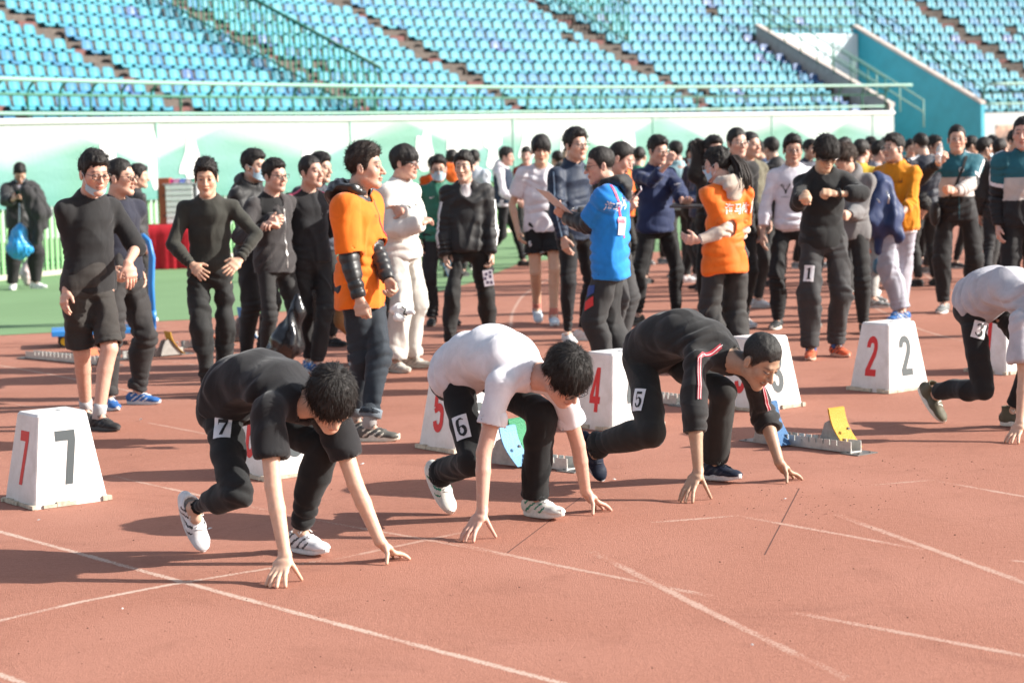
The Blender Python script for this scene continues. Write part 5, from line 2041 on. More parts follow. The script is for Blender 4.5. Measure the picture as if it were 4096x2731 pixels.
for bx, by, polys in BLOBS:
    lo, hi = 0, L[-1]
    for _ in range(40):
        m = (lo + hi) / 2; q = wall_at(m)[0] - (0, 0, CAM_H)
        if IMG_W / 2 + FPX * (q @ _RT) / (q @ _F) < bx: lo = m
        else: hi = m
    p, d, nn, zb = wall_at(lo)
    parts = []
    for pl in polys:
        pts = []
        n = len(pl)
        for i in range(n):      # rounded brush outline
            a, b, c = np.array(pl[i - 1]), np.array(pl[i]), np.array(pl[(i + 1) % n])
            pts += [tuple(b * .6 + a * .4 * 1.0), tuple(b * .82 + (a + c) * .09), tuple(b * .6 + c * .4)]
        parts.append(poly2(pts))
    V, T = joinT(parts)
    o = p - bw + A3(0, 0, -.62)
    W = [tuple(o + d * (x * .46) + A3(0, 0, 1) * y * .50 + nn * .012) for x, y in V[:, :2]]
    mm = bpy.data.meshes.new('brushed_character'); mm.from_pydata(W, [], [tuple(t) for t in T]); mm.materials.append(wm); mm.update()
    link('brushed_character', mm, wallroot)
# the fence of upright green pales below it
fr_ = empty('pale_fence', (top[0][0], top[0][1], 0)); tag(fr_, 'light green upright pale fence below the mint banner', 'fence')
mb = MB(); mb.box((0, 0, .62), (.055, .03, 1.12)); pale = mb.mesh('pale', plain((.22, .46, .20), .6, var=.15))
s = .1; n = 0
while s < L[5] - 1 and n < 300:
    p, d, nn, zb = wall_at(s)
    o = link('pale', pale, fr_, tuple(p * A3(1, 1, 0) - bw + nn * -.11), (0, 0, math.atan2(d[1], d[0]))); n += 1
    s += .125
mb = MB()
for zz in (.18, 1.08):
    mb.tube([wall_at(q)[0] * A3(1, 1, 0) - bw + wall_at(q)[2] * -.15 + (0, 0, zz) for q in np.linspace(0, L[5], 40)], .03, 5)
mb.build('fence_rail', plain((.10, .30, .14), .6), fr_)
kerb = MB()
for q0, q1 in zip(np.linspace(0, L[5], 40), np.linspace(0, L[5], 40)[1:]):
    (p, d, nn, _), (p2, d2, n2, _) = wall_at(q0), wall_at(q1)
    a, b = p * A3(1, 1, 0), p2 * A3(1, 1, 0)
    ring = lambda zz: [a + nn * .02 + (0, 0, zz), b + n2 * .02 + (0, 0, zz), b - n2 * .24 + (0, 0, zz), a - nn * .24 + (0, 0, zz)]
    kerb.hexa(ring(0), ring(.07))
tag(kerb.build('fence_kerb', plain((.50, .46, .38), .9, bump=.3)), kind='structure')

# ------------------------------------------------------------------ lane marker boxes
LANE = np.array([.60, -.80, 0]); ACROSS = np.array([.80, .60, 0])
ang_l = math.atan2(ACROSS[1], ACROSS[0])
mk = NT('marker_plastic')
v = mk.coord()
n1, n2 = mk.noise(v, 6, 5, .7), mk.noise(v, 45, 4, .75)
c = mk.ramp(n1.outputs[0], .35, .68, (.64, .62, .59), (.80, .79, .78))
c = mk.mix(mk.ramp(n2.outputs[0], .66, .74, (0, 0, 0), (.55, .55, .55)), c, (.42, .38, .33))
sx = mk.n('ShaderNodeSeparateXYZ'); mk.l(v, sx.inputs[0])
dirt = mk.ramp(sx.outputs[2], .0, .07, (.75, .75, .75), (0, 0, 0))
dm = mk.n('ShaderNodeMath', operation='MULTIPLY'); mk.l(dirt, dm.inputs[0]); mk.l(n2.outputs[0], dm.inputs[1])
c = mk.mix(dm.outputs[0], c, (.42, .30, .24))
mk.base(c, .45, spec=.4); mk.nor(mk.bump(n2.outputs[0], .15, .003))
edge_m = plain((.52, .46, .36), .8, bump=.5, scale=40, var=.35)


def num_mat(c, name):
    t = NT(name); v = t.coord(); n = t.noise(v, 30, 5, .8)
    t.base(t.mix(t.ramp(n.outputs[0], .70, .74, (0, 0, 0), (.7, .7, .7)), c, (.6, .58, .56)), .5)
    return t.m


red_n, dark_n = num_mat((.62, .022, .022), 'red_numeral'), num_mat((.040, .052, .058), 'dark_numeral')


def marker_box(num, front, label):
    """truncated white box; its near corner on the ground at 'front'"""
    a, b, h = .405, .365, .462          # along the lanes' width, along the lane
    cx = np.array(front) + np.array([ACROSS[0] * a / 2 - LANE[0] * b / 2, ACROSS[1] * a / 2 - LANE[1] * b / 2])
    t = empty('lane_marker', (cx[0], cx[1], 0), ang_l); tag(t, label, 'lane marker', 'white numbered lane marker boxes')
    # local: +X across (to the right), -Y down the lane
    ta, tb = a * .66, b * .68
    mb = MB()
    H = [(0, 1.0), (.012, .995), (.045, .93), (h - .012, .668), (h, .645)]
    rings = []
    for z, f in H:
        k = (z / h); wa, wb = lerp(a, ta, k) / 2, lerp(b, tb, k) / 2
        if z == h: wa -= .006; wb -= .006
        r = .016
        ring = []
        for sx_, sy in ((1, 1), (-1, 1), (-1, -1), (1, -1)):
            for i in range(4):
                an = math.atan2(sy, sx_) - PI / 4 + i * PI / 6
                ring.append((sx_ * (wa - r) + r * math.cos(an), sy * (wb - r) + r * math.sin(an), z))
        rings.append(ring)
    n = 16
    # hand-hole sunk in the top
    hole = [(.048 * math.cos(2 * PI * i / n + PI / 4 - PI / 4), .034 * math.sin(2 * PI * i / n), h + .0005) for i in range(n)]
    low = [(x * .9, y * .9, h - .03) for x, y, z in hole]
    vs = [p for r_ in rings for p in r_] + hole + low
    fs = []
    for k in range(len(rings) - 1):
        fs += [(k * n + i, k * n + (i + 1) % n, (k + 1) * n + (i + 1) % n, (k + 1) * n + i) for i in range(n)]
    top0 = (len(rings) - 1) * n; h0 = len(rings) * n; l0 = h0 + n
    off = 0
    fs += [(top0 + i, top0 + (i + 1) % n, h0 + (i + 1 + off) % n, h0 + (i + off) % n) for i in range(n)]
    fs += [(h0 + i, h0 + (i + 1) % n, l0 + (i + 1) % n, l0 + i) for i in range(n)]
    fs.append(tuple(l0 + i for i in range(n)))
    mb.add(vs, fs)
    o = mb.build('box_shell', mk.m, t, smooth=False)
    # chipped rim along the foot
    rr = random.Random(num * 7 + 1)
    mb = MB()
    for sx_, sy, L in ((0, -1, a), (-1, 0, b), (1, 0, b), (0, 1, a)):
        s = -L / 2 - .012
        while s < L / 2 + .012:
            w = rr.uniform(.03, .09); e = min(s + w, L / 2 + .012)
            d = rr.choice((.012, .014, .010, .004)); zz = rr.uniform(.016, .026)
            if rr.random() < .88:
                cxx, ww = (s + e) / 2, e - s - .001
                if sx_ == 0: mb.box((cxx, sy * (b / 2 + d / 2 - .004), zz / 2 + .002), (ww, d + .008, zz))
                else: mb.box((sx_ * (a / 2 + d / 2 - .004), cxx, zz / 2 + .003), (d + .008, ww, zz))
            s = e
    mb.build('foot_rim', edge_m, t)['kind'] = 'stuff'
    for face, m in (('dark', dark_n), ('red', red_n)):
        k0 = .30 if face == 'dark' else .30
        VT = digit(str(num))
        V, T = refine(*VT, .2)
        hw, hh = (.108, .134) if face == 'dark' else (.098, .134)
        P = []
        for q in V:
            z = h * .52 + q[1] * hh
            if face == 'dark':
                y = -(lerp(b, tb, z / h) / 2 + .0015 + q[2]); P.append((q[0] * hw + .0, y, z))
            else:
                x = -(lerp(a, ta, z / h) / 2 + .0015 + q[2]); P.append((x, -q[0] * hw, z))
        me = bpy.data.meshes.new('numeral'); me.from_pydata(P, [], [tuple(q) for q in T]); me.materials.append(m); me.update()
        link('numeral', me, t)
    return t


marker_box(7, G(137, 2040)[:2], 'white marker box with red and black 7, nearest the camera')
marker_box(6, G(1059, 1925)[:2], 'white marker box behind the legs of the runner in the black t-shirt')
marker_box(5, G(1817, 1816)[:2], 'white marker box with a red 5 behind the white t-shirt runner')
marker_box(4, G(2446, 1728)[:2], 'white marker box with a red 4 in front of the blue-shirted official')
marker_box(3, (1.54, 13.20), 'white marker box whose black 3 shows behind the bowed head')
marker_box(2, G(3555, 1575)[:2], 'white marker box with red and black 2, standing clear of any runner')
marker_box(1, (3.50, 14.82), 'white marker box half hidden by the last runner’s arm and leg')

# ------------------------------------------------------------------ starting blocks
alu = plain((.52, .51, .48), .45, .55, bump=.15, scale=25, var=.2)
steel = plain((.20, .19, .18), .5, .6, var=.25, scale=30)
PADC = {'blue': (.045, .14, .30), 'yellow': (.50, .27, .02), 'green': (.03, .22, .10), 'sky': (.16, .34, .52), 'orange': (.62, .15, .06), 'paleblue': (.11, .30, .58)}


def pad_mat(k):
    key = 'pad' + k
    if key in _mats: return _mats[key]
    t = NT('pad_' + k); v = t.coord(); n = t.noise(v, 55, 5, .8); vo = t.n('ShaderNodeTexVoronoi'); vo.inputs['Scale'].default_value = 130; t.l(v, vo.inputs[0])
    c = PADC[k]
    t.base(t.mix(t.ramp(n.outputs[0], .62, .70, (0, 0, 0), (.8, .8, .8)), c, tuple(x * .45 for x in c)), .7)
    t.nor(t.bump(vo.outputs['Distance'], .7, .004)); _mats[key] = t.m
    return t.m


def starting_block(loc, rz, length, pads, label, z=0.0, n_slot=12):
    """a slotted rail with two pedals; local +X points down the lane"""
    t = empty('starting_block', (loc[0], loc[1], z), rz); tag(t, label, 'starting block', 'starting blocks on the track')
    L = length
    mb = MB()
    w, hh = .085, .055
    mb.box((0, 0, .008), (L, w, .006))
    for sg in (1, -1):
        # side walls cut by slots
        x = -L / 2; sl = .012; gap = L * .80 / n_slot
        cuts = [-L / 2 + L * .10 + gap * (i + .5) for i in range(n_slot)]
        for c in cuts + [L / 2]:
            e = c - sl / 2 if c < L / 2 else c
            mb.box(((x + e) / 2, sg * (w / 2 - .003), .011 + hh / 2), (e - x, .006, hh))
            if c < L / 2: mb.box((c, sg * (w / 2 - .0031), .025), (sl, .0056, .027))
            x = c + sl / 2
    mb.build('rail', alu, t)
    for x, ww in ((L / 2 + .02, .16), (-L / 2 - .04, .15)):
        mb = MB(); mb.box((x, 0, .0035), (.13, ww, .005))
        for sx_ in (-.04, .04):
            for sy in (-.045, .045): mb.tube([(x + sx_, sy, .004), (x + sx_, sy, .011)], .007, 6)
        mb.build('anchor_plate', steel, t)
    for (x, side, k, h0) in pads:
        # bracket: two cheek plates with a round shoulder
        br = MB()
        for sg in (1, -1):
            yy = side * .075 + sg * .040
            prof = [(-.12, .012), (.075, .012), (.055, .05), (-.01, .125 * h0 / .2), (-.045, .15 * h0 / .2), (-.075, .135 * h0 / .2), (-.10, .08)]
            br.prism(prof, lambda a, b, d: (x + a - .022, yy + d, b), -.004, .004)
        b_o = br.build('bracket', plain((.36, .34, .31), .7, bump=.3, scale=30, var=.25), t)
        V, F = [], []
        nu, nv = 4, 9
        for s in (0, 1):
            for j in range(nv):
                u = j / (nv - 1)
                ax = x + .085 - u * .13 - .03 * math.sin(u * PI) - s * .012; az = .012 + u * h0 + s * .006
                for i in range(nu):
                    V.append((ax, side * .075 + (i / (nu - 1) - .5) * .125, az))
        n0 = nu * nv
        for j in range(nv - 1):
            for i in range(nu - 1):
                a = j * nu + i; F.append((a, a + 1, a + nu + 1, a + nu)); F.append((n0 + a + nu, n0 + a + nu + 1, n0 + a + 1, n0 + a))
            for i in (0, nu - 1):
                a = j * nu + i; F.append((a, a + nu, n0 + a + nu, n0 + a))
        for i in range(nu - 1):
            F.append((i, n0 + i, n0 + i + 1, i + 1)); a = n0 - nu + i; F.append((a, a + 1, n0 + a + 1, n0 + a))
        me = bpy.data.meshes.new('pedal_pad'); me.from_pydata(V, [], F); me.materials.append(pad_mat(k)); me.update()
        p = link('pedal_pad', me, t)
        mb = MB(); mb.tube([(x + .03, side * .075, .012 + h0 * .5), (x + .045, side * .075, .012 + h0 * .5)], .008, 8); mb.build('bolt', steel, p)
    return t


def block_between(p0, p1, pads, label, over=0.0, n_slot=12):
    a, b = np.array(p0[:2]), np.array(p1[:2]); d = b - a; L = np.linalg.norm(d)
    c = (a + b) / 2
    return starting_block(c, math.atan2(d[1], d[0]), L - over, pads, label, n_slot=n_slot)


block_between(G(3045, 1764), G(3425, 1812), [(-.17, -1, 'blue', .23), (.20, 1, 'yellow', .21)], 'starting block with blue and yellow pads behind the black sweatshirt runner', n_slot=11)
block_between(G(1935, 1838), G(2290, 1880), [(-.10, 1, 'green', .22), (-.02, -1, 'sky', .20)], 'starting block with green and pale blue pads between the runner’s legs', n_slot=11)
block_between(G(2500, 1592), G(2725, 1620), [(-.3, 1, 'orange', .18), (-.3, -1, 'blue', .18)], 'starting block behind the box with the red 4, only its end showing', n_slot=11)
block_between(G(120, 1432), G(440, 1462), [(.28, 1, 'orange', .10)], 'folded starting block rail lying left, next to the blue trolley', n_slot=16)
block_between(G(500, 1436), G(725, 1416), [(.16, -1, 'yellow', .20)], 'starting block with a yellow pad behind the navy sweater man', n_slot=12)
block_between(G(730, 1392), G(900, 1380), [(.05, -1, 'orange', .24)], 'starting block with an orange pad behind the man with hands on hips', n_slot=12)
block_between(G(880, 1372), G(1040, 1352), [(.02, -1, 'paleblue', .30)], 'starting block with a tall sky-blue pad beside the charcoal jacket man', n_slot=12)

# ------------------------------------------------------------------ blue platform trolley
pA = at(335, 1388, 19.6)
t = empty('platform_trolley', (pA[0] + .07, 19.6, 0), R(12)); tag(t, 'blue platform trolley with yellow wheels and a tall handle', 'trolley')
bl = plain((.03, .22, .58), .4, bump=.1, var=.12)
mb = MB(); mb.box((.12, 0, .150), (.95, .5, .025)); mb.box((.12, -.2565, .135), (.95, .012, .045)); mb.build('deck', bl, t, bevel=.006)
mb = MB(); mb.tube([(.58, -.2, .15), (.58, -.2, .55), (.60, -.2, .80), (.57, -.2, .96), (.53, -.16, 1.0), (.53, .16, 1.0), (.57, .2, .96), (.60, .2, .80), (.58, .2, .55), (.58, .2, .15)], .022, 8)
mb.box((.58, 0, .26), (.05, .46, .10)); mb.build('handle', bl, t, smooth=True)
for x in (-.24, .46):
    for y in (-.19, .19):
        w = MB(); w.tube([(x, y - .022, .064), (x, y + .022, .064)], .062, 16); wo_ = w.build('wheel', plain((.02, .02, .02), .6), t)
        w = MB(); w.tube([(x, y - .026, .064), (x, y + .026, .064)], .038, 12); w.build('hub', plain((.72, .48, .02), .5), wo_)
        w = MB(); w.box((x, y, .132), (.07, .06, .012)); w.build('caster_fork', steel, t)

# ------------------------------------------------------------------ table under red cloth with the things on it
tD = 33.0
p0, p1 = at(590, 1064, tD), at(778, 1064, tD)
tt = empty('cloth_table', ((p0[0] + p1[0]) / 2, tD, 0)); tag(tt, 'table covered to the ground by a red cloth by the fence', 'table')
w = p1[0] - p0[0]
V, F = [], []
n = 60
ztab = at(680, 898, tD)[2]
per = []
for i in range(n):
    u = i / n * 4
    e = int(u); f = u - e
    q = [(-1 + 2 * f, -1), (1, -1 + 2 * f), (1 - 2 * f, 1), (-1, 1 - 2 * f)][e]
    per.append(q)
for j in range(5):
    k = j / 4
    for i, q in enumerate(per):
        wob = math.sin(i * 2.1) * .028 * k + math.sin(i * .9 + 1) * .02 * k
        V.append((q[0] * (w / 2 + wob + .02 * k), q[1] * (.3 + wob + .02 * k), ztab * (1 - k) + .01))
for j in range(4):
    for i in range(n): F.append((j * n + i, (j + 1) * n + i, (j + 1) * n + (i + 1) % n, j * n + (i + 1) % n))
F.append(tuple(range(n)))
me = bpy.data.meshes.new('red_cloth'); me.from_pydata(V, [], F); me.materials.append(cloth((.50, .008, .022), .7, .2)); me.polygons.foreach_set('use_smooth', [True] * len(F)); me.update()
link('red_cloth', me, tt)
mb = MB()
for sx_ in (-1, 1):
    for sy in (-1, 1): mb.tube([(sx_ * (w / 2 - .08), sy * .22, .012), (sx_ * (w / 2 - .08), sy * .22, ztab - .01)], .02, 6)
mb.build('leg', steel, tt)
q0, q1 = at(637, 720, tD), at(683, 720, tD)
hh = at(640, 716, tD)[2]
mb = MB(); ww = q1[0] - q0[0]; mb.box((0, 0, (hh - ztab) / 2), (ww, .28, hh - ztab)); mb.cur = 1
mb.box((-.01, -.146, (hh - ztab) * .62), (.05, .01, .04)); mb.box((-.01, -.146, (hh - ztab) * .18), (.05, .01, .05))
o = mb.build('cabinet', [plain((.33, .075, .035), .6, bump=.1), plain((.06, .03, .03), .5)], None, loc=((q0[0] + q1[0]) / 2, tD, ztab + .012), bevel=.008); tag(o, 'narrow brown cabinet standing on the red table', 'cabinet')
s0, s1 = at(676, 880, tD), at(790, 880, tD)
st = empty('paper_rack', ((s0[0] + s1[0]) / 2, tD + .02, ztab + .012)); tag(st, 'grey rack full of white papers on the red table', 'rack')
ww = s1[0] - s0[0]; hh2 = at(700, 742, tD)[2] - ztab
mb = MB(); mb.box((ww / 2 + .02, .0, hh2 / 2), (.03, .34, hh2)); mb.box((0, .17, hh2 / 2), (ww, .015, hh2)); mb.box((0, 0, hh2 + .01), (ww + .1, .38, .02)); mb.build('frame', plain((.42, .40, .44), .5), st)
for i in range(7):
    mb = MB(); z_ = (i + .5) * hh2 / 7; mb.box((-.02, -.02, z_), (ww - .02, .34, hh2 / 7 * .86)); mb.build('paper_stack', plain((.80, .80, .80), .8), st, bevel=.008)
mb = MB()
for i, c in enumerate(((.6, .02, .25), (.7, .3, .5), (.2, .25, .7), (.65, .6, .6), (.1, .45, .3), (.7, .35, .2))):
    mb.cur = i; mb.box((-ww / 2 + .06 + i * .095, -.02, hh2 + .055), (.08, .2, .06))
o = mb.build('bottle_boxes', [plain(c, .5) for c in ((.6, .02, .25), (.7, .3, .5), (.2, .25, .7), (.65, .6, .6), (.1, .45, .3), (.7, .35, .2))], None, loc=((s0[0] + s1[0]) / 2, tD + .02, ztab + .015))
tag(o, 'row of small colourful cartons on top of the paper rack', 'cartons')

# ------------------------------------------------------------------ the four runners in their starting crouch
FIT = {
 7: {'pel': (-1.224, 9.045, 0.661), 'mid': (-1.095, 8.834, 0.778), 'nb': (-0.907, 8.684, 0.684), 'head': (-0.754, 8.57, 0.701), 'Rsh': (-1.008, 8.525, 0.677), 'Lsh': (-0.762, 8.774, 0.613), 'Rel': (-0.987, 8.437, 0.373), 'Lel': (-0.677, 8.727, 0.331), 'Rwr': (-0.941, 8.353, 0.108), 'Lwr': (-0.578, 8.681, 0.09), 'Rhip': (-1.258, 8.98, 0.591), 'Lhip': (-1.118, 9.091, 0.65), 'Rkn': (-1.168, 8.684, 0.308), 'Lkn': (-0.811, 8.843, 0.475), 'Ran': (-1.405, 9.01, 0.176), 'Lan': (-0.942, 8.969, 0.093), 'Rball': (-1.396, 9.056, 0.026), 'Lball': (-0.852, 8.872, 0.018)},
 6: {'pel': (-0.235, 9.806, 0.672), 'mid': (-0.099, 9.597, 0.773), 'nb': (0.078, 9.437, 0.694), 'head': (0.231, 9.321, 0.685), 'Rsh': (-0.058, 9.308, 0.656), 'Lsh': (0.223, 9.514, 0.597), 'Rel': (-0.141, 9.257, 0.37), 'Lel': (0.29, 9.617, 0.34), 'Rwr': (-0.155, 9.185, 0.118), 'Lwr': (0.323, 9.708, 0.103), 'Rhip': (-0.266, 9.721, 0.618), 'Lhip': (-0.129, 9.842, 0.663), 'Rkn': (-0.192, 9.457, 0.298), 'Lkn': (0.13, 9.546, 0.489), 'Ran': (-0.357, 9.825, 0.181), 'Lan': (0.084, 9.671, 0.092), 'Rball': (-0.338, 9.826, 0.023), 'Lball': (0.173, 9.573, 0.018)},
 5: {'pel': (0.712, 10.659, 0.66), 'mid': (0.856, 10.45, 0.763), 'nb': (1.054, 10.326, 0.647), 'head': (1.203, 10.205, 0.638), 'Rsh': (0.9, 10.221, 0.644), 'Lsh': (1.191, 10.409, 0.551), 'Rel': (0.871, 10.074, 0.395), 'Lel': (1.271, 10.568, 0.322), 'Rwr': (0.878, 10.022, 0.136), 'Lwr': (1.324, 10.444, 0.099), 'Rhip': (0.651, 10.606, 0.586), 'Lhip': (0.804, 10.71, 0.629), 'Rkn': (0.675, 10.301, 0.296), 'Lkn': (1.055, 10.398, 0.465), 'Ran': (0.394, 10.588, 0.156), 'Lan': (1.007, 10.567, 0.089), 'Rball': (0.411, 10.651, 0.023), 'Lball': (1.088, 10.462, 0.019)},
 3: {'pel': (2.737, 12.272, 0.724), 'mid': (2.856, 12.053, 0.827), 'nb': (2.994, 11.875, 0.699), 'head': (3.079, 11.762, 0.826), 'Rsh': (2.861, 11.764, 0.635), 'Lsh': (3.143, 11.983, 0.681), 'Rel': (2.865, 11.703, 0.347), 'Lel': (3.111, 12.042, 0.399), 'Rwr': (2.819, 11.612, 0.107), 'Lwr': (3.185, 12.024, 0.15), 'Rhip': (2.691, 12.205, 0.652), 'Lhip': (2.833, 12.32, 0.703), 'Rkn': (2.739, 12.138, 0.228), 'Lkn': (3.038, 12.036, 0.454), 'Ran': (2.512, 12.487, 0.175), 'Lan': (2.91, 12.201, 0.09), 'Rball': (2.533, 12.469, 0.021), 'Lball': (2.988, 12.096, 0.02)},
}


def crouch(num, face_az, face_down, roll=0.0, girth=1.0, s=1.0):
    J = {k: np.array(v) for k, v in FIT[num].items()}
    base = np.array([J['pel'][0], J['pel'][1], 0])
    J = {k: v - base for k, v in J.items()}
    B = Body(); B.s = s; B.g = girth * .92; B.hs = s * 1.05
    B.pel, B.mid, B.nb, B.head = J['pel'], J['mid'], J['nb'], J['head']
    B.sideP, B.sideC = nrm(J['Lhip'] - J['Rhip']), nrm(J['Lsh'] - J['Rsh'])
    B.hip = {k: J[k + 'hip'] for k in 'LR'}; B.kn = {k: J[k + 'kn'] for k in 'LR'}; B.an = {k: J[k + 'an'] for k in 'LR'}
    B.sh = {k: J[k + 'sh'] for k in 'LR'}; B.el = {k: J[k + 'el'] for k in 'LR'}; B.wr = {k: J[k + 'wr'] for k in 'LR'}
    a, p = R(face_az), R(face_down)
    f = A3(math.sin(a) * math.cos(p), -math.cos(a) * math.cos(p), -math.sin(p))
    B.M = face_frame(f, (math.sin(a) * .2, -math.cos(a) * .2, 1), R(roll))
    B.foot, B.footside = {}, {}
    for k in 'LR':
        v = nrm(J[k + 'ball'] - J[k + 'an']); x = nrm(ACROSS - v * (ACROSS @ v)); w = np.cross(x, -v)
        al = math.atan2(.068, .11)
        B.foot[k] = nrm(math.cos(al) * v + math.sin(al) * w); B.footside[k] = x
        # seat the shoe so that its ball meets the ground
        y = -B.foot[k]; z = np.cross(x, y)
        low = min((B.an[k] + x * 0 + y * yy * s + z * zz * s)[2] for yy, zz in ((-.11, -.083), (-.16, -.080), (.06, -.085), (-.19, -.07)))
        B.an[k] = B.an[k] - A3(0, 0, low - .002)
    B.hand = {}
    for k, o in (('R', -ACROSS * .80 + LANE * (.55 if num == 7 else .15)), ('L', ACROSS - LANE * .12)):
        wr = B.wr[k]; o = nrm(o)
        wz = wr[2]
        P = nrm(o * .72 + A3(0, 0, -.70)); N = nrm(o * .70 + A3(0, 0, .72)); N = nrm(N - P * (N @ P))
        fw = nrm(np.cross(A3(0, 0, 1), o)) * (1 if k == 'R' else -1)
        fw = fw if fw @ LANE > 0 or k == 'R' else fw
        S = nrm(fw - P * (fw @ P) - N * (fw @ N))
        xy = wr * A3(1, 1, 0)
        tips = [xy + o * d + fw * q + A3(0, 0, .0065) for d, q in ((.114, .050), (.130, .019), (.124, -.012), (.102, -.039))]
        B.hand[k] = dict(P=P, N=N, S=S, curl=(0, 0, 0), spread=0, tips=tips, thumb=xy - o * .018 + fw * .060 + A3(0, 0, .008))
    return B, base


BLK = (.021, .021, .022)
OFFB = (.026, .026, .029)


def runner(num, spec, *fa, **kw):
    B, base = crouch(num, *fa, **kw)
    spec['pos'] = (base[0], base[1]); spec['lod'] = 0
    for g in spec['tops']: g['flare'] = 0
    spec['group'] = 'runners crouched at the start'
    root, B, res = person(spec, B)
    return root, B, res


bib_m = plain((.78, .78, .80), .5, var=.03)
ink = plain((.015, .014, .014), .6)


def bib(w, num, px_, py_, sx, sy, roll, sh=0.0, up=(0, 0, 1)):
    b = w.print_at('bib_number', joinT([fit2(rect2(-1, -1, 1, 1), sx, sy, sh=sh)]), px_, py_, bib_m, roll, .006, maxlen=.02, up=up)
    if b is not None:
        w.print_at('numeral', joinT([fit2(digit_serif(str(num)), sx * 1.15, sy * .72, sh=sh)]), px_, py_, ink, roll, .0085, maxlen=.02, parent=b, up=up)
    return b


r7, B7, g7 = runner(7, dict(label='crouching runner in a black t-shirt with number 7, nearest the camera', hair='mop', shoes='spike', seed=71, tone=1.06, fat=1.02,
    tops=[dict(name='t_shirt', c=(.017, .017, .019), ease=.012, sleeve=.60, se=.012, sl=.010, hem=.03, loose=.55, wr=.006, belly=.012, spec=.2)],
    bottom=dict(name='trousers', c=(.016, .017, .018), ease=.002, loose=.004, taper=.9, len=1.93, wr=.0045, stack=1.8, spec=.2)), 24, 52, 4)
w7 = Wear(r7, *g7['trousers'])
bib(w7, 7, 0 + 1232 * .7228, 1300 + 566 * .7228, .037, .056, -4)
r6, B6, g6 = runner(6, dict(label='crouching runner in a white t-shirt and glasses with number 6', hair='mop', shoes='green', seed=62, tone=1.0, glasses=((.02, .02, .02), 'round', True), fat=1.05,
    tops=[dict(name='t_shirt', c=(.72, .71, .75), ease=.012, sleeve=.60, se=.015, sl=.014, hem=-.02, loose=.55, wr=.006, belly=.012, sheen=.05)],
    bottom=dict(name='trousers', c=(.013, .014, .015), ease=.004, loose=.008, taper=2.6, len=1.97, wr=.0042, stack=.8, spec=.2)), 40, 50, 6, girth=.98)
w6 = Wear(r6, *g6['trousers'])
bib(w6, 6, 1600 + 340 * .7228, 1200 + 703 * .7228, .036, .060, 17)
w6t = Wear(r6, *g6['t_shirt'])
mark = joinT([stroke(arc(0, 0, .018, .010, 20, 200, 8), .003), stroke([(-.02, -.012), (-.006, -.012)], .003), stroke([(-.013, -.02), (-.013, -.004)], .003), stroke([(.004, -.018), (.02, -.010)], .003)])
w6t.print_at('shirt_emblem', mark, 1600 + 790 * .7228, 1200 + 308 * .7228, plain((.10, .05, .45), .6), 12, .004)
r5, B5, g5 = runner(5, dict(label='crouching older runner in a black sweatshirt with red arm trim and number 5', hair='buzz', shoes='navy', seed=53, tone=.72, hairc=(.016, .015, .014),
    tops=[dict(name='sweatshirt', c=(.019, .019, .020), ease=.012, sleeve=1.28, se=.012, sl=.012, cuff=-.002, hem=-.03, loose=.45, wr=.0055, bunch=1, belly=.010)],
    bottom=dict(name='trousers', c=(.021, .021, .020), ease=.004, loose=.008, taper=2.6, len=1.95, wr=.0045, stack=1.0)), 48, 44, 2, girth=1.0)
w5 = Wear(r5, *g5['trousers'])
bib(w5, 5, 1600 + 1320 * .7228, 1200 + 551 * .7228, .031, .058, -3)
w5t = Wear(r5, *g5['sweatshirt'])
trim = plain((.34, .015, .035), .6); trim_w = plain((.7, .62, .62), .6)
for k, outd in (('R', A3(.15, -.85, .5)), ('L', A3(.35, -.75, .55))):
    n0 = B5.nb + (B5.sh[k] - B5.nb) * .35
    pts = [n0, B5.sh[k], B5.sh[k] + (B5.el[k] - B5.sh[k]) * .35, B5.sh[k] + (B5.el[k] - B5.sh[k]) * .78]
    q = w5t.band('arm_trim', pts, [A3(.2, -.5, .8), outd, outd * A3(1, 1, .4), outd * A3(1, 1, .2)], .022, trim, .004)
    for sd in (-1, 1):
        w5t.band('trim_edge', [p + A3(.0065, .003, .003) * sd for p in pts], [A3(.2, -.5, .8), outd, outd * A3(1, 1, .4), outd * A3(1, 1, .2)], 0.0025, trim_w, .0052, seg=1, parent=q)
r3, B3, g3 = runner(3, dict(label='crouching runner in a pale grey t-shirt with number 3, cut by the frame', hair='short', shoes='olive', seed=34, tone=1.05,
    tops=[dict(name='t_shirt', c=(.47, .46, .50), ease=.012, sleeve=.70, se=.018, sl=.016, hem=-.03, loose=.6, wr=.007, belly=.015)],
    bottom=dict(name='trousers', c=(.015, .015, .016), ease=.005, loose=.008, taper=.6, len=1.90, wr=.006, stack=2.6)), 40, 30, 0, girth=1.0)
w3 = Wear(r3, *g3['trousers'])
bib(w3, 3, 3000 + 1438 * .6376, 1000 + 500 * .6376, .040, .050, -16)

# ------------------------------------------------------------------ the people standing behind them
ROW = 'students and helpers standing round the start'


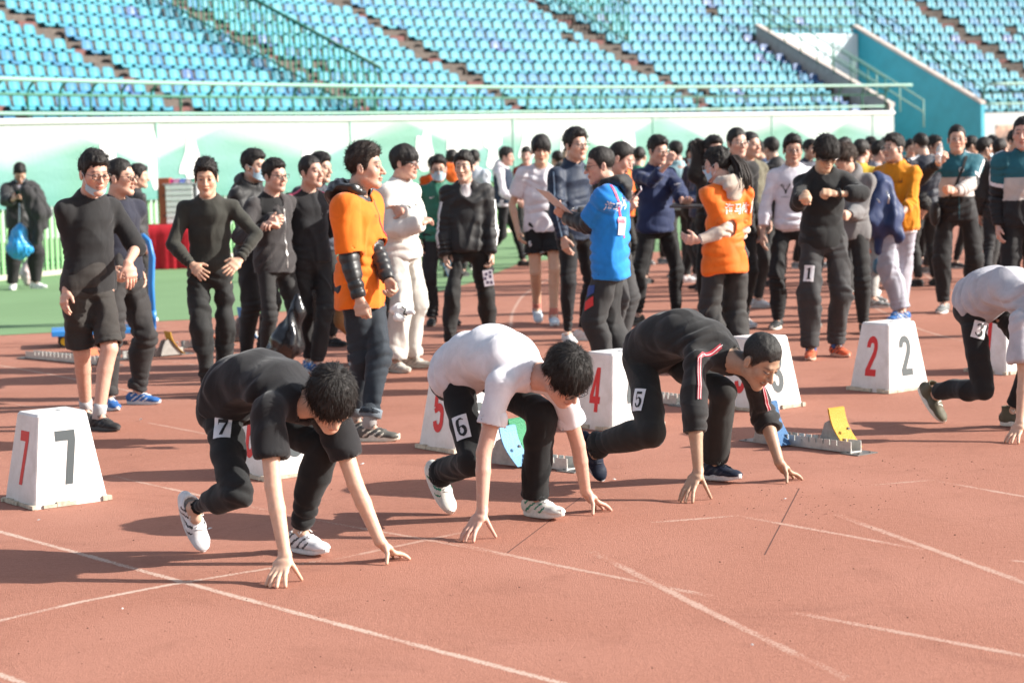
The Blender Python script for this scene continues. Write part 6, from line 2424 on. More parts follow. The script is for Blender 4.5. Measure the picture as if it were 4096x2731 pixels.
def mk(spec):
    s = spec.get('h', 1.74) / 1.75
    if 'feetpx' in spec:
        p = G(*spec['feetpx']); spec['pos'] = (p[0], p[1])
    elif 'px' in spec:
        p = at(spec['px'], 600, spec['D']); spec['pos'] = (p[0], spec['D'])
    yaw = R(spec.get('yaw', 0)); M = rotz(yaw).T
    P0 = A3(spec['pos'][0], spec['pos'][1], 0)
    if 'hw' in spec:
        hw = spec['hw']; spec['head'] = (hw[0] - spec.get('yaw', 0), hw[1], hw[2] if len(hw) > 2 else 0)
    for k in 'LR':
        h = spec.get('w' + k)
        if h is not None:
            wpt = at(h[0], h[1], spec['pos'][1] + h[2])
            arm = dict(spec.get('arm' + k, {})); arm['w'] = M @ (wpt - P0) / s
            if len(h) > 3: arm['pole'] = tuple(M @ np.asarray(h[3], float))
            for q in ('p', 'n', 's'):
                if q in arm: arm[q] = M @ np.asarray(arm[q], float)
            spec['arm' + k] = arm
        else:
            arm = dict(spec.get('arm' + k, {}))
            for q in ('p', 'n', 's'):
                if q in arm: arm[q] = M @ np.asarray(arm[q], float)
            spec['arm' + k] = arm
    if 'fL' in spec:
        fl = []
        for k in 'LR':
            f = spec['f' + k]; w = M @ (G(f[0], f[1]) - P0) / s
            d = A3(math.sin(R(f[2])), -math.cos(R(f[2])), 0)
            dl = M @ d; w = w - dl * .06
            w[1] = min(.17, max(-.17, w[1])); w[0] = min(.30, max(-.30, w[0]))
            fl.append((w[0], w[1] - .0, f[2] - spec.get('yaw', 0)) + tuple(f[3:]))
        spec['feet'] = tuple(fl)
    spec.setdefault('group', ROW)
    return person(spec)


def hand_at(root, B, k, f=.09, side=0.0, back=0.0):
    H = B.hand[k]; q = B.wr[k] + (H['P'] * f + H['S'] * side + H['N'] * back) * B.s
    return rotz(root.rotation_euler.z) @ q + np.array(root.location)


def dirs_w(root, B, k):
    M = rotz(root.rotation_euler.z); H = B.hand[k]; return M @ H['P'], M @ H['N'], M @ H['S']


def arm_dist(B, C, k):
    """0..2 down the arm, and the distance from its axis"""
    best = np.full(len(C), 9.0); tt = np.zeros(len(C))
    for i, (a, b) in enumerate(((B.sh[k], B.el[k]), (B.el[k], B.wr[k]))):
        d = b - a; t = np.clip(((C - a) @ d) / (d @ d), 0, 1); r = np.linalg.norm(C - a - t[:, None] * d, axis=1)
        m = r < best; best = np.where(m, r, best); tt = np.where(m, t + i, tt)
    return tt, best


TR = lambda c=(.027, .026, .026), **k: dict(dict(name='trousers', c=c, ease=.008, loose=.007, taper=.8, len=1.95, wr=.0048), **k)
SW = lambda c=BLK, **k: dict(dict(name='sweatshirt', c=c, ease=.011, loose=.42, hem=-.13, rib=.09, sleeve=1.96, se=.009, sl=.008, wr=.0045), **k)
JK = lambda c=BLK, **k: dict(dict(name='jacket', c=c, ease=.017, loose=.5, hem=-.15, sleeve=1.97, se=.013, sl=.010, wr=.006, collar='stand', rough=.6, spec=.35), **k)
TS = lambda c, **k: dict(dict(name='t_shirt', c=c, ease=.013, loose=.5, hem=-.13, sleeve=.68, se=.017, sl=.016, wr=.005), **k)
white_print = plain((.78, .78, .78), .6, var=.03)

# left group ------------------------------------------------------------
rt, B_, gg = mk(dict(label='tall man in black sweater and shorts with glasses and chin mask', h=1.80, feetpx=(372, 1712), yaw=42, hw=(36, 12), lean=7, hair='side', seed=101, tone=1.02,
    fR=(285, 1690, 15), fL=(440, 1724, 50), wR=(265, 1160, -.10, (.25, 1, 0)), wL=(512, 1052, -.10, (.2, .9, 0)), armR=dict(curl=(20, 30, 20)), armL=dict(p=(.25, -.2, -1), curl=(18, 22, 15), n=(.4, -.6, .2)),
    tops=[SW((.019, .019, .020), name='sweater', sleeve=1.08, bunch=1, cuff=.0, se=.013, hem=-.17)], bottom=dict(name='shorts', c=(.036, .032, .029), ease=.014, loose=.020, len=.93, wr=.006), shoes='black', socks=(.5, .5, .5), glasses=((.03, .03, .03), 'rect'), mask='chin'))
rt, B_, gg = mk(dict(label='man in a navy sweater and glasses looking right behind the shorts wearer', h=1.72, feetpx=(535, 1628), yaw=45, hw=(72, 2), hair='crop', seed=102, fR=(463, 1640, 30), fL=(596, 1618, 70),
    wR=(440, 1080, -.16), wL=(560, 1090, .20), tops=[SW((.020, .022, .036))], bottom=TR((.030, .028, .028), wr=.009, loose=.024), shoes='blueo', glasses=((.02, .02, .02), 'rect')))
rt, B_, gg = mk(dict(label='young man in tight olive-black top with both hands on hips', h=1.70, feetpx=(860, 1585), yaw=2, hw=(4, 12), hair='messy', seed=103, fR=(828, 1592, 0), fL=(905, 1575, 20), hips=1,
    wR=(772, 1062, -.13, (-1, .35, .1)), wL=(958, 1040, -.13, (1, .35, .1)), armR=dict(p=(.55, -.55, -.5), n=(-.5, -.8, .25), s=(.5, .2, .6), curl=(8, 10, 8), spread=9), armL=dict(p=(-.5, -.6, -.5), n=(.5, -.8, .25), s=(-.5, .2, .6), curl=(8, 10, 8), spread=9),
    tops=[SW((.036, .036, .030), name='base_layer', ease=.007, loose=.15, se=.007, sl=.0, wr=.0028, hem=-.10)], bottom=TR((.020, .021, .021), taper=.45, wr=.008), shoes='grey'))
rt, B_, gg = mk(dict(label='masked man in a black hooded jacket behind the charcoal jacket man', h=1.76, px=1000, D=17.2, yaw=58, hw=(62, 4), hair='short', seed=104, tops=[JK((.018, .018, .019), collar='hood')], bottom=TR(), shoes='black', mask='on',
    armL=dict(w=(.2, -.25, 1.08)), armR=dict(w=(-.1, -.28, 1.05))))
rt, B_, gg = mk(dict(label='man in a charcoal zip jacket and glasses holding his hands together', h=1.68, px=1085, D=16.2, yaw=48, hw=(48, 2), hair='short', seed=105, fat=1.06, girth=1.08, tops=[dict(name='t_shirt', c=(.012, .012, .013), ease=.004, loose=0, hem=.5, sleeve=0, wr=.001), JK((.050, .046, .047), collar='v', rough=.85, spec=.2, hem=-.20)], bottom=TR((.028, .027, .027)), shoes='black',
    wR=(1075, 900, -.30), wL=(1108, 905, -.32), armR=dict(p=(.6, -.4, .3), curl=(45, 45, 30)), armL=dict(p=(-.5, -.5, .3), curl=(45, 45, 30)), glasses=((.05, .05, .05), 'rect', True)))
wj = Wear(rt, *gg['jacket'])
fr = A3(0, -1, 0)
wj.band('zip', [B_.nb * A3(1, 1, 0) + A3(.02, -.05, z_) for z_ in (1.30, 1.1, .85)], [fr] * 3, .010, plain((.5, .5, .5), .3, .8), .003, reach=.3, seg=1)
rt, B_, gg = mk(dict(label='man in a black sweatshirt with pink shoulder stripes, hands behind his back', h=1.71, feetpx=(1262, 1492), yaw=32, hw=(52, -2), hair='crop', seed=106, tone=.95, fR=(1215, 1480, 20), fL=(1302, 1499, 45),
    armR=dict(w=(-.14, .22, .98), pole=(-1, .3, 0)), armL=dict(w=(.10, .22, .98), pole=(1, .3, 0)), tops=[SW((.020, .020, .022), sleeve=1.25, bunch=1, cuff=-.002)], bottom=TR((.021, .021, .022), taper=.6), shoes='blueo'))
wj = Wear(rt, *gg['sweatshirt'])
pk = plain((.60, .10, .18), .6)
for k, sg in (('R', -1), ('L', 1)):
    o = A3(sg * .8, -.55, .3); sh, el, nb = B_.sh[k], B_.el[k], B_.nb
    wj.band('pink_stripe', [nb + (sh - nb) * .3, sh, sh + (el - sh) * .5, sh + (el - sh) * .92], [A3(sg * .1, -.35, 1), A3(sg * .6, -.5, .6), o, o], .026, pk)
wj.print_at('chest_logo', joinT([rect2(-.024, -.009, .024, .009)]), 1313, 846, white_print, 0)
wj.print_at('logo_lettering', fit2(text2d('LUGIRNF', .02), .011, .011), 1313, 846, ink, 0, .0045)
rt, B_, gg = mk(dict(label='man mostly hidden behind the pink-striped sweatshirt, navy jacket', h=1.72, px=1266, D=18.6, yaw=40, hw=(60, 5), hair='short', seed=107, tops=[JK((.015, .020, .035))], bottom=TR(), shoes='black'))
rt, B_, gg = mk(dict(label='helper in a bright orange short-sleeved jacket over a black quilted coat', h=1.78, feetpx=(1528, 1748), girth=.94, yaw=70, hw=(82, 2), hair='spiky', hairc=(.020, .014, .011), seed=108, tone=.92, fR=(1435, 1738, 60), fL=(1548, 1764, 75), shift=.0,
    wR=(1446, 1240, -.22, (-.6, .5, 0)), wL=(1572, 1190, -.20), armR=dict(curl=(50, 55, 35), p=(.12, -.1, -1), n=(-.2, -.9, -.1)), armL=dict(curl=(50, 50, 30)),
    tops=[dict(name='quilted_coat', c=(.014, .014, .015), ease=.004, se=.010, sl=.008, hem=.35, sleeve=1.96, wr=.003, quilt=1, rough=.42, spec=.45, collar='none', loose=.6), dict(name='orange_jacket', c=(.84, .17, .012), ease=.024, se=.026, sl=.018, sleeve=.92, hem=-.31, loose=.4, flare=.05, wr=.0055, rough=.75, spec=.2, collar='none', neck=.094)],
    bottom=TR((.020, .028, .038), name='jeans', taper=1.2, len=1.86, wr=.006, cuff=.004), shoes='chunky', socks=(.35, .33, .32)))
P8, R8 = B_, rt
add_hood(rt, B_, (.014, .014, .015), .035, 1.0, .3, 81, amp=.007)
wj = Wear(rt, *gg['orange_jacket'])
lan_r = plain((.50, .03, .06), .6)
q = wj.band('lanyard', [B_.nb + A3(.05, -.03, -.02), B_.nb + A3(.07, -.1, -.2), A3(.05, -.16, 1.06)], [A3(.2, -1, .2), A3(.15, -1, 0), A3(.1, -1, 0)], .014, lan_r, .004, reach=.3, seg=1)
wj.print_at('name_card', joinT([rect2(-.035, -.05, .035, .05)]), 1568, 995, plain((.75, .73, .72), .4), 5, .010, nrm_dir=rotz(-rt.rotation_euler.z) @ A3(.75, -.66, 0))
wj.print_at('chest_lettering', fit2(text2d('ITC', .0), .016, .016), 1505, 865, plain((.45, .08, .02), .6), -8, .005)
# jeans turn-ups
for k in 'LR':
    mb = MB()
    ca = nrm(B_.kn[k] - B_.an[k]); p = B_.an[k] + ca * .055
    mb.tube([p, p + ca * .002, p + ca * .052, p + ca * .054], [.060, .066, .068, .062], 16)
    mb.build('turn_up', cloth((.16, .19, .22)), rt, smooth=True)
rt, B_, gg = mk(dict(label='smiling man in a white fleece with folded arms and glasses', h=1.755, feetpx=(1655, 1478), yaw=58, hw=(68, 4), hair='bowl', seed=109, fR=(1620, 1490, 40), fL=(1690, 1470, 60),
    wR=(1690, 893, -.30, (-.4, -.1, -1)), wL=(1606, 845, -.30, (.7, -.2, -1)), armR=dict(p=(.4, .75, .3), curl=(30, 30, 20)), armL=dict(p=(-.5, .75, .1), curl=(30, 30, 20)),
    tops=[JK((.72, .69, .64), name='fleece', ease=.034, rough=.95, spec=.1, hem=-.14, sl=.022, wr=.007)], bottom=TR((.62, .60, .55), loose=.030, taper=1.4, wr=.007), shoes='cream', glasses=((.35, .35, .36), 'round', True)))
wj = Wear(rt, *gg['fleece'])
wj.print_at('chest_patch', joinT([rect2(-.026, -.013, .026, .013)]), 1637, 828, ink, -3)
wj.print_at('chest_patch', joinT([rect2(-.012, -.012, .012, .012)]), 1664, 820, ink, -3)
rt, B_, gg = mk(dict(label='man in a green sports jacket wearing a blue face mask', h=1.66, px=1750, D=20.6, yaw=4, hw=(4, 6), hair='short', seed=110, tops=[JK((.020, .150, .095))], bottom=TR(BLK, ease=.02), shoes='black', mask='on', glasses=((.05, .05, .05), 'rect')))
wj = Wear(rt, *gg['jacket'])
wj.print_at('chest_tick', joinT([poly2([(-.03, .0), (-.012, -.014), (.034, .014), (-.008, -.002), (-.02, .006)])]), 1728, 790, white_print, 0)
rt, B_, gg = mk(dict(label='man in a black track jacket with white sleeve stripes holding cards', h=1.70, feetpx=(1885, 1405), yaw=4, hw=(-14, 2), hair='short', seed=111, fR=(1795, 1418, -12), fL=(1975, 1398, 18),
    wR=(1782, 1035, -.06), wL=(1968, 1030, -.06), armR=dict(curl=(45, 50, 30)), armL=dict(curl=(45, 50, 30)),
    tops=[dict(name='shirt', c=(.62, .58, .58), ease=-.004, loose=0, hem=.55, sleeve=0, wr=.002, collar='stand'), JK((.018, .018, .019), collar='v', hem=-.10)], bottom=TR((.017, .017, .017), taper=.6, wr=.007), shoes='blackw'))
wj = Wear(rt, *gg['jacket'])
for k, sg in (('R', -1), ('L', 1)):
    for dx in (-.016, .016):
        wj.band('sleeve_stripe', [B_.sh[k] + (B_.el[k] - B_.sh[k]) * .25 + A3(0, dx, 0), B_.el[k] + A3(0, dx, 0), B_.el[k] + (B_.wr[k] - B_.el[k]) * .75 + A3(0, dx, 0)], [A3(sg, -.45, .1)] * 3, .020, white_print)
P11, R11 = B_, rt
rt, B_, gg = mk(dict(label='man hidden behind the orange jacket, grey-blue coat, holding tan boots', h=1.74, px=1440, D=17.0, yaw=35, hw=(50, 0), hair='short', seed=112, tops=[JK((.06, .07, .09))], bottom=TR((.018, .018, .02)), shoes='navy', wR=(1395, 1215, -.2)))
P12, R12 = B_, rt

# middle ------------------------------------------------------------------
rt, B_, gg = mk(dict(label='athlete in white t-shirt and black shorts walking towards the camera', h=1.82, feetpx=(2185, 1296), yaw=4, hw=(2, 6), hair='bowl', seed=113, fR=(2135, 1275, 5, .05, 18), fL=(2222, 1305, 5),
    wR=(2070, 920, -.02, (-.8, .6, 0)), wL=(2290, 930, .05), tops=[TS((.70, .68, .72), hem=-.17, loose=.85)], bottom=dict(name='shorts', c=(.012, .012, .013), ease=.022, loose=.030, len=.62, wr=.006), shoes='sky', socks=(.55, .2, .15)))
wj = Wear(rt, *gg['shorts'])
wj.print_at('number', fit2(digit('5'), .030, .026), 2120, 975, white_print, 6)
for k in 'LR':
    th = B_.kn[k] - B_.hip[k]; p = B_.hip[k] + th * .585
    ring = [p + A3(math.cos(a_), math.sin(a_), 0) * .02 for a_ in np.linspace(0, 2 * PI, 15)]
    wj.band('piping', ring, [A3(math.cos(a_), math.sin(a_), 0) for a_ in np.linspace(0, 2 * PI, 15)], .006, white_print, .003, reach=.2, seg=1)
wj = Wear(rt, *gg['t_shirt'])
wj.print_at('chest_badge', joinT([stroke(arc(0, 0, .016, .016, 0, 360, 16), .003), stroke(arc(0, 0, .007, .007, 0, 360, 10), .003)]), 2201, 719, plain((.10, .18, .40), .6), 0)
rt, B_, gg = mk(dict(label='tall man in a navy jacket and glasses behind the blue shirt official', h=1.86, feetpx=(2312, 1375), yaw=38, hw=(36, 0), hair='side', seed=114, fR=(2295, 1380, 15), fL=(2345, 1360, 55), wR=(2258, 985, -.13, (-.7, .6, 0)),
    tops=[JK((.008, .020, .048), hem=-.20)], bottom=TR((.013, .013, .015), taper=.5), shoes='white', glasses=((.25, .25, .26), 'rect', True)))
wj = Wear(rt, *gg['jacket'])
wj.band('sleeve_stripe', [B_.sh['R'], B_.el['R'], B_.wr['R']], [A3(-.8, -.6, .1)] * 3, .012, plain((.30, .42, .55), .6))
rt, B_, gg = mk(dict(label='official in a bright blue t-shirt writing on a clipboard', h=1.70, px=2412, D=15.0, yaw=-104, hw=(-84, 8), hair='crop', seed=115, tone=.95, fL=(2372, 1560, -100), fR=(2450, 1545, -100),
    wL=(2262, 868, -.02, (.3, -.5, -.9)), wR=(2300, 850, .20, (.3, .8, -.8)), armL=dict(p=(-.8, .1, .6), n=(-.5, -.6, -.6), curl=(55, 50, 30)), armR=dict(p=(-.7, -.3, -.1), n=(.1, .1, 1), curl=(45, 50, 30)),
    tops=[dict(name='inner_jacket', c=(.018, .018, .019), ease=.018, se=.018, sl=.012, hem=.1, sleeve=1.95, wr=.004, collar='none', rough=.5, spec=.45), TS((.018, .235, .68), ease=.028, se=.028, sl=.022, sleeve=.80, hem=-.30, loose=.7, neck=.076, wr=.006, flare=.02)],
    bottom=TR((.030, .030, .031), loose=.026, taper=1.2, wr=.005), shoes='black', glasses=((.02, .02, .02), 'rect')))
P15, R15 = B_, rt
add_hood(rt, B_, (.022, .022, .023), .035, .85, .7, 82, amp=.007)
wj = Wear(rt, *gg['t_shirt'])
wj.print_at('back_lettering', fit2(text2d('海马体', .012), .050, .060), 2470, 830, white_print, -6, .004, maxlen=.02)
wj.band('lanyard', [B_.nb + A3(.06, .0, .0), B_.nb + A3(.085, .06, -.16), B_.nb + A3(.07, .09, -.34)], [A3(.9, .2, .5), A3(.9, .5, 0), A3(.8, .6, 0)], .016, plain((.62, .06, .14), .6), .005, reach=.3, seg=1)
wj.print_at('name_card', joinT([rect2(-.030, -.062, .030, .062)]), 2487, 905, plain((.78, .74, .74), .4), -4, .010)
wj.print_at('card_band', joinT([rect2(-.030, -.016, .030, .016)]), 2484, 884, plain((.62, .03, .08), .4), -4, .012)
wp = Wear(rt, *gg['trousers'])
wp.print_at('trouser_patch', joinT([poly2([(-.035, -.05), (.035, -.012), (.035, .055), (-.035, .015)])]), 2356, 1215, plain((.62, .03, .03), .6), 0, .004)
wp.print_at('trouser_patch', joinT([poly2([(-.033, -.03), (.033, .0), (.033, .055), (-.033, .055)])]), 2362, 1172, plain((.02, .05, .22), .6), 0, .005)
wi = Wear(rt, *gg['inner_jacket'])
el_, wr_ = B_.el['L'], B_.wr['L']
wi.band('sleeve_tape', [el_ + (wr_ - el_) * .25, el_ + (wr_ - el_) * .92], [A3(.0, -.2, -1) + rotz(-rt.rotation_euler.z) @ A3(0, -1, 0)] * 2, .022, plain((.5, .46, .42), .6))
rt, B_, gg = mk(dict(label='man in a black hoodie looking down at a white phone', h=1.745, px=2452, D=16.8, yaw=66, hw=(78, 30), hair='buzz', seed=116, wR=(2500, 838, -.28), wL=(2515, 815, -.22), armR=dict(p=(.7, -.2, .5), curl=(50, 45, 30)), armL=dict(p=(.5, -.4, .6), curl=(50, 45, 30)),
    tops=[JK((.020, .020, .021), name='hoodie', collar='hood', rough=.85)], bottom=TR((.045, .045, .047), loose=.028, taper=1.3), shoes='black'))
P16, R16 = B_, rt
rt, B_, gg = mk(dict(label='man in a navy zip top shading his eyes with one hand', h=1.78, feetpx=(2640, 1300), yaw=26, hw=(34, 8), hair='side', seed=117, fR=(2545, 1300, -40), fL=(2730, 1290, 40),
    wR=(2676, 652, -.24, (-.6, -.3, -1)), wL=(2745, 842, -.30, (.7, .4, -.6)), armR=dict(p=(.35, .1, 1), n=(-.5, -.9, .1), curl=(55, 60, 40)), armL=dict(p=(.2, -.9, .1), n=(0, -.1, -1), curl=(20, 25, 20)),
    tops=[JK((.010, .022, .078), name='zip_top', hem=-.16, sleeve=1.55, rough=.75)], bottom=TR((.014, .014, .015), taper=.6, wr=.005), shoes='black', glasses=((.3, .3, .3), 'rect', True)))
P17, R17 = B_, rt
wj = Wear(rt, *gg['zip_top'])
wj.print_at('chest_tick', joinT([poly2([(-.036, .002), (-.030, -.012), (-.016, -.016), (.044, .016), (-.014, -.004), (-.024, -.002), (-.030, .010)])]), 2711, 735, white_print, 0)
rt, B_, gg = mk(dict(label='woman with a ponytail in an orange shirt over a cream fleece hoodie', h=1.665, px=2890, D=15.6, yaw=-150, hw=(-112, 10), hair='side', seed=118, tone=1.05, slope=.06, girth=.94,
    wL=(2790, 962, -.16, (.8, .1, -.6)), armR=dict(w=(-.16, -.26, .98)), armL=dict(p=(-.8, -.1, .1), curl=(40, 40, 30)),
    tops=[dict(name='fleece_hoodie', c=(.62, .52, .43), ease=.004, se=.010, sl=.012, hem=.1, sleeve=1.93, wr=.005, collar='none', rough=.95, spec=.1), TS((.84, .165, .012), ease=.026, se=.028, sl=.018, sleeve=.84, hem=-.33, loose=.5, neck=.080, wr=.006, rough=.6)],
    bottom=TR((.034, .033, .032), loose=.026, taper=1.2), shoes='black', glasses=((.4, .4, .4), 'round', True), mask='on'))
B18, R18 = B_, rt
add_hood(rt, B_, (.50, .42, .35), .030, .85, .95, 83, amp=.005, lift=.016)
wj = Wear(rt, *gg['t_shirt'])
wj.print_at('back_lettering', fit2(text2d('海马体', .012), .056, .062), 2952, 838, white_print, -3, .005, maxlen=.02)
wj.print_at('back_lettering', fit2(text2d('I', .03), .05, .062), 3004, 838, white_print, -3, .005, maxlen=.02)
# ponytail
hp = MB(); rr = random.Random(5)
T18 = lambda x, y, z: B_.head + B_.M @ (A3(x, y, z) * B_.hs)
for i in range(90):
    dx, dy = rr.gauss(0, .016), rr.gauss(0, .014)
    L_ = rr.uniform(.8, 1.1)
    hp.tube([T18(dx * .4, .085, .055 + dy * .3), T18(dx * .8, .130 + dy, .050), T18(dx * 1.4, .170 + dy * 1.3, -.03 * L_), T18(dx * 2, .180 + dy * 1.5, -.12 * L_), T18(dx * 2.4 + .01, .172 + dy * 1.5, -.21 * L_)], [.009, .0075, .0075, .006, .0018], 5)
hp.build('ponytail', hair_mat((.016, .011, .009)), rt, smooth=True)
hp = MB(); hp.tube([T18(.012 * math.cos(a_), .100, .052 + .014 * math.sin(a_)) for a_ in np.linspace(0, 2 * PI, 12)], .005, 5); hp.build('hair_tie', plain((.7, .7, .72), .4), rt, smooth=True)
rt, B_, gg = mk(dict(label='man in a black mock-neck sweater and glasses behind the ponytail woman', h=1.83, feetpx=(2955, 1318), yaw=22, hw=(24, 2), hair='crop', seed=119, fL=(3000, 1312, 30), fR=(2905, 1310, 5), tops=[SW((.022, .021, .021), name='sweater', collar='stand')], bottom=TR((.02, .02, .02)), shoes='white', glasses=((.35, .35, .35), 'rect', True)))
# right group -------------------------------------------------------------
rt, B_, gg = mk(dict(label='man in a white long-sleeved top printed with a deer head', h=1.75, feetpx=(3160, 1314), yaw=6, hw=(2, 4), hair='short', seed=120, tone=.78, fR=(3108, 1318, -25), fL=(3260, 1310, 20), wR=(3048, 955, -.04, (-.8, .5, 0)),
    tops=[SW((.70, .68, .74), sleeve=1.72, hem=-.12)], bottom=TR((.013, .013, .014), taper=.5, wr=.007), shoes='blackw', glasses=((.25, .25, .25), 'round', True)))
wj = Wear(rt, *gg['sweatshirt'])
deer = joinT([poly2([(-.012, .0), (.012, .0), (.010, -.016), (.004, -.034), (-.004, -.034), (-.010, -.016)]), poly2([(-.012, .0), (-.024, .004), (-.012, .008)]), poly2([(.012, .0), (.024, .004), (.012, .008)]),
              stroke([(-.006, .004), (-.024, .020), (-.034, .036), (-.032, .056)], .003), stroke([(.006, .004), (.024, .020), (.034, .036), (.032, .056)], .003), stroke([(-.024, .020), (-.014, .034), (-.016, .046)], .0025), stroke([(.024, .020), (.014, .034), (.016, .046)], .0025),
              stroke([(-.032, .032), (-.046, .044), (-.046, .054)], .0025), stroke([(.032, .032), (.046, .044), (.046, .054)], .0025)])
wj.print_at('deer_print', deer, 3143, 760, ink, 0)
wj.print_at('deer_caption', fit2(text2d('WAGOI', .02), .015, .011), 3141, 788, ink, 0, .004)
rt, B_, gg = mk(dict(label='man with number 1 in a black sweater looking at the watch on his raised wrist', h=1.745, feetpx=(3308, 1432), yaw=4, hw=(12, 34), lean=5, hair='mop', seed=121, fR=(3248, 1440, -12), fL=(3368, 1428, 22),
    wR=(3222, 772, -.46, (-.35, .2, -1)), wL=(3338, 775, -.34, (1, -.1, -.25)), armR=dict(p=(-.25, -.8, -.5), n=(-.3, -.4, .8), curl=(75, 80, 55)), armL=dict(p=(-.95, .0, .2), n=(.1, -.6, .8), curl=(70, 75, 50)),
    tops=[SW((.019, .020, .021), name='sweater', neck=.072, sleeve=1.55, hem=-.17, se=.012)], bottom=TR((.040, .040, .042), loose=.028, taper=.9, wr=.007), shoes='orange', socks=(.03, .12, .42), glasses=((.45, .4, .38), 'round', True)))
wp = Wear(rt, *gg['trousers'])
bib(wp, 1, 3236, 1094, .040, .064, -4)
mb = MB(); ax = nrm(B_.wr['L'] - B_.el['L']); p = B_.wr['L'] - ax * .035
u_ = nrm(np.cross(ax, A3(0, 0, 1))); v_ = np.cross(ax, u_)
mb.tube([p + (u_ * math.cos(a_) + v_ * math.sin(a_)) * .0335 for a_ in np.linspace(0, 2 * PI, 16)], .010, 6, cap=False)
o_ = mb.build('wristwatch', plain((.02, .02, .02), .4), rt, smooth=True)
P21, R21 = B_, rt
rt, B_, gg = mk(dict(label='man in a mustard yellow sweatshirt and glasses holding a navy jacket', h=1.76, feetpx=(3612, 1278), yaw=-40, hw=(-52, -4), hair='short', seed=122, tone=.95, fat=1.06, girth=1.10, fR=(3560, 1290, -60), fL=(3640, 1262, -25),
    wR=(3505, 905, -.15, (-.8, .4, -.4)), wL=(3594, 868, -.34, (.9, .5, -.5)), armL=dict(p=(-.7, -.4, -.35), curl=(55, 55, 35)), armR=dict(curl=(50, 50, 30)),
    tops=[TS((.7, .7, .7), ease=.012, hem=-.22, sleeve=0, loose=.9, wr=.003), SW((.66, .24, .010), hem=-.17, ease=.030, sleeve=1.35, bunch=1, loose=.9)], bottom=TR((.40, .40, .46), name='sweatpants', loose=.034, taper=1.1, wr=.006), shoes='blueo', glasses=((.5, .45, .42), 'round', True)))
P22, R22 = B_, rt
wj = Wear(rt, *gg['sweatshirt'])
wj.print_at('chest_script', joinT([stroke([(-.06, -.01), (-.045, .02), (-.035, -.02), (-.02, .01), (-.01, -.01), (.0, .012), (.012, -.012), (.022, .03), (.024, -.012), (.036, .006), (.034, -.012), (.05, .03), (.046, -.014)], .0035)]), 3588, 728, plain((.20, .07, .01), .6), 6)
TEAL = (.010, .110, .150)


def team_pat(B, C):
    s = B.s
    mi = np.zeros(len(C), int)
    z_ = C[:, 2] / s
    mi[z_ < 1.27] = 1
    mi[z_ < 1.09] = 2
    for k, sg in (('L', 1), ('R', -1)):
        t, d = arm_dist(B, C, k)
        m = (d < .10) & (C[:, 0] * sg > B.sh[k][0] * sg - .02) & ((np.abs(C[:, 0]) > .165 * s) | (t > .9))
        mi[m & (t < .55)] = 0; mi[m & (t >= .55) & (t < .66)] = 3; mi[m & (t >= .66)] = 2
    return mi


def team_jacket(spec):
    spec['tops'] = [JK(TEAL, pat=team_pat, c2=((.50, .46, .43), (.016, .016, .018), (.72, .72, .76)), rough=.7, hem=-.17)]
    spec['bottom'] = TR((.014, .014, .015), taper=.6, loose=.024)
    rt, B_, gg = mk(spec)
    wj = Wear(rt, *gg['jacket'])
    for k, sg in (('R', -1), ('L', 1)):
        sh, el, nb = B_.sh[k], B_.el[k], B_.nb
        wj.band('shoulder_stripe', [nb + (sh - nb) * .30, sh, sh + (el - sh) * .58], [A3(sg * .2, -.1, 1), A3(sg * .9, -.15, .6), A3(sg, -.25, .2)], .028, white_print)
    wj.band('zip', [A3(B_.nb[0], B_.nb[1] - .03, q * B_.s) for q in (1.38, 1.2, 1.0, .88)], [A3(0, -1, 0)] * 4, .008, plain((.02, .10, .13), .5), .004, reach=.3, seg=1)
    return rt, B_, wj


rt, B_, wj = team_jacket(dict(label='man in a teal and cream track jacket drinking from a bottle', h=1.80, feetpx=(3830, 1250), yaw=-4, hw=(-8, 0), hair='crop', seed=123, fR=(3772, 1254, -30), fL=(3900, 1246, 12), glasses=((.4, .4, .4), 'round', True), shoes='grey',
    wR=(3755, 655, -.27, (-.9, .1, -.7)), wL=(3822, 765, -.30, (1, .3, -.6)), armR=dict(p=(.45, -.2, .8), n=(-.6, -.8, .1), curl=(45, 45, 35)), armL=dict(p=(-.9, -.3, .25), curl=(60, 60, 40))))
wj.print_at('chest_badge', joinT([stroke(arc(0, 0, .022, .022, 0, 360, 18), .003), stroke([(-.01, -.01), (.0, .01), (.01, -.01)], .003)]), 3846, 680, white_print, 0)
wj.band('bag_strap', [B_.nb + A3(.07, -.02, 0), A3(-.02, -.05, 1.2), A3(-.15, .0, .98)], [A3(.3, -.8, .5), A3(0, -1, 0), A3(-.6, -.8, 0)], .024, plain((.012, .012, .012), .6), .007, reach=.3, seg=2)
P23, R23 = B_, rt
rt, B_, wj = team_jacket(dict(label='man in a teal and cream track jacket at the right edge of the frame', h=1.84, px=4098, D=17.8, yaw=-6, hw=(-22, 2), hair='crop', seed=124, shoes='grey'))
rt, B_, gg = mk(dict(label='man in a long black coat striding away behind the right-edge jacket', h=1.72, px=3990, D=23.5, yaw=160, hw=(140, 8), hair='buzz', seed=125, tops=[JK((.020, .019, .020), hem=-.40, rough=.8)], bottom=TR((.018, .018, .02)), shoes='black', feet=((.10, .25, 10), (-.10, -.42, -5, .22, 40))))
rt, B_, gg = mk(dict(label='person in grey leggings bending down behind the navy jacket', h=1.70, px=3500, D=21.4, yaw=50, hw=(60, 60), lean=72, pely=.12, hair='short', seed=126, fR=(3458, 1208, 40), fL=(3552, 1232, 75), wL=(3535, 1085, -.1), wR=(3520, 1075, .1),
    tops=[JK((.030, .030, .032))], bottom=TR((.34, .33, .31), name='leggings', ease=.006, loose=.002, taper=.4, wr=.002), shoes='grey'))
wp = Wear(rt, *gg['leggings'])
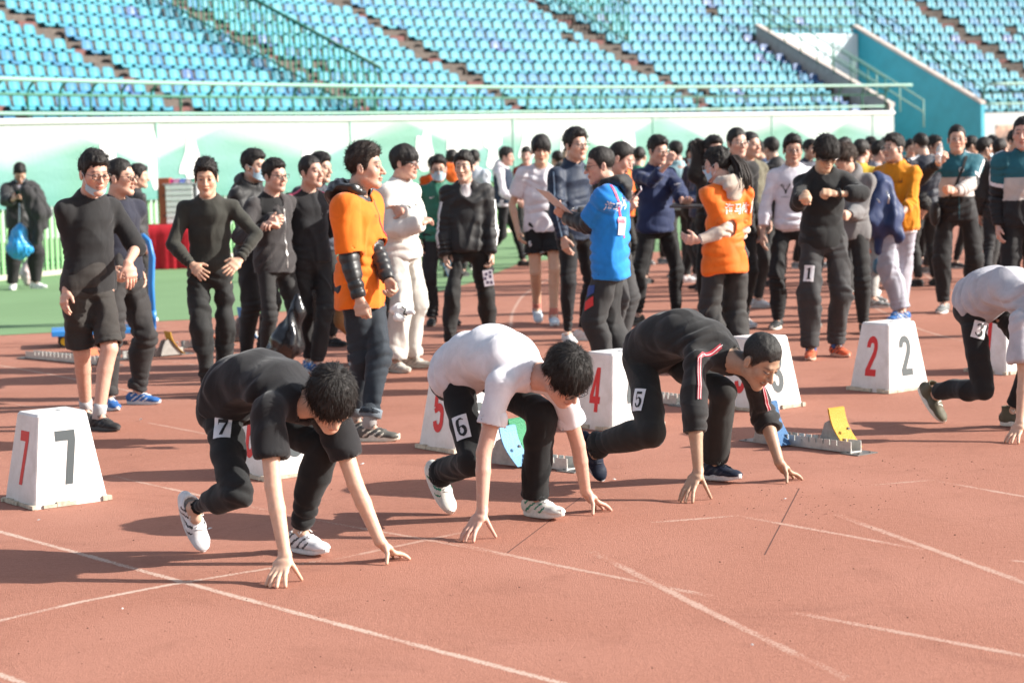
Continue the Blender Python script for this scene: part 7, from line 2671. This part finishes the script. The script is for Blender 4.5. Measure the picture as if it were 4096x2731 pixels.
wp.band('leg_stripe', [B_.hip['R'] + (B_.kn['R'] - B_.hip['R']) * .35, B_.kn['R'] + A3(0, .01, 0)], [A3(-.8, -.5, 0)] * 2, .022, plain((.8, .16, .03), .6))
rt, B_, gg = mk(dict(label='long-haired person in a grey hooded vest behind the number 1 man', h=1.66, px=3392, D=18.4, yaw=-20, hw=(-60, 10), hair='mop', hairc=(.03, .018, .012), seed=127, wL=(3395, 860, -.3), armL=dict(curl=(60, 60, 40)), tops=[JK((.16, .155, .155), collar='hood', rough=.85)], bottom=TR((.02, .02, .02)), shoes='blackw'))
rt, B_, gg = mk(dict(label='man in an olive sweater behind the mock-neck sweater man', h=1.80, px=2995, D=21.5, yaw=30, hw=(40, 0), hair='crop', seed=128, tops=[SW((.14, .13, .09))], bottom=TR((.03, .03, .03)), shoes='white'))
rt, B_, gg = mk(dict(label='person in a dark brown jacket with an elbow raised behind the navy top', h=1.76, px=2850, D=20.2, yaw=10, hw=(20, 0), hair='short', seed=129, wR=(2880, 640, .06, (-1, .1, .9)), tops=[JK((.030, .024, .019), rough=.8)], bottom=TR((.02, .02, .02)), shoes='black'))
rt, B_, gg = mk(dict(label='man in a white top and dark navy vest walking right on the green', h=1.74, px=2022, D=30.5, yaw=80, hw=(75, 6), hair='side', seed=130, lod=1, tops=[SW((.68, .66, .70), collar='hood'), dict(name='vest', c=(.018, .030, .055), ease=.034, hem=.0, vest=1, wr=.004, loose=.6, neck=.09)], bottom=TR((.014, .014, .016)), shoes='black', feet=((.08, -.25, 5), (-.08, .30, 0, .06, 35)), armR=dict(w=(-.22, -.2, .95))))
rt, B_, gg = mk(dict(label='man in a black padded coat looking at his phone by the pale fence', h=1.73, feetpx=(100, 1160), yaw=22, hw=(20, 42), hair='short', seed=131, lod=1, fR=(52, 1160, 5), fL=(150, 1152, 70), wR=(50, 800, -.32), wL=(82, 800, -.34), armR=dict(p=(.6, -.5, .5), curl=(45, 45, 30)), armL=dict(p=(-.5, -.5, .5), curl=(45, 45, 30)),
    tops=[dict(name='jumper', c=(.26, .25, .28), ease=.006, loose=0, hem=.3, sleeve=0, wr=.001), JK((.020, .020, .021), collar='v', ease=.04, se=.034, hem=-.20, rough=.55)], bottom=TR((.022, .020, .022), loose=.034, wr=.008), shoes='white', mask='chin'))
P30, R30 = B_, rt

# ------------------------------------------------------------------ the crowd on the far side of the track
CROWD = [
    # px, D, h, yaw, colour, hair, what, label
    (533, 22.0, 1.66, 120, (.02, .02, .022), 'short', 'j', 'man in black whose head shows between two sweaters on the left'),
    (1806, 28.5, 1.71, 170, (.75, .13, .01), 'short', 'h', 'helper in orange turned away behind the black track jacket'),
    (1730, 31.0, 1.62, 10, (.62, .08, .01), 'short', 's', 'helper in dark orange behind the green jacket mask wearer'),
    (1895, 30.0, 1.70, 160, (.55, .60, .66), 'short', 'j', 'person in a white and blue jacket behind the track jacket man'),
    (2105, 33.0, 1.72, 20, (.25, .03, .02), 'short', 's', 'man in a maroon top left of the white t-shirt athlete'),
    (2232, 29.0, 1.66, 200, (.02, .02, .02), 'crop', 'h', 'person in a black hood right behind the white t-shirt athlete'),
    (2268, 36.0, 1.70, -10, (.50, .40, .44), 'buzz', 's', 'man in pale pink far behind the tall navy jacket man'),
    (2488, 25.5, 1.70, 60, (.80, .15, .01), 'short', 'j', 'helper in orange just right of the hoodie man'),
    (2515, 31.0, 1.68, 200, (.03, .03, .03), 'short', 'j', 'man in black left of the green jacket in the crowd'),
    (2553, 26.0, 1.68, 150, (.02, .17, .11), 'crop', 'j', 'man in a green and black jacket with arms lifted in the crowd'),
    (2618, 30.0, 1.68, 30, (.025, .025, .028), 'short', 'j', 'man in black behind the shoulder of the man shading his eyes'),
    (2708, 27.0, 1.73, 190, (.30, .48, .52), 'short', 'j', 'person in pale blue behind the man shading his eyes'),
    (2765, 26.0, 1.66, 100, (.03, .03, .05), 'short', 's', 'dark-shirted person with white headphones left of the brown jacket'),
    (2795, 24.5, 1.69, -80, (.016, .026, .07), 'short', 'j', 'masked man in a navy jacket left of the ponytail woman'),
    (2838, 34.0, 1.74, 20, (.03, .03, .03), 'short', 'j', 'distant head above the raised brown elbow'),
    (2776, 36.0, 1.74, 170, (.10, .04, .04), 'short', 'j', 'distant man in dark red against the banner'),
    (3042, 30.0, 1.70, -60, (.06, .10, .2), 'short', 's', 'man in blue looking left, beside the white-striped black jacket'),
    (3090, 25.0, 1.74, 200, (.020, .020, .021), 'short', 'w', 'man in a black jacket with a white shoulder stripe, back turned'),
    (3232, 28.0, 1.70, 40, (.03, .035, .06), 'short', 'j', 'man in a dark jacket between the deer top and number 1'),
    (3385, 23.5, 1.71, -70, (.055, .050, .085), 'short', 'j', 'man in a purple-grey padded jacket right of the number 1 head'),
    (3440, 22.8, 1.68, 160, (.62, .42, .03), 'short', 'j', 'person in a yellow jacket turned away, left of the mustard sweatshirt'),
    (3475, 27.0, 1.71, 10, (.04, .04, .05), 'short', 's', 'dark figure right behind the yellow jacket'),
    (3512, 25.0, 1.66, 90, (.30, .30, .33), 'short', 's', 'man in a light grey top looking right by the mustard sweatshirt'),
    (3543, 30.0, 1.70, 20, (.02, .02, .02), 'short', 'j', 'man in black in the shade of the teal wall'),
    (3640, 28.0, 1.66, 30, (.05, .05, .08), 'short', 'j', 'man in dark grey behind the mustard sweatshirt shoulder'),
    (3692, 24.0, 1.74, 200, (.012, .016, .03), 'crop', 'w', 'man in a navy jacket with a white stripe, left of the drinker'),
    (3738, 26.0, 1.70, 50, (.03, .03, .03), 'short', 's', 'dark-haired man with a tanned face left of the bottle'),
    (3872, 27.0, 1.69, 60, (.02, .03, .06), 'crop', 'j', 'man with cropped hair right of the drinker'),
    (3928, 24.5, 1.66, 130, (.02, .02, .02), 'short', 'j', 'masked man in black with a mustard collar, right of the drinker'),
    (3965, 29.0, 1.68, 10, (.20, .03, .03), 'short', 's', 'person in red among the far crowd on the right'),
    (4055, 25.0, 1.74, 30, (.02, .02, .02), 'short', 'j', 'tall man in black beside the poster frame on the right'),
    (3590, 32.0, 1.70, 120, (.03, .04, .04), 'short', 'j', 'far man whose head shows beside the mustard wearer’s glasses'),
]
for i, (px_, D, h, yaw, c, hair, what, lab) in enumerate(CROWD):
    tops = {'j': JK(c), 'h': JK(c, collar='hood'), 's': SW(c), 'w': JK(c)}[what]
    sp_ = dict(label=lab, h=h, px=px_, D=D, yaw=yaw, hw=(yaw + (-25, 15, 0, 30)[i % 4], (4, 12, 0, 8)[i % 4]), hair=hair, seed=300 + i, lod=2, tone=(1.0, .85, .94, .78, 1.05)[i % 5], fat=(1.0, 1.07, .95)[i % 3], girth=(1.0, 1.1, .94, 1.03)[i % 4], tops=[tops], bottom=TR((.016 + .012 * (i % 3),) * 3, wr=.006), shoes=('white', 'black', 'grey', 'blackw')[i % 4], group='crowd gathered on the far side of the track',
               feet=((.12, (-.12, 0, .15)[i % 3], 12), (-.12, (.1, 0, -.1)[i % 3], -10)))
    if i % 3 == 1: sp_['armR'] = dict(w=(-.12, -.30, 1.12)); sp_['armL'] = dict(w=(.10, -.32, 1.10))
    if 'green and black' in lab: sp_['armL'] = dict(w=(.14, -.26, 1.42), pole=(1, 0, -.8))
    if 'masked' in lab: sp_['mask'] = 'on'
    sp_['hands'] = True
    rt, B_, gg = mk(sp_)
    if what == 'w':
        wj = Wear(rt, *gg['jacket'])
        for k, sg in (('R', -1), ('L', 1)):
            sh, el, nb = B_.sh[k], B_.el[k], B_.nb
            wj.band('shoulder_stripe', [nb + (sh - nb) * .30, sh, sh + (el - sh) * .9], [A3(sg * .2, .1, 1), A3(sg * .9, .35, .6), A3(sg, .45, .2)], .035, white_print)

# ------------------------------------------------------------------ things people hold or have set down
def slab(name, label, cat, c, P, U, N, size, mats, bev=.003, faces=()):
    """a flat thing centred at c, long axis P, width axis U"""
    P, N = nrm(P), np.asarray(N, float); N = nrm(N - P * (N @ P)); U = np.cross(P, N)
    M = Matrix((tuple(U), tuple(P), tuple(N))).transposed().to_4x4()
    M.translation = Vector(c)
    mb = MB(); mb.box((0, 0, 0), size)
    o = mb.build(name, mats[0], None, bevel=bev); o.matrix_world = M
    tag(o, label, cat)
    for fn, pos, sz, m in faces:
        f = MB(); f.box(pos, sz); f.build(fn, m, o)
    return o


black_gl = plain((.01, .01, .012), .12, spec=.6)
# clipboard and pen
c = hand_at(R15, P15, 'L', .09)
p0, p1 = at(2162, 768, 14.86), at(2250, 848, 14.95)
cb = slab('clipboard', 'clipboard with white paper held by the blue-shirted official', 'clipboard', (p0 + p1) / 2 + A3(.02, 0, .005), p0 - p1, None, A3(.78, .30, .55), (.21, .26, .006), [plain((.60, .55, .53), .5)],
          faces=[('paper', (0, -.01, .0045), (.19, .235, .002), plain((.80, .79, .78), .8)), ('clip', (0, -.122, .007), (.10, .022, .010), steel)])
pp = hand_at(R15, P15, 'R', .085)
mb = MB(); mb.tube([pp + A3(-.05, -.01, -.05), pp + A3(.07, .01, .05)], .0045, 8); mb.tube([pp + A3(-.05, -.01, -.05), pp + A3(-.056, -.011, -.056)], [.004, .001], 8)
tag(mb.build('pen', plain((.02, .02, .025), .35), None, smooth=True), 'dark pen in the clipboard official’s writing hand', 'pen')
# phones and cards
P, N, S = dirs_w(R16, P16, 'L')
slab('phone', 'white phone in the hand of the hoodie man', 'phone', hand_at(R16, P16, 'L', .105, .0, -.022), A3(.65, -.3, .7), None, A3(-.6, -.3, .6), (.072, .15, .009), [plain((.7, .62, .66), .3)], faces=[('screen', (0, 0, .005), (.066, .142, .001), black_gl)])
P, N, S = dirs_w(R17, P17, 'L')
slab('tablet_case', 'dark flat case held at the waist by the navy top man', 'case', hand_at(R17, P17, 'L', .11, .0, .03), A3(.95, -.3, -.03), None, A3(.05, -.15, 1), (.16, .30, .014), [plain((.045, .040, .040), .4)], faces=[('edge_trim', (0, 0, -.008), (.15, .29, .003), plain((.35, .3, .28), .4))])
slab('card', 'pale blue printed card in the hand beside the jeans leg', 'card', hand_at(R11, P11, 'R', .12, .02, -.03), A3(.35, -.1, -.9), None, A3(.2, -1, .1), (.075, .13, .004), [plain((.22, .50, .62), .4)], faces=[('card_panel', (.0, .01, .003), (.06, .06, .001), plain((.6, .72, .70), .4))])
cc = at(1953, 1112, 17.72)
slab('card', 'white and violet patterned card hanging below the left hand', 'card', cc, A3(.12, 0, -1), None, A3(.1, -1, .05), (.085, .135, .004), [plain((.72, .68, .74), .4)], faces=[('card_mark', (x, y, .003), (.02, .025, .001), plain((.10, .08, .14), .5)) for x, y in ((-.022, .04), (.01, .035), (.025, .0), (-.02, -.01), (.012, -.035), (-.024, -.045))])
P, N, S = dirs_w(R30, P30, 'R')
slab('phone', 'dark phone held by the man at the pale fence', 'phone', hand_at(R30, P30, 'R', .11, .02, -.02), A3(.2, -.5, .6), None, A3(-.2, .5, .8), (.075, .155, .009), [black_gl])
# white cap in the orange helper's hand
h8 = at(1602, 1238, 12.32)
V, Q = solid([elli(h8, (.062, .050, .040), k=.02), caps(h8 + A3(.03, -.03, -.01), h8 + A3(.075, -.06, -.015), .020, .012, k=.02), caps(h8 + A3(-.02, -.05, -.04), h8 + A3(.02, -.06, -.05), .022, .016, k=.02), elli(h8 + A3(.0, .0, -.05), (.05, .04, .03), k=.004, op='sub')], .005)
V = (V + vnormals(V, Q) * (Waves(4)(V, 60) * .003)[:, None]).astype(np.float32)
o = link('cap', mesh_np('cap', V, Q, cloth((.74, .73, .71), .8, .1)), None); tag(o, 'crumpled white cap in the hand of the orange-jacket helper', 'cap')
mb = MB(); mb.tube([h8 + A3(.01, -.052, .02), h8 + A3(.035, -.058, .005), h8 + A3(.02, -.056, -.02), h8 + A3(.04, -.058, -.03)], .005, 5); mb.build('cap_mark', plain((.02, .02, .02), .7), o, smooth=True)


def bundle(name, label, cat, prims, m, seed, amp=.008, h=.010):
    V, Q = solid(prims, h, smooth=1)
    N = vnormals(V, Q)
    V = (V + N * (Waves(seed, (1, 1, .5))(V, 22) * amp + Waves(seed + 1, (1, 1, .5))(V, 55) * amp * .45)[:, None]).astype(np.float32)
    o = link(name, mesh_np(name, V, Q, m)); tag(o, label, cat)
    return o


# the navy jacket over the yellow man's arm
dD = 19.15
q = lambda x, y, d=0: at(x, y, dD + d)
bundle('folded_jacket', 'navy jacket bundled over the arm of the mustard sweatshirt man', 'jacket',
       [caps(q(3520, 735), q(3475, 880), .10, .14, k=.05), caps(q(3540, 745), q(3560, 860), .07, .12, k=.05), caps(q(3475, 880), q(3530, 905), .13, .11, k=.05), caps(q(3560, 890, -.05), q(3600, 950, -.05), .07, .045, k=.04), caps(q(3520, 910), q(3512, 1005), .060, .035, k=.03), caps(q(3455, 800), q(3440, 850), .06, .07, k=.04)],
       cloth((.012, .030, .105), .55, .1, spec=.4), 41, .011)
mb = MB()
mb.tube([q(3545, 765, -.17), q(3556, 790, -.18), q(3552, 815, -.18)], .008, 5); mb.tube([q(3508, 795, -.17), q(3520, 812, -.17)], .006, 5)
o = mb.build('metal_clasp', plain((.6, .6, .6), .3, .8), bpy.data.objects['folded_jacket'], smooth=True)
bundle('carried_fleece', 'beige fleece slung beside the navy jacket bundle', 'jacket', [elli(q(3478, 738, .12), (.12, .08, .10), k=.04), caps(q(3455, 770, .1), q(3440, 800, .1), .07, .05, k=.04), caps(q(3480, 925, .05), q(3468, 965, .05), .05, .03, k=.03)], cloth((.36, .26, .21), .95, .3), 43, .010)
bundle('blue_cloth_bundle', 'small dark blue bundle in the bending person’s hands', 'bundle', [elli(at(3522, 1072, 21.2), (.07, .06, .06), k=.03), elli(at(3515, 1050, 21.2), (.05, .04, .05), k=.03)], plain((.05, .14, .22), .5), 44, .008, .009)
# tan boots and the man behind the orange jacket
b0 = at(1385, 1270, 16.6)
o = bundle('tan_boot', 'tan leather boot dangling behind the orange jacket', 'boot', [caps(b0 + A3(-.03, 0, .16), b0 + A3(-.03, 0, -.02), .065, .06, k=.03), caps(b0 + A3(-.03, 0, -.02), b0 + A3(.08, -.02, -.16), .062, .055, k=.04), elli(b0 + A3(.10, -.02, -.20), (.055, .05, .05), k=.03)], plain((.40, .20, .075), .7, bump=.2), 45, .004, .009)
mb = MB(); mb.tube([b0 + A3(.0, -.07, .12), b0 + A3(.05, -.075, .06), b0 + A3(.0, -.075, .02), b0 + A3(.06, -.07, -.03), b0 + A3(.03, -.075, -.08)], .006, 5); mb.build('boot_lace', plain((.62, .12, .05), .6), o, smooth=True)
o = bundle('tan_boot', 'second tan boot, half hidden lower behind the blue jeans', 'boot', [caps(b0 + A3(.02, .05, -.06), b0 + A3(.06, .05, -.2), .06, .055, k=.03), elli(b0 + A3(.08, .05, -.26), (.06, .05, .045), k=.03)], plain((.40, .20, .075), .7, bump=.2), 46, .004, .009)
# black plastic bag by the charcoal jacket man
pb = lambda x, y: at(x, y, 15.85)
m = plain((.016, .016, .018), .22, bump=.6, scale=14, spec=.6)
bundle('plastic_bag', 'shiny black plastic bag carried by the charcoal jacket man', 'bag', [caps(pb(1190, 1180), pb(1180, 1260), .018, .05, k=.04), caps(pb(1180, 1260), pb(1150, 1370), .06, .12, k=.06), elli(pb(1140, 1395), (.15, .09, .07), k=.05), caps(pb(1195, 1190), pb(1190, 1330), .012, .03, k=.02)], m, 47, .014, .010)
# blue bag and clear bag by the fence
fb = lambda x, y, d=0: at(x, y, 28.0 + d)
o = bundle('carrier_bag', 'bright blue plastic carrier bag hanging from the fence man’s hand', 'bag', [caps(fb(78, 905), fb(75, 930), .03, .08, k=.05), caps(fb(75, 930), fb(78, 985), .10, .17, k=.06), elli(fb(80, 1000), (.17, .08, .07), k=.05)], plain((.03, .30, .66), .35, bump=.3, scale=10, spec=.5), 48, .015, .014)
mb = MB(); mb.tube([fb(77, 905), fb(78, 870), fb(79, 812)], .012, 6); mb.build('bag_handle', plain((.55, .62, .72), .5), o, smooth=True)
bundle('snack_bag', 'clear plastic bag of snacks standing between the fence man’s feet', 'bag', [elli(G(92, 1150) * A3(1, 1, 0) + A3(0, .3, .16), (.12, .09, .16), k=.03), elli(G(92, 1150) * A3(1, 1, 0) + A3(.02, .3, .34), (.05, .04, .07), k=.04)], plain((.62, .50, .50), .3, bump=.3, scale=9, var=.4, spec=.5), 49, .015, .014)
bundle('coat_over_arm', 'black and grey coat draped over the fence man’s arm', 'coat', [caps(fb(120, 770), fb(165, 850), .14, .12, k=.06), caps(fb(140, 830), fb(150, 950), .12, .09, k=.06), caps(fb(160, 850), fb(178, 905), .08, .05, k=.05)], cloth((.030, .029, .031), .8), 50, .018, .014)
# the bottle
h23 = at(3757, 610, 19.98)
t = empty('water_bottle', tuple(h23)); tag(t, 'clear plastic water bottle at the drinking man’s lips', 'bottle')
ax = nrm(at(3762, 575, 19.98) - at(3752, 655, 19.9)); u_ = nrm(np.cross(ax, A3(0, 1, 0))); v_ = np.cross(ax, u_)
prof = [(-.115, .0), (-.115, .026), (-.105, .032), (-.06, .031), (-.05, .029), (-.03, .032), (.02, .032), (.055, .024), (.075, .013), (.095, .013)]
mb = MB(); n = 14; vs = []; fs = []
for h_, r_ in prof: vs += [ax * h_ + (u_ * math.cos(2 * PI * i / n) + v_ * math.sin(2 * PI * i / n)) * max(r_, .001) for i in range(n)]
for j in range(len(prof) - 1): fs += [(j * n + i, j * n + (i + 1) % n, (j + 1) * n + (i + 1) % n, (j + 1) * n + i) for i in range(n)]
mb.add(vs, fs)
gl = NT('clear_plastic'); gl.base((.92, .95, .95), .08); gl.b.inputs['Transmission Weight'].default_value = .75; gl.b.inputs['IOR'].default_value = 1.25
mb.build('bottle_body', gl.m, t, smooth=True)
mb = MB(); mb.tube([ax * -.055, ax * -.02], .0335, 14); mb.build('bottle_label', plain((.75, .76, .78), .4), t, smooth=True)
# shoulder bag of the drinker
sb = rotz(R23.rotation_euler.z) @ A3(-.20, .0, .97) + np.array(R23.location)
bundle('shoulder_bag', 'small black shoulder bag at the drinking man’s hip', 'bag', [elli(sb, (.05, .09, .10), k=.02), elli(sb + A3(0, 0, -.06), (.045, .08, .07), k=.02)], cloth((.016, .016, .017), .6), 51, .004, .010)
